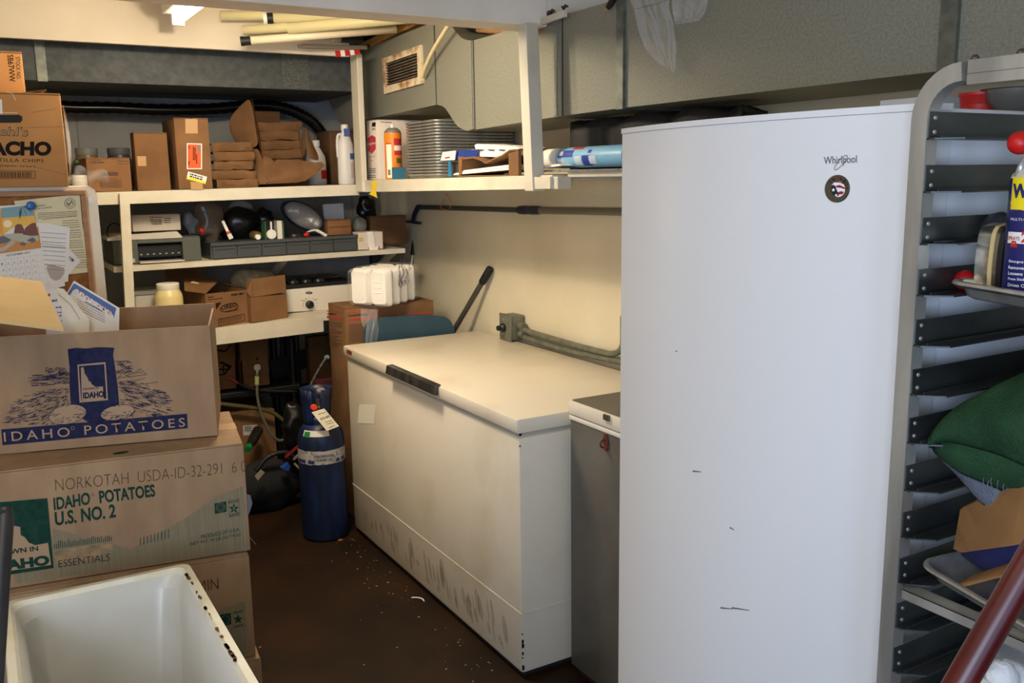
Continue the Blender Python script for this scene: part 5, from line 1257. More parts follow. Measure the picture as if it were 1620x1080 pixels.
t, bd, pl = fbox('small brown box on the right end of the organiser under a white card', 520, 557, 347.5, 4.54, side=517, base=zot(1.6)+.002, m=mat('wood_brown_box', rgb(126, 84, 46), .7, col2=rgb(112, 74, 40), scale=9, stretch=(.3, 1, 6)))
decal(bd, 'lid_line', flat(60, 40, 24), pl, [[(520, 359), (557, 357), (557, 358), (520, 360)]])
b = MB(); b.prism([P(x, y, Y=4.66) for x, y in ((511, 323), (543, 321.5), (544.5, 346), (513, 347.5))], (0, .02, 0)); tag(b.build('white_card', flat(176, 178, 184), None), 'blank white card standing above the small brown box', 'card')
# tissue box, dark box, bag, roll at the right end of the shelf
xa, xc = P(567, 388, Y=4.50).x, P(606, 385, Y=4.50).x; zz = ZM(xa)+.004; zt_ = P(586, 367, Y=4.5).z
t = thing('glove_box', 'white and red dispenser box with white tissue poking out at the shelf end', 'box', ((xa+xc)/2, 4.55, zz))
bd = MB().box(xa, xc, 4.50, 4.62, zz, zt_, .002).build('body', flat(206, 192, 180), t); pl = plY(4.50)
decal(bd, 'red_frame', flat(186, 50, 56), pl, [[(582, 391), (600, 389), (600, 397.5), (584, 398)]], eps=.0006)
decal(bd, 'yellow_mark', flat(190, 180, 60), pl, [[(568, 376), (574, 376), (574, 382), (568, 382)]], eps=.0006)
b = MB(); b.prism([P(x, y, Y=4.494) for x, y in ((581, 367), (590, 366), (592, 378), (594, 390), (599, 389), (598, 396), (585, 397), (582, 384))], (0, .004, 0)); b.build('tissue', PAPER, t)
t, bd, pl = fbox('dark brown carton at the far right end of the middle shelf', 587, 644, 341, 4.68, side=582, base=ZM(1.8)+.012, m=CARDD)
lump('black_bag', 'black bag hanging in the corner under the yellow tape', 'bag', 566, 596, 309, 350, 4.86, BLKBAG, .4, 12)
lump('clear_jar', 'frosted clear jar behind the glove box', 'jar', 558, 580, 342, 370, 4.66, mat('frosted_clear', rgb(120, 120, 112), .4, alpha=.8), .1, 2)

# ================================================================ lower work shelf
YW = 4.43
a, c = P(214, 480, Y=4.62), P(250, 480, Y=4.62); zt_ = P(230, 459, Y=4.62).z; zb = ZL(.7)+.002
t = thing('storage_container', 'frosted white plastic food container with a lid left of the mayonnaise jar', 'container', ((a.x+c.x)/2, 4.7, zb))
MB().box(a.x, c.x+.03, 4.62, 4.78, zb+.04, zt_-.02, .012).build('tub', mat('frosted_white', rgb(180, 178, 166), .5), t, smooth='auto')
MB().box(a.x-.004, c.x+.034, 4.615, 4.785, zt_-.022, zt_, .005).build('lid', mat('frosted_lid', rgb(170, 170, 160), .45), t, smooth='auto')
MB().box(a.x+.01, c.x+.02, 4.63, 4.77, zb, zb+.04).build('dark_tray', BLACKP, t)
q0, q1 = P(245.5, 490, Y=4.50), P(291, 490, Y=4.50); r = (q1.x-q0.x)/2; x = (q0.x+q1.x)/2; zb = ZL(x)+.002; zt_ = P(267, 447.5, Y=4.5).z; H = zt_-zb
t = thing('mayonnaise_jar', 'large plastic jar of pale yellow mayonnaise with a white lid', 'jar', (x, 4.5, zb))
MB().lathe([(r*.9, 0), (r, .008), (r, H*.70), (r*.96, H*.76), (r*.82, H*.84), (r*.78, H*.87)], (x, 4.5, zb), n=36).build('jar_body', mat('mayonnaise', rgb(214, 196, 140), .35, spec=.5), t, smooth='auto')
MB().lathe([(r*.78, H*.86), (r*.8, H*.87), (r*.8, H*.985), (r*.76, H)], (x, 4.5, zb), n=36).build('lid', flat(226, 220, 206, .45), t, smooth='auto')
b = MB(); b.grid(lambda i, j: Vector((x+r*1.01*math.cos(-2.9+.55*i), 4.5+r*1.01*math.sin(-2.9+.55*i), zb+.02+H*.45*j)), 8, 1); b.build('label', flat(200, 196, 200, .5), t, smooth=True)

# cookie carton, open, turned a little
def opencarton(label, BL, BR, TLz, depth, m, name='cardboard_box', flaps=()):
    """open carton from its front bottom corners (world points)"""
    rot = math.atan2(BR.y-BL.y, BR.x-BL.x); L = Vector((BR.x-BL.x, BR.y-BL.y)).length; H = TLz; w = .004
    t = thing(name, label, 'cardboard box', tuple(BL), rot)
    f = MB().box(0, L, 0, w, 0, H, .001).build('front_panel', m, t, local=True)
    MB().box(0, L, depth-w, depth, 0, H, .001).build('back_panel', m, t, local=True)
    MB().box(0, w, w, depth-w, 0, H).build('side_panel', m, t, local=True); MB().box(L-w, L, w, depth-w, 0, H).build('side_panel', m, t, local=True)
    MB().box(w, L-w, w, depth-w, 0, w).build('bottom_panel', m, t, local=True)
    n = Vector((math.sin(rot), -math.cos(rot), 0)); return t, f, (Vector(BL), n), L
BL = P(328.5, 524.5, Z=ZL(1.0)+.002); BL = P(328.5, 519, Y=4.41); BL.z = ZL(BL.x)+.003
BR = P(395, 512, Y=4.455); BR.z = BL.z
Hc = P(325, 465, Y=4.41).z-BL.z
t, f, pl, L = opencarton('open brown cookie carton with an oval name logo on the lower shelf', BL, BR, Hc, .26, CARD)
letpx(f, 'OREO', BLACKINK, pl, (350, 491), (375, 484.5), (349.5, 484), bold=.03)
lines_px(f, 'logo_outline', BLACKINK, pl, [circ(362.5, 486.5, 14.5, 6, 30, rot=-.22)+[circ(362.5, 486.5, 14.5, 6, 30, rot=-.22)[0]]], .004)
decal(f, 'triangle_mark', BLACKINK, pl, [[(341, 479.5), (350.5, 477.5), (342, 490)]])
lines_px(f, 'barcode', BLACKINK, pl, [[(345.5, 505), (386, 496.5), (387, 507), (346, 515), (345.5, 505)]]+[[(348+i*2.4, 505-i*.45), (348.4+i*2.4, 512.5-i*.45)] for i in range(15)], .0032)
scribble(f, BLACKINK, pl, 366, 386, 468, 3, -.12); scribble(f, BLACKINK, pl, 329, 338, 471, 1.6, -.1); scribble(f, BLACKINK, pl, 330, 352, 475, 1.4, -.14); scribble(f, BLACKINK, pl, 357, 376, 494, 2, -.2)
# flaps folded down over the left part and standing up behind
fm = MB(); fm.prism([P(291, 441, Y=4.62), P(346, 444.5, Y=4.62), P(326, 464.5, Y=4.41), P(292, 460, Y=4.45)], (0, 0, .003)); ff = fm.build('flap', CARD, t)
b = MB(); b.prism([P(296, 452, Y=4.54), P(305, 445.5, Y=4.58), P(315, 449, Y=4.56), P(306, 457, Y=4.51)], (0, 0, .0045)); b.build('sticker', flat(216, 204, 160), ff)
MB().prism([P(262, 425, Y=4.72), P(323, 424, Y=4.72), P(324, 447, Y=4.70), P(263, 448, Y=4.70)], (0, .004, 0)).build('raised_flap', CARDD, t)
MB().prism([P(346, 445, Y=4.66), P(388, 456, Y=4.45), P(389, 457, Y=4.45), P(347, 448, Y=4.66)], (0, .003, 0)).build('flap_edge', CARD, t)
BL = P(399, 516, Y=4.42); BL.z = ZL(BL.x)+.004; BR = P(456, 507, Y=4.47); BR.z = BL.z
Hc = P(398, 471, Y=4.42).z-BL.z
t, f, pl, L = opencarton('open plain brown carton with its front flap up between cookie carton and roaster', BL, BR, Hc, .22, CARD)
MB().prism([P(398.5, 470, Y=4.425), P(453, 462, Y=4.475), P(450.5, 434.5, Y=4.50), P(398.5, 441.5, Y=4.45)], (0, .004, 0)).build('flap', CARD, t)
MB().prism([P(390, 462, Y=4.44), P(398, 470, Y=4.425), P(398, 441, Y=4.45), P(388, 446, Y=4.5)], (0, .004, 0)).build('side_flap', CARD, t)
lump('noodle_bag', 'clear bag of pale noodles bulging from behind the open cartons', 'bag', 368, 436, 423, 470, 4.74, mat('noodles_in_film', rgb(150, 138, 108), .35, col2=rgb(196, 184, 150), scale=26, alpha=.92, bump=.7, bscale=30), .3, 5)
# roaster oven
YR_ = 4.60
xa, xc = P(452, 480, Y=YR_).x, P(562, 470, Y=YR_).x; zb = ZL(1.4)+.003; zt_ = P(500, 454, Y=YR_).z; zk = P(480, 492, Y=YR_).z
t = thing('roaster_oven', 'white electric roaster oven with a black knob and dark metal lids', 'roaster oven', ((xa+xc)/2, YR_+.15, zb))
ROM = mat('roaster_white', rgb(214, 206, 190), .4)
bd = MB().prism([(xa, YR_, zk), (xa+.30, YR_, zk-.006), (xa+.34, YR_, zk+.012), (xc, YR_, zk+.014), (xc, YR_, zt_+.006), (xa, YR_, zt_-.002)], (0, .30, 0), bev=.006).build('body', ROM, t, smooth='auto')
MB().box(xa+.005, xc-.005, YR_+.01, YR_+.29, zb, zk+.004).build('base', BLACKP, t)
MB().box(xa-.004, xc+.004, YR_-.004, YR_+.305, zt_+.004, zt_+.02, .004).build('black_rim', BLACKP, t)
PANM = mat('dark_pan_metal', rgb(96, 94, 90), .28, metal=.8)
for k in range(3):
    q = P(463+k*20.5, 448, Y=YR_+.1); MB().lathe([(.034, 0), (.033, .012), (.024, .022), (.004, .026)], (q.x, YR_+.1, zt_+.02), n=24).build('lid', PANM, t, smooth='auto')
b = MB(); b.box(xa+.05, xc-.03, YR_+.16, YR_+.29, zt_+.02, zt_+.04, .006); b.build('rear_pan', PANM, t)
q = P(489.5, 481.5, Y=YR_); kn = MB().lathe([(.0215, 0), (.0215, .006), (.019, .018), (.016, .02)], (q.x, YR_, q.z), (0, -1, 0), 28).build('knob', BLACKP, t, smooth='auto')
pl = plY(YR_)
decal(bd, 'oval_logo', BLACKINK, pl, [circ(489, 463, 5.4, 2.2, 20)]); letpx(bd, 'Oster', flat(226, 220, 206), pl, (486, 464.2), (492, 463.8), (486, 461.8), eps=.0012)
lines_px(bd, 'dial_marks', BLACKINK, pl, [[(489.5+11*math.cos(a), 481.5+10.5*math.sin(a)), (489.5+12.6*math.cos(a), 481.5+12*math.sin(a))] for a in [.6, .2, -.2, -.6, -1.1, -1.6, -2.1]]+[[(476, 475.5), (481, 475)], [(496, 474), (502, 473)]], .002)
lines_px(bd, 'dial_arc', BLACKINK, pl, [circ(489.5, 481.5, 10, 9.6, 10, math.pi*.8, math.pi*1.45)], .0014)

# ================================================================ between chest freezer and back shelf
YT = 4.12
xa, xc = P(545, 490, Y=YT).x, P(686, 480, Y=YT).x; zt_ = P(600, 482.5, Y=YT).z
t, bd = boxbuild('tall brown carton with red bands standing on the floor behind the chest freezer', xa, xc, YT, YT+.235, 0, zt_, CARD, seam='x')
pl = plY(YT); plx = plX(xa); REDI = flat(166, 62, 44, .8)
decal(bd, 'red_band', REDI, pl, [[(551, 504.5), (684, 493), (684, 495.5), (551, 508)]])
decal(bd, 'red_band', REDI, plx, [[(517.5, 499), (543, 502.5), (543, 507), (517.5, 503)]])
scribble(bd, REDI, pl, 551, 600, 496, 2.4, -.07); letpx(bd, 'CHOPPED', BLACKINK, pl, (551, 501), (580, 498.5), (551, 498.2), bold=.03)
scribble(bd, REDI, plx, 518, 541, 493, 2, .06); scribble(bd, BLACKINK, plx, 518, 532, 497, 1.8, .06)
for i in range(12): scribble(bd, GP, plx, 518.5+i*.25, 541 if i % 4 < 3 else 533, 510+i*3+(i//3)*1.6, 1.3, .09)
for i in range(10): scribble(bd, GP, pl, 552, 580, 514+i*3, 1.3, -.06)
lines_px(bd, 'carton_symbol', GP, plx, [[(534, 606), (540, 610), (539, 622), (533, 618), (534, 606)], [(534, 606), (537, 602), (541, 606)]], .004)
# foam clamshell pack on top of it
FOAM = mat('white_foam', rgb(232, 228, 216), .55, bump=.05, bscale=150)
YF = 4.02
ax = Vector((.80, .60, 0)).normalized()   # direction the row of containers runs
def clam(o, w, h, th):
    """closed clamshell seen end on: o lower left front, w wide (across), h high, th thick along the row"""
    ac = Vector((ax.y, -ax.x, 0)); b = MB(); b2 = MB()
    def loop(ins, d, rad):
        pts = []
        for cx_, cz_, a0 in ((w-ins-rad, h-ins-rad, 0), (ins+rad, h-ins-rad, 90), (ins+rad, ins+rad, 180), (w-ins-rad, ins+rad, 270)):
            for k in range(5):
                an = math.radians(a0+22.5*k); pts.append(o+ac*(cx_+rad*math.cos(an))+Vector((0, 0, cz_+rad*math.sin(an)))+ax*d)
        return pts
    for bb, Ls in ((b, [loop(.014, 0, .014), loop(.010, .006, .014), loop(.002, th*.42, .018), loop(0, th*.47, .018), loop(0, th*.5, .018)]), (b2, [loop(0, th*.5, .018), loop(0, th*.53, .018), loop(.002, th*.58, .018), loop(.010, th-.006, .014), loop(.014, th, .014)])):
        R_ = [[bb.bm.verts.new(p) for p in lp] for lp in Ls]
        for i in range(len(R_)-1):
            for j in range(len(R_[0])): bb.bm.faces.new([R_[i][j], R_[i][(j+1) % 20], R_[i+1][(j+1) % 20], R_[i+1][j]])
        bb.bm.faces.new(R_[0]); bb.bm.faces.new(R_[-1])
    return b, b2, ac, loop
zb = zt_+.012
p0 = P(553, 484, Y=YF); p1 = P(591, 484, Y=YF); p2 = P(612, 484, Y=YF)
wid = .105; hh = P(570, 424, Y=YF).z-P(570, 485, Y=YF).z
ac = Vector((ax.y, -ax.x, 0)); o_base = P(554, 485, Y=4.16)
o_base.z = zt_+.004; hh = P(572, 424, Y=4.14).z-o_base.z; nn = 4; th = .072
for cI in range(2):
    for k in range(nn):
        o = o_base+ac*(cI*(wid+.004))+ax*(k*(th+.001))
        b, b2, ac_, loop = clam(o, wid, hh, th)
        lab = ('front' if k == 0 else ('second', 'third', 'rear')[k-1])+' white foam clamshell in the '+('left' if cI == 0 else 'right')+' row of the wrapped pack'
        t = thing('foam_clamshell', lab, 'food container', tuple(o), 0, 'foam clamshells in the wrapped pack')
        b.build('lid', FOAM, t, smooth='auto'); b2.build('base', FOAM, t, smooth='auto')
        if k == 0:
            bb = MB(); q = loop(.03, -.002, .012); bb.prism(q, ax*.004); bb.build('raised_panel', FOAM, t)
            if cI == 1:
                bb = MB()
                for z_ in (.36, .5, .64): bb.obox(o+ac*(wid*.3)+Vector((0, 0, hh*z_))-ax*.004, ac*wid*.36, ax*.003, Vector((0, 0, .006)), .001)
                bb.build('embossed_mark', FOAM, t)['kind'] = 'stuff'
b = MB()
L_ = nn*th+.01; Wd = 2*wid+.012
def wrapf(i, j):
    a = j*2*math.pi; s_ = -.03+i*(L_+.07); sq = 1.0 if 0 < s_ < L_ else max(.25, 1-6*abs(s_-(0 if s_ <= 0 else L_)))
    cx_, cz_ = Wd/2, hh/2
    ex = math.copysign(abs(math.cos(a))**.35, math.cos(a)); ez = math.copysign(abs(math.sin(a))**.35, math.sin(a))
    p = o_base+ax*s_+ac*(cx_+ex*(Wd/2+.006)*sq-.004)+Vector((0, 0, cz_+ez*(hh/2+.006)*sq)); nz = NZ.noise(p*22)
    return p+Vector((nz, nz*.6, abs(nz)))*.008
b.grid(wrapf, 16, 36); t = thing('wrap_bag', 'crinkled clear plastic wrap with purple print around the foam clamshells', 'plastic film', tuple(o_base))
b.build('film', FILM, t, smooth=True)
PUR = mat('purple_print', rgb(84, 76, 130), .5)
b = MB(); rp = random.Random(11)
for k in range(26):
    s_ = rp.uniform(.08, .19); z_ = rp.uniform(.45, .98)*hh; q = o_base+ax*s_+ac*(Wd+.005)+Vector((0, 0, z_)); l = rp.uniform(.015, .05)
    d_ = (ax*rp.uniform(-.5, .8)+Vector((0, 0, rp.uniform(.3, 1)))).normalized()*l
    sd = d_.cross(ac).normalized()*.0022; b.face([q-sd, q+d_-sd, q+d_+sd, q+sd])
b.build('printed_pattern', PUR, t, fix=False)['kind'] = 'stuff'
b = MB(); e0 = o_base+ac*(Wd*.6)-ax*.01
b.grid(lambda i, j: e0+ac*(.10*(j-.5)*(1-.55*i))+Vector((0, 0, -.005-.16*i))-ax*(.03+.02*math.sin(j*14+i*5)*(.4+i)), 14, 18); b.build('loose_tail', FILM, t, smooth=True)
b = MB(); e1 = o_base+ax*(L_+.03)+ac*(Wd*.5); b.ball(e1+Vector((0, 0, hh*.42)), .055, (1.1, .9, 1.25), 20, noise=.6, seed=6); b.build('bunched_end', FILM, t, smooth=True)

# folded blue chair
CHB = mat('blue_grey_plastic', rgb(52, 78, 92), .4, col2=rgb(44, 68, 82), scale=8)
YC = 4.035
t = thing('folding_chair', 'folded blue plastic chair standing behind the chest freezer', 'chair', (1.8, YC, 0))
pl = plY(YC)
ol = [(577, 545), (578, 524), (582, 513), (590, 506), (604, 503), (640, 500), (680, 499.5), (702, 501), (712, 506), (718, 517), (720, 530), (721, 545)]
pp = [onpl(x, y, pl) for x, y in ol]; pp = [pp[0]+Vector((0, 0, -.2))]+pp+[pp[-1]+Vector((0, 0, -.2))]
pp = smoothpath(pp, 3)
def curved(off): return [p+Vector((0, off+.02*(1-((p.x-1.8)/.24)**2), 0)) for p in pp]
A_, B_ = curved(0), curved(.022); b = MB()
va = [b.bm.verts.new(p) for p in A_]; vb = [b.bm.verts.new(p) for p in B_]
b.bm.faces.new(va); b.bm.faces.new(vb[::-1])
for i in range(len(va)):
    j = (i+1) % len(va); b.bm.faces.new([va[j], va[i], vb[i], vb[j]])
bmesh.ops.bevel(b.bm, geom=[e for e in b.bm.edges if len(e.link_faces) == 2 and e.calc_face_angle(0) > 1.2], offset=.005, segments=2, affect='EDGES')
b.build('backrest', CHB, t, smooth='auto')
xl_, xr2 = pp[0].x+.01, pp[-1].x-.01
for x in (xl_, xr2):
    MB().tube([(x, YC+.03, .02), (x, YC+.03, .80)], .011, 10).build('leg', flat(60, 60, 62, .4, metal=.5), t, smooth='auto')
    MB().tube([(x+(.03 if x < 1.8 else -.03), YC+.03, .02), (x+(.03 if x < 1.8 else -.03), YC+.03, .55)], .011, 10).build('leg', flat(60, 60, 62, .4, metal=.5), t, smooth='auto')
MB().box(xl_+.05, xr2-.05, YC+.018, YC+.043, .12, .56, .008).build('seat', CHB, t, smooth='auto')
# pole handle leaning on the cream wall, and a second handle in the corner
def handle(label, A, B, r, gripf, m, lab2=None, ext=0):
    d = B-A; lo = A-d*((A.z-.0)/d.z) if ext else A
    t = thing('pole_handle', label, 'pole', tuple(lo))
    g = A+d*(1-gripf)
    MB().tube([lo, A, g], r, 14).build('shaft', m, t, smooth='auto')
    MB().tube([g-d*.01, g+d*.02, B-d*.01, B], [r*1.25, r*1.4, r*1.4, r*1.2], 14).build('grip', BLACKR, t, smooth='auto')
GSH = mat('grey_shaft', rgb(84, 80, 74), .4, metal=.4)
A_ = P(719, 521, Y=4.12); B_ = P(776, 424, X=WX-.02)
handle('grey pole with a black grip leaning diagonally against the cream wall behind the chest freezer', A_, B_, .0135, .22, GSH, ext=1)
A_ = P(650, 425, Y=4.80); B_ = P(656, 379, Y=4.82)
handle('thin steel handle with a black grip standing in the corner at the middle shelf end', A_, B_, .010, .52, ALU, ext=1)
# conduit
GALC = mat('weathered_conduit', rgb(128, 128, 108), .5, metal=.4, col2=rgb(104, 106, 92), scale=30)
t = thing('electrical_conduit', 'weathered metal outlet box with two conduits along the cream wall above the chest freezer', 'conduit', (WX, 3.5, .95))
c0 = P(806, 518, X=WX-.06)
bx = MB().box(WX-.075, WX-.001, c0.y-.045, c0.y+.055, c0.z-.055, c0.z+.06, .008).build('outlet_box', GALC, t, smooth='auto')
MB().box(WX-.081, WX-.075, c0.y-.05, c0.y+.06, c0.z-.06, c0.z+.065, .004).build('cover_plate', GALC, t, smooth='auto')
q = Vector((WX-.081, c0.y+.015, c0.z)); MB().lathe([(.02, 0), (.02, .012), (.012, .02), (.012, .035)], q, (-1, 0, 0), 20).build('plug', BLACKP, t, smooth='auto')
for dz, dy in ((.035, .02), (-.03, .02)): MB().lathe([(.005, 0), (.004, .003)], (WX-.081, c0.y+dy, c0.z+dz), (-1, 0, 0), 10).build('screw', ALU, bx)
e0 = P(985, 545, X=WX-.03); 
up_ = [Vector((WX-.03, c0.y-.05, c0.z+.012)), P(830, 522, X=WX-.03), P(900, 543, X=WX-.03), P(955, 557.5, X=WX-.03), P(968, 559.5, X=WX-.03), P(978, 557, X=WX-.03), P(984, 549, X=WX-.03), P(986, 538, X=WX-.03), P(986, 500, X=WX-.03)]
MB().tube(smoothpath(up_, 6), .0125, 14).build('upper_conduit', GALC, t, smooth=True)
lo_ = [Vector((WX-.03, c0.y-.05, c0.z-.025)), P(832, 534, X=WX-.03), P(900, 555, X=WX-.03), P(985, 573, X=WX-.03), P(1040, 586, X=WX-.03)]
MB().tube(smoothpath(lo_, 6), .0115, 14).build('lower_conduit', GALC, t, smooth=True)
for pth in (up_, lo_): MB().tube([pth[0], pth[0]+Vector((0, -.035, -.002))], .0185, 14).build('connector', GALC, t, smooth='auto')
# telescopic pole along the cream wall
XP = WX-.035
t = thing('telescopic_pole', 'grey telescopic pole with a dark blue collar hanging along the cream wall', 'pole', (XP, 3.8, 1.49))
PG1 = mat('dark_grey_pole', rgb(70, 72, 66), .45, metal=.3); PG2 = mat('grey_pole', rgb(112, 108, 94), .45, metal=.3)
a0, a1, a2, a3 = P(664, 327.5, X=XP), P(822, 332, X=XP), P(852, 332.5, X=XP), P(1000, 335, X=XP)
MB().tube([a0, a1], .0125, 14).build('thin_section', PG1, t, smooth='auto')
MB().tube([a2, a3], .0155, 14).build('thick_section', PG2, t, smooth='auto')
NB = mat('navy_plastic', rgb(30, 34, 54), .4)
dd = (a2-a1); MB().tube([a1-dd*.1, a1, a1+dd*.35, a1+dd*.5, a1+dd*.6, a2, a2+dd*.1], [.014, .019, .02, .017, .02, .019, .0165], 16).build('collar', NB, t, smooth='auto')
b = MB(); b.tube([a0+Vector((0, -.01, 0)), a0+Vector((0, .02, 0)), P(656, 338, X=XP), P(653, 350, X=XP)], [.014, .015, .013, .012], 12); b.bar(P(644, 350, X=XP), P(664, 353, X=XP), .02, .012); b.build('end_hook', NB, t, smooth='auto')
ORW = flat(196, 122, 40, .5)
for py0 in ((702, 316, 697, 328, 706, 332), (706, 306, 712, 316, 712, 330)):
    qq = [P(py0[i], py0[i+1], X=XP-.016) for i in (0, 2, 4)]; MB().tube(smoothpath(qq, 5), .0025, 6).build('orange_tie', ORW, t, smooth=True)
# ================================================================ things on the right wall shelf
SXr = 1.735
# white and red cooking spray carton
yA, yB = P(597.5, 240, X=SXr).y, P(581, 240, X=SXr).y
zb = ZR(4.2)+.001; zt_ = P(590, 190, X=SXr).z
t, bd = boxbuild('tall white carton with a red hexagon beside the corner post', SXr, SXr+.24, yA, yB, zb, zt_, mat('white_carton', rgb(222, 210, 196), .6), name='spray_carton')
t['category'] = 'box'
plx = plX(SXr); ply_ = plY(yA); REDC = flat(186, 44, 50, .5)
decal(bd, 'red_hexagon', REDC, plx, [[(588.5, 213.5), (594.3, 217), (594.6, 236), (588.5, 243), (582, 238), (581.6, 219)]])
letpx(bd, 'Vegalene', flat(236, 226, 214), plx, (581.8, 231.5), (594.3, 229), (581.8, 226), eps=.001, bold=.01)
decal(bd, 'printed_mark', BLACKINK, plx, [[(588.5, 194), (594.3, 193), (594.4, 199.8), (588.5, 200.5)]]); scribble(bd, BLACKINK, plx, 588.5, 594, 203.5, 1); scribble(bd, BLACKINK, plx, 588.5, 594, 205.5, 1)
letpx(bd, 'Flavor Oil', REDC, plx, (583.5, 249.5), (593.5, 248.5), (583.5, 247)); letpx(bd, 'Net', REDC, plx, (586.5, 255), (590.5, 254.6), (586.5, 252.6))
for i in range(5): scribble(bd, BLACKINK, plx, 584, 594.5, 267.5+i*3+(i > 2)*1.5, 1.2, -.03)
scribble(bd, BLACKINK, ply_, 602, 620, 193.5, 1.3, .06)
# orange spray can
yc = 4.06; q0, q1 = P(610, 250, Y=yc), P(635, 250, Y=yc); r = (q1.x-q0.x)/2; x = (q0.x+q1.x)/2
zb = ZR(yc)+.001; zs_ = P(622, 210, Y=yc-r).z; ztp = P(622, 196, Y=yc).z
t = thing('spray_can', 'orange cleaner spray can with grey dome standing beside the white carton', 'spray can', (x, yc, zb))
ORC = flat(236, 128, 30, .35)
bd = MB().lathe([(r*.95, 0), (r, .004), (r, zs_-zb)], (x, yc, zb), n=40).build('can_body', ORC, t, smooth='auto')
MB().lathe([(r, zs_-zb-.002), (r*.93, zs_-zb+.010), (r*.6, zs_-zb+.022), (r*.5, zs_-zb+.024)], (x, yc, zb), n=32).build('dome', flat(150, 144, 132, .3, metal=.5), t, smooth='auto')
MB().lathe([(.007, 0), (.009, .004), (.008, ztp-zs_-.024)], (x, yc, zs_+.022), n=16).build('nozzle', PAPER, t, smooth='auto')
av = math.atan2(-yc, -x)
def cpatch(nm, m, u0, u1, y0, y1, rr=.0008):
    z0_, z1_ = P(622, y0, Y=yc-r).z, P(622, y1, Y=yc-r).z; b = MB()
    b.grid(lambda i, j: Vector((x+(r+rr)*math.cos(av+(u0+(u1-u0)*i)/r), yc+(r+rr)*math.sin(av+(u0+(u1-u0)*i)/r), z0_*(1-j)+z1_*j)), 14, 1); return b.build(nm, m, bd, smooth=True)
cpatch('white_label', flat(236, 222, 196), -.036, -.008, 281, 228); cpatch('red_label', REDC, .004, .05, 245, 219, .001); cpatch('white_stripe', flat(236, 222, 196), .004, .05, 238, 230, .0014)
cpatch('red_edge', REDC, -.036, -.008, 228, 226, .001); cpatch('leaf_print', flat(70, 90, 50), .014, .04, 258, 250, .001); cpatch('barcode', flat(120, 110, 100), -.030, -.016, 277, 268, .0012)
# blue box edge
b = MB(); qa = P(623, 282, Y=3.98); 
tag(MB().box(qa.x, qa.x+.06, 3.98, 4.0, ZR(4)+.001, P(630, 264.5, Y=3.98).z).build('blue_booklet', flat(48, 104, 128), None), 'teal blue booklet standing between orange can and pan stack', 'booklet')
# stack of half sheet pans
kx, ky = 1.742, P(690, 240, X=1.742).y
yl_ = P(640, 240, X=1.742).y
zb = ZR(3.7)+.001; ztk = P(690, 186, X=1.742).z; n_p = 18; pitch_ = (ztk-zb-.012)/n_p
PANB = mat('stacked_pan_aluminium', rgb(168, 166, 158), .34, metal=.55, col2=rgb(140, 138, 130), scale=24)
pm = None
for k in range(n_p):
    t = thing('half_sheet_pan', 'aluminium half sheet pan in the tall stack on the right wall shelf', 'baking tray', (kx+.2, (ky+yl_)/2, zb+k*pitch_), 0, 'half sheet pans stacked on the wall shelf')
    if pm is None:
        LX, LY = .40, yl_-ky
        def lp(ins, z, rad, N=5):
            o = []
            for cx_, cy_, a0 in ((LX/2-ins-rad, LY/2-ins-rad, 0), (-LX/2+ins+rad, LY/2-ins-rad, 90), (-LX/2+ins+rad, -LY/2+ins+rad, 180), (LX/2-ins-rad, -LY/2+ins+rad, 270)):
                for i in range(N+1):
                    an = math.radians(a0+90*i/N); o.append((cx_+rad*math.cos(an), cy_+rad*math.sin(an), z))
            return o
        hp2 = pitch_*1.55
        Ls = [lp(.002, hp2-.009, .03), lp(0, hp2-.006, .03), lp(.0, hp2-.002, .03), lp(.004, hp2, .027), lp(.008, hp2-.002, .026), lp(.014, .002, .022), lp(.018, 0.0005, .02)]
        b = MB(); R_ = [[b.bm.verts.new(p) for p in l] for l in Ls]; m_ = len(R_[0])
        for i in range(len(R_)-1):
            for j in range(m_): b.bm.faces.new([R_[i][j], R_[i][(j+1) % m_], R_[i+1][(j+1) % m_], R_[i+1][j]])
        b.bm.faces.new(R_[-1]); pm = b.build('tray', PANB, t, local=True, smooth='auto')
    else:
        c_ = pm.copy(); COL.objects.link(c_); c_.parent = t
    t.location.x += random.uniform(-.002, .002); t.location.y += random.uniform(-.002, .002)
# blue and white packet before the pans
XB = 1.715
b = MB(); pp = [P(x, y, X=XB) for x, y in ((697, 254), (700, 240.5), (721, 238), (719, 253))]
t = thing('blue_packet', 'blue and white paper packet lying against the pan stack', 'packet', tuple(pp[0]))
b.prism(pp, (.004, 0, 0)); w_ = b.build('white_panel', flat(226, 216, 208), t)
lines_px(w_, 'red_mark', RED, plX(XB), [[(704, 250), (712, 248.5)]], .005, eps=.001)
MB().prism([P(x, y, X=XB+.012) for x, y in ((721, 238), (756, 236.5), (754, 250), (719, 253))], (.004, 0, 0)).build('blue_panel', flat(34, 58, 130, .4), t)
MB().prism([P(x, y, X=XB+.004) for x, y in ((709, 254), (713, 255), (714, 279), (709, 279))], (.004, 0, 0)).build('blue_edge', flat(40, 110, 150, .4), t)
MB().prism([P(x, y, X=XB+.03) for x, y in ((712, 256), (726, 256), (726, 277), (714, 278))], (.004, 0, 0)).build('clear_panel', mat('dark_film', rgb(70, 66, 62), .3), t)
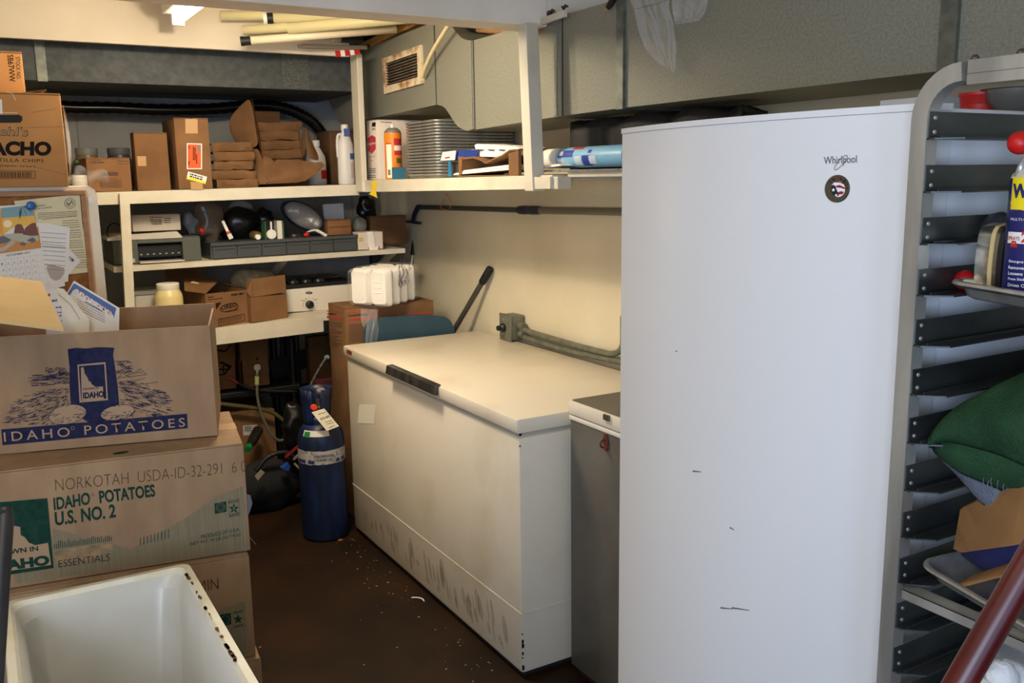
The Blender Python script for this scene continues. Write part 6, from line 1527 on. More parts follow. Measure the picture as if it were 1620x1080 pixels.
# torn open flat carton with foam sheets
t = thing('torn_carton', 'torn open brown carton holding white foam lids on the wall shelf', 'cardboard box', (1.8, 3.1, ZR(3.1)))
ya_, yb_ = P(823, 262, X=1.71).y, P(726, 262, X=1.71).y
zf_ = ZR(3.1)+.002
MB().box(1.70, 1.95, ya_, yb_, zf_, zf_+.004).build('bottom_panel', CARD, t)
MB().prism([P(726, 279, X=1.705), P(730, 275, X=1.705), P(731, 252, X=1.705), P(725, 250, X=1.705)], (.2, 0, 0)).build('end_panel', CARD, t)
MB().prism([(1.703, ya_, zf_+.004), (1.703, ya_+.07, zf_+.004), (1.703, ya_+.07, P(806, 242, X=1.703).z), (1.703, ya_, P(824, 238, X=1.703).z)], (.012, 0, 0)).build('front_panel', CARD, t)
tr = [(725, 250), (735, 252), (748, 250), (760, 254), (768, 259), (782, 252), (793, 248), (806, 239), (820, 238)]
MB().prism([P(x, y, X=1.71) for x, y in tr]+[P(x, y-2.5, X=1.71) for x, y in tr[::-1]], (.16, 0, .004)).build('torn_flap', CARD, t)
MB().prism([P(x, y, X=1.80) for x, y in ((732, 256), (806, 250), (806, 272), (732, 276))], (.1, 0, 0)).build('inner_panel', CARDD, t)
for i, (x0_, x1_, dy) in enumerate(((716, 808, 0), (730, 808, -4.5))):
    b = MB(); a, c = P(x0_, 277+dy, X=1.708), P(x1_, 268.5+dy, X=1.708)
    b.prism([a+Vector((0, 0, .0)), c, c+Vector((0, 0, .009)), a+Vector((0, -.02, .008))], (.09, 0, 0), bev=.002)
    tag(b.build('foam_sheet', FOAM, None, smooth='auto'), ('lower', 'upper')[i]+' white foam sheet sticking out of the torn carton', 'foam sheet')
# foam egg tray on top
t = thing('foam_tray', 'white foam carton with holes resting on the torn carton', 'food container', (1.78, 3.1, P(780, 248, X=1.74).z))
def along(px, py, X=1.738): return P(px, py, X=X)
MB().prism([along(753, 240), along(815, 238), along(812, 245), along(790, 248.5), along(760, 248), ], (.12, 0, 0), bev=.003).build('lower_tray', FOAM, t)
MB().prism([along(745, 236.5), along(806, 239.5), along(806, 242), along(746, 239.5)], (.14, 0, 0), bev=.002).build('rim', FOAM, t)
up_t = MB().prism([along(750, 229), along(754, 227.5), along(816, 232), along(822, 235), along(818, 240), along(752, 236.5)], (.12, 0, 0), bev=.003).build('upper_tray', FOAM, t)
for px in (760, 777, 794): 
    bb = MB(); bb.prism([onpl(px-5, 236, plX(1.738), .0015), onpl(px+6, 236.5, plX(1.738), .0015), onpl(px+4, 238.8, plX(1.738), .0015), onpl(px-3, 238.2, plX(1.738), .0015)], (.001, 0, 0)); bb.build('hole', flat(70, 52, 40), up_t)
# big spray canister lying on its side, liner and boards
xC = 1.80; A_ = P(867, 248, X=xC); rad = (P(866, 231.5, X=xC).z-P(866, 262.5, X=xC).z)/2; 
yN = A_.y; zC = ZR(2.5)+.034+rad*0
base_z = 1.668
zC = base_z+.012+rad
t = thing('spray_canister', 'large white and blue canister lying on its side on the narrow shelf', 'canister', (xC, yN-.2, base_z+.012))
MB().lathe([(rad*.80, .004), (rad*.86, 0), (rad*.98, .003), (rad, .008), (rad, .10)], (xC, yN, zC), (0, -1, 0), n=40).build('white_cap', flat(226, 222, 212, .4), t, smooth='auto')
LBL = mat('pale_blue_label', rgb(120, 176, 206), .4, col2=rgb(150, 196, 220), scale=8)
cbd = MB().lathe([(rad*1.0, .10), (rad*1.015, .102), (rad*1.015, .45), (rad*.9, .47)], (xC, yN, zC), (0, -1, 0), n=40).build('can_body', LBL, t, smooth='auto')
def lpatch(nm, m, d0, d1, a0, a1, rr=.0008, par=cbd):
    b = MB(); b.grid(lambda i, j: Vector((xC-(rad*1.015+rr)*math.cos(a0+(a1-a0)*j), yN-(d0+(d1-d0)*i), zC+(rad*1.015+rr)*math.sin(a0+(a1-a0)*j))), 1, 10); return b.build(nm, m, par, smooth=True)
NB2 = flat(44, 62, 150, .4)
lpatch('blue_panel', NB2, .118, .205, .05, .75); lpatch('white_inset', flat(220, 222, 230), .124, .145, .2, .65, .0012); lpatch('white_panel', flat(206, 214, 226), .112, .15, -.7, -.1); lpatch('blue_block', NB2, .26, .31, -.9, .15); lpatch('barcode_block', flat(190, 200, 220), .30, .34, -.7, .1, .0012); lpatch('white_text_block', flat(190, 206, 222), .215, .255, -.8, .1)
lpatch('red_script', flat(170, 50, 60), .19, .25, .85, 1.3); lpatch('recycle_mark', NB2, .29, .31, .35, .7)
t = thing('foam_board', 'folded white liner board under the white and blue canister', 'board', (1.78, 2.5, base_z))
MB().box(1.735, 2.0, 1.95, P(860, 265, X=1.735).y, base_z, base_z+.006).build('board', mat('speckled_edge', rgb(150, 146, 138), .8, col2=rgb(80, 76, 70), scale=180), t)
MB().prism([P(858, 262, X=1.732), P(884, 259, X=1.732), P(888, 262, X=1.732), P(858, 266, X=1.732)], (.05, 0, 0)).build('bent_sheet', PAPER, t)
tag(MB().box(1.86, 2.05, 2.70, 2.74, ZR(2.65)+.002, P(860, 237, X=1.86).z).build('brown_packet', CARDD, None), 'brown cardboard edge behind the near shelf post', 'cardboard')
# yellow tape hanging from the shelf corner
t = thing('yellow_tape', 'scrap of bright yellow tape hanging from the shelf edge at the corner post', 'tape', tuple(P(592, 290, X=1.678)))
YT_ = flat(236, 204, 30, .5)
MB().prism([P(x, y, X=1.6785) for x, y in ((587, 287), (597.5, 287), (595, 296), (593.5, 304), (587, 303), (589, 296))], (-.001, 0, 0)).build('strip', YT_, t)
MB().prism([P(x, y, X=1.672) for x, y in ((588, 303), (594, 300), (597, 313), (591, 310), (584, 307))], (-.001, 0, 0)).build('curled_end', YT_, t)

# ================================================================ stored overhead
TUBEG = mat('yellowed_clear_tube', rgb(232, 222, 170), .25, alpha=.75, spec=.5)
def guard(label, A, B, r, m=TUBEG, capm=None, capn='end_cap', big=False):
    t = thing('tube_guard', label, 'tube', tuple(A)); d = (B-A).normalized()
    b = MB(); b.tube([A, B], r, 18, caps=False); b.build('tube', m, t, smooth=True, solid=.0012)
    if capm: 
        MB().tube([A-d*.012, A+d*.004], r*1.22, 18).build(capn, capm, t, smooth='auto'); MB().tube([A+d*.004, A+d*.03], r*1.12, 18).build('collar', capm if not big else BLACKR, t, smooth='auto')
    return t
def tubepx(a, b_, Ya, Yb): 
    return P(a[0], a[1], Y=Ya), P(b_[0], b_[1], Y=Yb)
WHP = flat(228, 224, 214, .4)
A_, B_ = tubepx((349, 25), (600, 23), 4.26, 4.10); guard('yellowed clear tube farthest back of the tubes stored under the ceiling', A_, A_+(B_-A_)*1.5, .021)
A_, B_ = tubepx((421, 29), (640, 24), 4.18, 4.0); guard('yellowed tube with a white and black ring end among the stored tubes', A_, A_+(B_-A_)*1.5, .021, capm=WHP, capn='white_ring', big=True)
A_, B_ = tubepx((384, 48), (560, 36), 4.22, 4.05); guard('short yellowed clear tube in the middle of the stored tubes', A_, A_+(B_-A_)*1.3, .020)
A_, B_ = tubepx((455, 45), (630, 30), 4.10, 3.9); guard('widest yellowed clear tube lying in front of the stored tubes', A_, A_+(B_-A_)*1.6, .024)
A_, B_ = tubepx((385, 65), (560, 51.5), 4.16, 4.05); guard('white tube with a black end cap lowest of the stored tubes', A_, A_+(B_-A_)*1.4, .0165, flat(226, 212, 180, .4), BLACKR, 'black_end_cap')
A_, B_ = P(474, 73, Y=4.24), P(578, 76, Y=4.34)
t = thing('metal_strip', 'short grey metal channel lying across the corner post', 'channel', tuple(A_))
d = B_-A_; MB().bar(A_, B_, .03, .016).build('channel', mat('grey_channel', rgb(160, 150, 136), .45, metal=.4), t); MB().bar(A_+d*.02+Vector((0, 0, .008)), B_+Vector((0, 0, .008)), .034, .002).build('flange', ALU, t)
A_, B_ = P(521, 61, Y=4.2), P(560, 63, Y=4.24)
t = thing('clear_bottle', 'small clear plastic tube with a dark end lying on the metal channel', 'tube', tuple(A_))
MB().tube([A_, A_.lerp(B_, .4)], .017, 16).build('clear_end', mat('clear_tube_end', rgb(196, 186, 166), .1, alpha=.5), t, smooth='auto'); MB().tube([A_.lerp(B_, .4), B_+(B_-A_)*.3], .0165, 16).build('dark_body', BLACKP, t, smooth='auto')
# striped tape round the top of the post
t = thing('striped_tape', 'red and white striped tape hanging at the top of the corner post', 'tape', tuple(P(548, 84, Y=4.2)))
for i, (x0_, x1_) in enumerate(((530, 538), (538, 545), (545, 553), (553, 560), (560, 569))):
    y_ = 84.5-i*.4; b = MB(); b.prism([P(x0_, y_-4.5, Y=4.2), P(x1_, y_-4.5, Y=4.2), P(x1_+1.5, y_+5-i*.6, Y=4.2), P(x0_+2, y_+6-i*.6, Y=4.2)], (0, .002, 0)); b.build('red_stripe' if i % 2 == 0 else 'white_stripe', RED if i % 2 == 0 else PAPER, t)
# boards on the duct
WOODR = mat('rough_wood', rgb(196, 152, 84), .75, col2=rgb(150, 104, 50), scale=20, stretch=(1, 6, 1))
for lab, a, c, w_, h_ in (('rough split board lying on the duct nearest the tubes', (577, 72), (650, 40), .05, .018), ('second rough board lying on the duct behind the vent grille', (592, 72), (672, 34), .05, .014)):
    A_ = P(a[0], a[1], X=1.815); B_ = P(c[0], c[1], X=1.83); b = MB(); b.bar(A_, B_+(B_-A_)*.2, w_, h_); o = b.build('wooden_board', WOODR, None); tag(o, lab, 'board')
A_, B_ = P(712, 33, X=1.82), P(740, 38, X=1.82)
tag(MB().bar(A_, B_+(B_-A_)*.4, .05, .012).build('wooden_board', WOODR, None), 'orange lit board end on the duct left of the black drill', 'board')
# black power tool on the duct
t = thing('power_tool', 'black and tan power tool lying on top of the duct behind the near post', 'power tool', tuple(P(760, 45, X=1.86)))
A_, B_, C_ = P(738, 42, X=1.88), P(770, 46, X=1.88), P(815, 48, X=1.88)
MB().tube(smoothpath([A_, A_.lerp(B_, .5), B_], 4), [.020]*4+[.022]*5, 14).build('motor_housing', BLACKR, t, smooth='auto'); MB().tube([B_.lerp(A_, .3)+Vector((-.01, 0, -.006)), C_+Vector((-.01, 0, -.008))], .012, 12).build('tan_grip', flat(150, 110, 70), t, smooth='auto'); MB().tube([B_, C_], [.02, .016], 12).build('gear_head', BLACKP, t, smooth='auto')
# pale rod hanging from the header to the grille
A_, B_ = P(716, 30, X=1.74), P(668, 122, X=1.775)
t = thing('pale_rod', 'bent cream rod slanting across the duct beside the vent grille', 'rod', tuple(B_))
MB().tube(smoothpath([A_, P(700, 55, X=1.745), P(684, 82, X=1.755), P(673, 106, X=1.765), B_], 5), .0085, 12).build('rod', flat(214, 196, 150, .5), t, smooth='auto')
MB().lathe([(.009, 0), (.009, .004)], B_, (0, 0, -1), 12).build('end_ring', flat(190, 170, 120), t, smooth='auto')
# white bar and dark clips at the header corner
A_, B_ = P(848, 38, X=1.77), P(895, 21, X=1.77)
t = thing('white_bar', 'white painted bar with dark rusty clips above the duct at the near post', 'bar', tuple(A_))
MB().bar(A_, B_, .012, .022).build('bar', WHITEP, t)
for px, py in ((848, 29), (872, 18), (893, 11)):
    q = P(px, py, X=1.765); MB().tube([q+Vector((0, .016, .004)), q+Vector((0, .005, -.004)), q+Vector((0, -.006, .003)), q+Vector((0, -.02, -.002))], [.003, .006, .005, .003], 8).build('clip', mat('dark_rust', rgb(58, 46, 38), .8), t, smooth=True)
b = MB(); q = P(844, 45, X=1.73); b.tube([q+Vector((0, .008*math.cos(a), .008*math.sin(a))) for a in [2*math.pi*i/12 for i in range(12)]]+[q+Vector((0, .008, 0))], .002, 6); b.build('ring', mat('dark_rust', None), t, smooth=True)
# plug of a cord hanging in front of the duct
q = P(965, 8, X=1.77)
t = thing('power_plug', 'black power plug dangling before the duct at the top of the picture', 'plug', tuple(q))
A_, B_ = P(974, -6, X=1.77), P(962, 12, X=1.77); MB().tube([A_+(A_-B_)*.6, A_, A_.lerp(B_, .6), B_], [.006, .010, .011, .009], 12).build('plug_body', BLACKR, t, smooth='auto')
for dx in (-.004, .004): MB().bar(B_+Vector((0, dx, 0)), B_+(B_-A_)*.35+Vector((0, dx, 0)), .002, .006).build('prong', mat('brass', rgb(190, 160, 96), .3, metal=.9), t)
A2 = A_+(A_-B_)*.6; MB().tube([A2, A2+Vector((.02, -.02, .28))], .004, 8).build('cord', BLACKR, t, smooth=True)
# plastic sheet hanging over the duct
t = thing('plastic_sheet', 'crumpled clear plastic sheeting hanging down over the duct face', 'plastic film', tuple(P(1050, 50, X=1.78)))
def shf(outl, X0):
    # columns from left edge to right edge, rows from top to bottom
    def fn(i, j):
        n = len(outl)-1; k = min(int(j*n), n-1); f = j*n-k
        xl_, yl2, xr3, yr3 = [outl[k][m]*(1-f)+outl[k+1][m]*f for m in range(4)]
        px, py = xl_+(xr3-xl_)*i, yl2+(yr3-yl2)*i; nz = NZ.noise(Vector((i*6, j*5, X0*7))); return P(px, py, X=X0-.012-.02*abs(nz)-.006*math.sin(i*17+j*2))
    return fn
b = MB(); b.grid(shf([(985, -25, 1062, -25), (1003, 15, 1058, 12), (1010, 48, 1066, 40), (1021, 78, 1071, 78), (1042, 100, 1069, 108), (1056, 110, 1066, 115)], 1.78), 24, 30); b.build('film', FILM, t, smooth=True)
b = MB(); b.grid(shf([(1062, -25, 1122, -25), (1063, 10, 1120, 5), (1066, 30, 1114, 24), (1069, 39, 1106, 33)], 1.775), 18, 18); b.build('gathered_edge', FILM, t, smooth=True)

# ================================================================ under the back shelf
tx, ty, tr_ = 1.298, 3.985, .107
t = thing('gas_cylinder', 'dark blue gas cylinder with a collar and hanging tag left of the chest freezer', 'gas cylinder', (tx, ty, 0))
CYL = mat('scuffed_blue_paint', rgb(15, 27, 54), .38, col2=rgb(24, 50, 108), scale=11, stretch=(1, 1, .3), contrast=(.5, .8), bump=.05)
def cz_(py): return P(512, py, Y=ty-tr_).z
zsld = P(512, 706, Y=ty-tr_).z
cb_ = MB().lathe([(tr_*.9, 0), (tr_, .012), (tr_, zsld), (tr_*.97, zsld+.03), (tr_*.86, zsld+.062), (tr_*.66, zsld+.088), (tr_*.42, zsld+.10), (tr_*.3, zsld+.105)], (tx, ty, 0), n=48).build('body', CYL, t, smooth='auto')
zc_ = P(500, 672, Y=ty).z; zct = P(500, 613, Y=ty).z; xcol = P(500.5, 640, Y=ty).x; rc = (P(524.5, 630, Y=ty).x-P(477, 630, Y=ty).x)/2
av = math.atan2(-ty, -xcol)
b = MB()
def colf(i, j):
    a = av+.62+(2*math.pi-1.24)*i; rr = rc*(.80+.2*j); return Vector((xcol+rr*math.cos(a), ty+rr*math.sin(a), zc_+(zct-zc_)*j))
b.grid(colf, 40, 6); b.build('collar', CYL, t, smooth=True, solid=.005)
b = MB()
for s_ in (-1, 1): 
    b.grid(lambda i, j: Vector((xcol+rc*(.8+.2*j)*math.cos(av+s_*(.28+.36*i)), ty+rc*(.8+.2*j)*math.sin(av+s_*(.28+.36*i)), zc_+(zct-zc_)*j)), 6, 4)
b.build('collar_side', CYL, t, smooth=True, solid=.005)['kind'] = 'stuff'
b = MB(); b.grid(lambda i, j: Vector((xcol+rc*.82*math.cos(av-.3+.6*i), ty+rc*.82*math.sin(av-.3+.6*i), zc_+.05*j)), 6, 3); b.build('collar_lip', CYL, t, smooth=True, solid=.005)
VAL = mat('worn_brass', rgb(110, 100, 84), .4, metal=.7)
MB().lathe([(.02, 0), (.02, .05), (.026, .055), (.026, .075), (.014, .08), (.014, .11)], (xcol+.012, ty, zc_+.01), n=20).build('valve', VAL, t, smooth='auto')
MB().lathe([(.016, 0), (.02, .004), (.02, .016), (.016, .02)], (xcol+.014, ty-.03, zct-.02), (0, -.3, 1), 16).build('valve_wheel', mat('dull_grey_wheel', rgb(120, 112, 98), .5), t, smooth='auto')
q = P(495.5, 644, Y=ty-rc*.75); MB().lathe([(.012, 0), (.015, .003), (.015, .014), (.012, .018)], q, (0, -1, .1), 18).build('red_knob', flat(216, 60, 30, .4), t, smooth='auto')
pl = (Vector(P(515, 665, Y=ty-.118)), Vector((.15, -1, .28)).normalized())
tg = [onpl(x, y, pl) for x, y in ((493, 652), (513, 646), (536.5, 674), (517, 681.5))]
b = MB(); b.prism(tg, Vector((0, .001, 0))); tgo = b.build('hanging_tag', flat(226, 216, 190), t)
letpx(tgo, 'CO2 GAS', BLACKINK, pl, (507.5, 665), (522, 659), (505.5, 662), bold=.03); letpx(tgo, 'EMPTY', BLACKINK, pl, (521.5, 677.5), (531, 673.5), (520.3, 675.6)); scribble(tgo, GP, pl, 503, 515, 656, 1.2, -.3); scribble(tgo, GP, pl, 514, 526, 668.5, 1, -.3); scribble(tgo, GP, pl, 517, 528, 671.5, 1, -.3)
def cylstrip(nm, m, y0, y1, a0, a1, rr=.0008, wob=0, par=cb_):
    z0_, z1_ = cz_(y0), cz_(y1); am = math.atan2(-ty, -tx); b = MB(); 
    b.grid(lambda i, j: Vector((tx+(tr_+rr)*math.cos(am+a0+(a1-a0)*i), ty+(tr_+rr)*math.sin(am+a0+(a1-a0)*i), (z0_ if j == 0 else z1_)+(wob*NZ.noise(Vector((i*14, j*9, 3))) if wob else 0))), 30, 1); return b.build(nm, m, par, smooth=True)
WORN = mat('worn_white_label', rgb(176, 172, 164), .6, col2=rgb(110, 108, 108), scale=60, contrast=(.5, .7))
cylstrip('worn_band', WORN, 735.5, 714, -1.5, 1.5, .0008, .004)
for a0, a1 in ((-1.3, -.75), (-.62, -.32), (.62, .82), (.92, 1.2)): cylstrip('blue_patch', flat(44, 52, 100), 734, 728.5, a0, a1, .0014)
for s_, y0, y1, a0, a1 in (('CARBON DIOXIDE', 724, 720, -.35, .5), ('LIQUEFIED GAS', 730, 726.2, -.28, .45)):
    cyl_letters(cb_, s_, flat(36, 40, 84), a0*tr_, a1*tr_, cz_(y0), cz_(y1), .0016, .02, R=tr_, C=(tx, ty), av=math.atan2(-ty, -tx))
b = MB(); am = math.atan2(-ty, -tx)
b.grid(lambda i, j: Vector((tx+tr_*(.93-.10*j+.012)*math.cos(am-.9+1.3*i), ty+tr_*(.93-.10*j+.012)*math.sin(am-.9+1.3*i), zsld+.043+.026*j)), 16, 3); b.build('shoulder_label', flat(206, 202, 190, .5), cb_, smooth=True)
b = MB(); b.grid(lambda i, j: Vector((tx+tr_*(.945-.10*j+.016)*math.cos(am-.85+.34*i), ty+tr_*(.945-.10*j+.016)*math.sin(am-.85+.34*i), zsld+.040+.024*j)), 6, 2); b.build('green_diamond', flat(20, 110, 60, .5), cb_, smooth=True)

# black cart with shelves carrying cartons and hoses
YK = 4.62
BLKM = mat('black_cart_metal', rgb(22, 22, 23), .45)
xk0, xk1 = P(330, 620, Y=YK).x-.05, P(476, 620, Y=YK).x; zk_ = P(380, 619, Y=YK).z
t = thing('utility_cart', 'black utility cart under the work shelf carrying torn cartons and hoses', 'cart', ((xk0+xk1)/2, YK+.2, 0))
MB().box(xk0, xk1, YK, YK+.42, zk_-.03, zk_, .006).build('shelf', BLKM, t); MB().box(xk0, xk1, YK, YK+.42, .10, .13, .006).build('shelf', BLKM, t)
for x, y in ((xk0+.02, YK+.02), (xk1-.03, YK+.02), (xk0+.02, YK+.4), (xk1-.03, YK+.4)):
    MB().tube([(x, y, .05), (x, y, .84)], .014, 12).build('post', BLKM, t, smooth='auto'); MB().lathe([(.02, -.012), (.026, -.01), (.026, .01), (.02, .012)], (x, y, .026), (0, 1, 0), 14).build('caster', BLACKR, t, smooth='auto')
# torn cartons on the cart
def torn(label, pl_, pr_, pt, yf, dep, zb, side):
    x0_, x1_ = P(pl_, 570, Y=yf).x, P(pr_, 570, Y=yf).x; z1_ = P((pl_+pr_)/2, pt, Y=yf).z
    t = thing('torn_carton', label, 'cardboard box', ((x0_+x1_)/2, yf+dep/2, zb)); w = .005
    MB().box(x0_, x1_, yf, yf+w, zb, zb+(z1_-zb)*.55).build('front_panel', CARD, t); MB().box(x0_, x0_+w, yf, yf+dep, zb, z1_).build('side_panel', CARD, t); MB().box(x1_-w, x1_, yf, yf+dep, zb, z1_).build('side_panel', CARD, t)
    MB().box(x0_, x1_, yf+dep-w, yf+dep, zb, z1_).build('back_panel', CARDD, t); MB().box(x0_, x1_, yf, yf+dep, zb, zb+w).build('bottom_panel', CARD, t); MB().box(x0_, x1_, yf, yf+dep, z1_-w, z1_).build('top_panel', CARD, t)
    return t, x0_, x1_, z1_
t, xa, xb, z1_ = torn('torn brown carton with a hanging pointed flap on the black cart', 381, 424, 533, 4.66, .3, zk_+.002, 374)
MB().prism([P(x, y, Y=4.655) for x, y in ((378, 540), (418, 534), (421, 546), (412, 548), (412, 562), (396, 575), (384, 573))], (0, .004, 0)).build('hanging_flap', CARD, t)
MB().box(P(409, 570, Y=4.66).x, xb, 4.657, 4.661, zk_+.01, z1_).build('front_strip', CARD, t)
t, xa, xb, z1_ = torn('torn brown carton with a black diamond mark left on the black cart', 318, 373, 536, 4.68, .3, zk_+.002, 310)
fp_ = MB().prism([P(x, y, Y=4.675) for x, y in ((318, 540), (372, 537), (368, 548), (372, 560), (372, 600), (318, 606))], (0, .004, 0)); fp_ = fp_.build('front_flap', CARD, t)
lines_px(fp_, 'diamond_mark', BLACKINK, plY(4.675), [[(347, 573), (366, 579), (355, 592), (344, 593)], [(347, 584), (362, 584)], [(353, 578), (354, 590)], [(341, 553), (356, 556), (366, 545)]], .008)
decal(fp_, 'diamond_edge', BLACKINK, plY(4.675), [[(347, 571), (352, 572), (366.5, 579), (364, 584), (358, 580)]], eps=.001)
# carton with label on the lower shelf
t, bd, pl = fbox('brown carton with a white shipping label on the lower level of the black cart', 360, 437, 652, 4.64, depth=.34, base=.132, m=CARD)
lb_ = MB().prism([P(x, y, Y=4.64) for x, y in ((384, 673), (407, 671.5), (408, 687), (385, 688.5))], (0, -.001, 0)).build('shipping_label', flat(180, 180, 178), bd)
for i in range(3): scribble(lb_, BLACKINK, plY(4.638), 387, 398, 676+i*3, 1.4, -.06)
lines_px(lb_, 'barcode', BLACKINK, plY(4.638), [[(401+i*1.1, 676), (401.2+i*1.1, 685)] for i in range(5)], .002)
# bottle lying with a green cap behind the carton stack
q = P(394, 700, Y=4.3); 
t = thing('drink_bottle', 'dark clear bottle with a green cap lying beside the carton stack', 'bottle', (q.x, 4.4, .36))
A_, B_ = P(402, 692, Y=4.5), P(392.5, 709, Y=4.42)
d = (B_-A_); MB().tube([A_-d*.8, A_-d*.7, A_+d*.2, A_+d*.6, A_+d*.8], [.018, .026, .026, .02, .013], 20).build('bottle_body', mat('dark_bottle', rgb(36, 32, 28), .12, spec=.8), t, smooth='auto'); MB().tube([A_+d*.8, A_+d*1.1], .0165, 16).build('green_cap', flat(24, 120, 60, .4), t, smooth='auto')
# hose with washers hanging in front of the cart
def hosepx(name, label, pts, Y0, r, m, Y1=None):
    n = len(pts); return [P(x, y, Y=Y0+((Y1 or Y0)-Y0)*i/(n-1)) for i, (x, y) in enumerate(pts)]
HOSE = mat('clear_grey_hose', rgb(104, 104, 84), .3, alpha=.85)
t = thing('gas_hose', 'clear grey hose with a round washer end looping down before the black cart', 'hose', tuple(P(407, 600, Y=4.5)))
pth = hosepx('', '', [(407, 588), (407, 600), (407, 625), (412, 650), (420, 670), (428, 685), (440, 696), (450, 694), (453, 684), (450, 672)], 4.52, 0, 0)
MB().tube(smoothpath(pth, 5), .0075, 10).build('hose', HOSE, t, smooth=True)
q = P(407, 581, Y=4.52); MB().lathe([(.013, -.004), (.017, -.002), (.017, .002), (.013, .004)], q, (0, -1, 0), 18).build('washer', flat(150, 150, 140, .4), t, smooth='auto')
MB().tube([P(407, 586, Y=4.52), P(407, 596, Y=4.52)], .005, 10).build('nipple', ALU, t, smooth='auto'); MB().tube([P(406.5, 595, Y=4.52), P(406.5, 608, Y=4.52)], .0115, 12).build('crimp', flat(150, 150, 96, .5), t, smooth='auto')
t = thing('olive_hose', 'olive hose running across the black cart towards the gas cylinder', 'hose', tuple(P(345, 638, Y=4.58)))
MB().tube(smoothpath(hosepx('', '', [(330, 636), (360, 640), (400, 645), (430, 652), (452, 668), (474, 686)], 4.58, 0, 0), 5), .011, 10).build('hose', flat(78, 74, 40, .45), t, smooth=True)
t = thing('braided_hose', 'braided hose rising from the gas cylinder to a fitting by the tall carton', 'hose', tuple(P(492, 610, Y=4.3)))
MB().tube(smoothpath(hosepx('', '', [(486, 628), (492, 608), (500, 592), (508, 578), (516, 566)], 4.30, 0, 0), 5), .0075, 10).build('hose', mat('braided_grey', rgb(110, 106, 92), .35, metal=.5, col2=rgb(40, 38, 34), scale=80), t, smooth=True)
q = P(517, 565, Y=4.3); MB().lathe([(.011, -.008), (.011, .008)], q, (.5, -1, .5), 12).build('fitting', ALU, t, smooth='auto')
t = thing('wire_bundle', 'red and black wire end sticking out between the cartons on the cart', 'wire', tuple(P(365, 600, Y=4.6)))
MB().tube(smoothpath(hosepx('', '', [(360, 596), (368, 600), (376, 606), (390, 612)], 4.60, 0, 0), 4), .006, 8).build('red_wire', flat(150, 60, 66, .5), t, smooth=True); MB().tube(smoothpath(hosepx('', '', [(376, 605), (392, 613), (420, 618), (470, 619)], 4.60, 0, 0), 4), .008, 8).build('black_wire', BLACKR, t, smooth=True)
# black frame stand and bags between cart and tall carton
t = thing('black_stand', 'black metal stand with hanging straps between the cart and the back carton', 'stand', (P(455, 600, Y=4.86).x, 4.86, 0))
for px, w_ in ((434, .03), (447, .022), (458, .05), (470, .03)):
    q = P(px, 560, Y=4.86); MB().tube([(q.x, 4.86, .0), (q.x, 4.86, .86)], w_/2, 10).build('upright', BLKM, t, smooth='auto')
q0, q1 = P(428, 585, Y=4.84), P(490, 565, Y=4.84); MB().bar(q0, q1, .03, .10).build('crossbar', BLKM, t)
q0, q1 = P(428, 620, Y=4.84), P(492, 612, Y=4.84); MB().bar(q0, q1, .03, .05).build('crossbar', BLKM, t)
for k in range(4):
    q0, q1 = P(442+k*6, 596, Y=4.83), P(446+k*7, 660, Y=4.8); MB().bar(q0, q1, .012, .003, up=(0, 1, 0)).build('strap', flat(56, 54, 50, .5) if k % 2 else BLACKR, t)
lump('black_bag', 'black plastic bag stuffed behind the gas cylinder', 'bag', 448, 484, 640, 715, 4.5, BLKBAG, .4, 21)
t, bd, pl = fbox('brown carton with a green corner print standing at the back below the shelf', 490, 556, 530, 4.72, side=484, base=.0, m=CARDD)
decal(bd, 'green_print', flat(26, 92, 56, .7), pl, [[(508, 568), (516, 556), (521, 552), (522, 572), (514, 575)]])
tag(MB().bar(P(498, 604, Y=4.45), P(530, 602, Y=4.45), .05, .022).build('maroon_book', flat(78, 30, 40), None), 'maroon edged book lying behind the cylinder collar', 'book')
# tool bag and clutter on the floor
q0, q1 = P(398, 770, Y=4.32), P(480, 770, Y=4.32)
t = thing('tool_bag', 'black fabric tool bag slumped on the floor beside the gas cylinder', 'bag', ((q0.x+q1.x)/2, 4.45, 0))
hh = P(440, 722, Y=4.45).z
b = MB(); b.ball(((q0.x+q1.x)/2-.03, 4.46, hh*.48), (q1.x-q0.x)/2+.03, (1.1, .55, hh*.5/((q1.x-q0.x)/2+.03)), 28, .3, 17); b.build('bag_body', mat('black_fabric', rgb(24, 24, 26), .85, bump=.4, bscale=90), t, smooth=True)
MB().tube(smoothpath([P(405, 745, Y=4.36), P(425, 722, Y=4.36), P(455, 716, Y=4.36), P(474, 735, Y=4.36)], 6), .012, 10).build('strap', BLACKR, t, smooth=True)
MB().prism([P(x, y, Y=4.30) for x, y in ((403, 753), (413, 742.5), (419, 747), (408, 760))], (0, .004, 0)).build('cream_patch', flat(150, 142, 118), t)
b = MB(); b.prism([P(x, y, Y=4.32) for x, y in ((445, 740), (456, 732), (460, 738), (457, 746), (450, 744))], (0, .03, 0), bev=.004); tag(b.build('blue_grip', flat(36, 72, 150, .4), None), 'small bright blue plastic grip on the black tool bag', 'tool')
A_, B_ = P(452, 723, Y=4.34), P(473, 705, Y=4.28)
t = thing('hand_tool', 'hand tool with a red handle leaning on the tool bag', 'tool', tuple(A_))
MB().bar(A_, B_, .014, .016, bev=.003).build('handle', flat(140, 34, 36, .4), t); MB().bar(P(464, 727, Y=4.27), P(474, 717, Y=4.27), .008, .01).build('shank', ALU, t)
MB().bar(P(466, 733, Y=4.26), P(475, 742, Y=4.26), .01, .01).build('pale_end', flat(150, 140, 108), t)
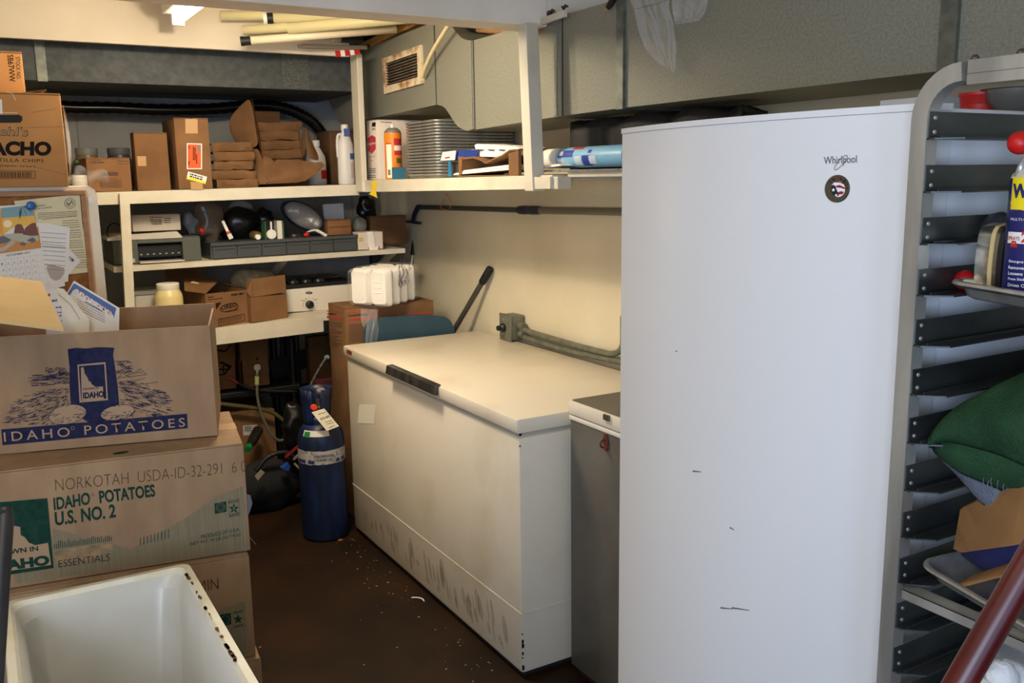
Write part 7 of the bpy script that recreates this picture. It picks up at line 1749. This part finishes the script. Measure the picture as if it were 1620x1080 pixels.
# paper tag at the carton stack, straw and crumbs on the floor
t_ = MB().prism([P(x, y, Y=2.46) for x, y in ((388, 782), (396, 783), (399.5, 796), (394, 813), (388, 815))], (0, .001, 0)); tag(t_.build('white_tag', flat(176, 184, 204), None), 'white folded tag sticking out behind the green print carton', 'paper')
A_, B_ = P(386, 840, Y=2.47), P(405, 861, Y=2.5); tag(MB().tube([A_, B_], [.002, .001], 6).build('straw_bit', flat(150, 120, 76), None), 'thin straw sliver sticking out right of the carton stack', 'straw')
tag(MB().tube(smoothpath([P(341, 665, Y=2.46), P(350, 676, Y=2.44), P(357, 684, Y=2.42), P(349, 684, Y=2.44), P(342, 682, Y=2.46)], 5), .0022, 6).build('string', flat(190, 170, 130), None, smooth=True), 'loop of pale string lying on the second carton', 'string')
b = MB(); rc_ = random.Random(21)
for k in range(95):
    u_ = rc_.random()
    if k < 72: y = 2.45+u_*1.6; x = 1.405-abs(rc_.gauss(0, .07))-.012
    else: y = rc_.uniform(2.0, 4.2); x = rc_.uniform(.62, 1.36)
    s_ = rc_.uniform(.001, .0036)*(1.3 if k % 17 == 0 else 1); b.ball((x, y, s_*.5), s_, (rc_.uniform(.7, 1.8), 1, .6), 6)
o = b.build('floor_crumbs', mat('pale_crumbs', rgb(166, 146, 112), .85, col2=rgb(110, 86, 58), scale=90), None); tag(o, 'pale crumbs and grit scattered along the foot of the chest freezer', 'debris'); o['kind'] = 'stuff'
tag(MB().tube(smoothpath([P(651, 945, Z=.004), P(660, 945, Z=.006), P(668, 947, Z=.008), P(671, 951, Z=.004)], 5), .0028, 8).build('paper_twist', PAPER, None, smooth=True), 'small white twist of paper on the floor by the chest freezer', 'paper')
tag(MB().box(P(538, 855, Z=0).x-.01, P(538, 855, Z=0).x+.012, P(538, 855, Z=0).y-.008, P(538, 855, Z=0).y+.008, 0, .006, .002).build('orange_scrap', flat(150, 76, 36), None), 'orange scrap on the floor at the foot of the gas cylinder', 'debris')

# dark tarp added to darken the gap above the narrow shelf, behind the canister
b = MB(); b.grid(lambda i, j: Vector((1.905+.03*math.sin(i*19)*.4+.10*(1-math.cos(j*math.pi))*.0+(.0 if j < .5 else .2*(j-.5)), 1.95+.86*i, 1.670+(.165*min(1, j*2))+.012*math.sin(i*23+j*5)*min(1, j*3))), 30, 10)
tag(b.build('gap_filler', mat('dark_gap_filler', rgb(34, 32, 29), .7, bump=.3, bscale=40), None, smooth=True, solid=.01), 'added dark tarp on the narrow shelf behind the canister', 'filler')
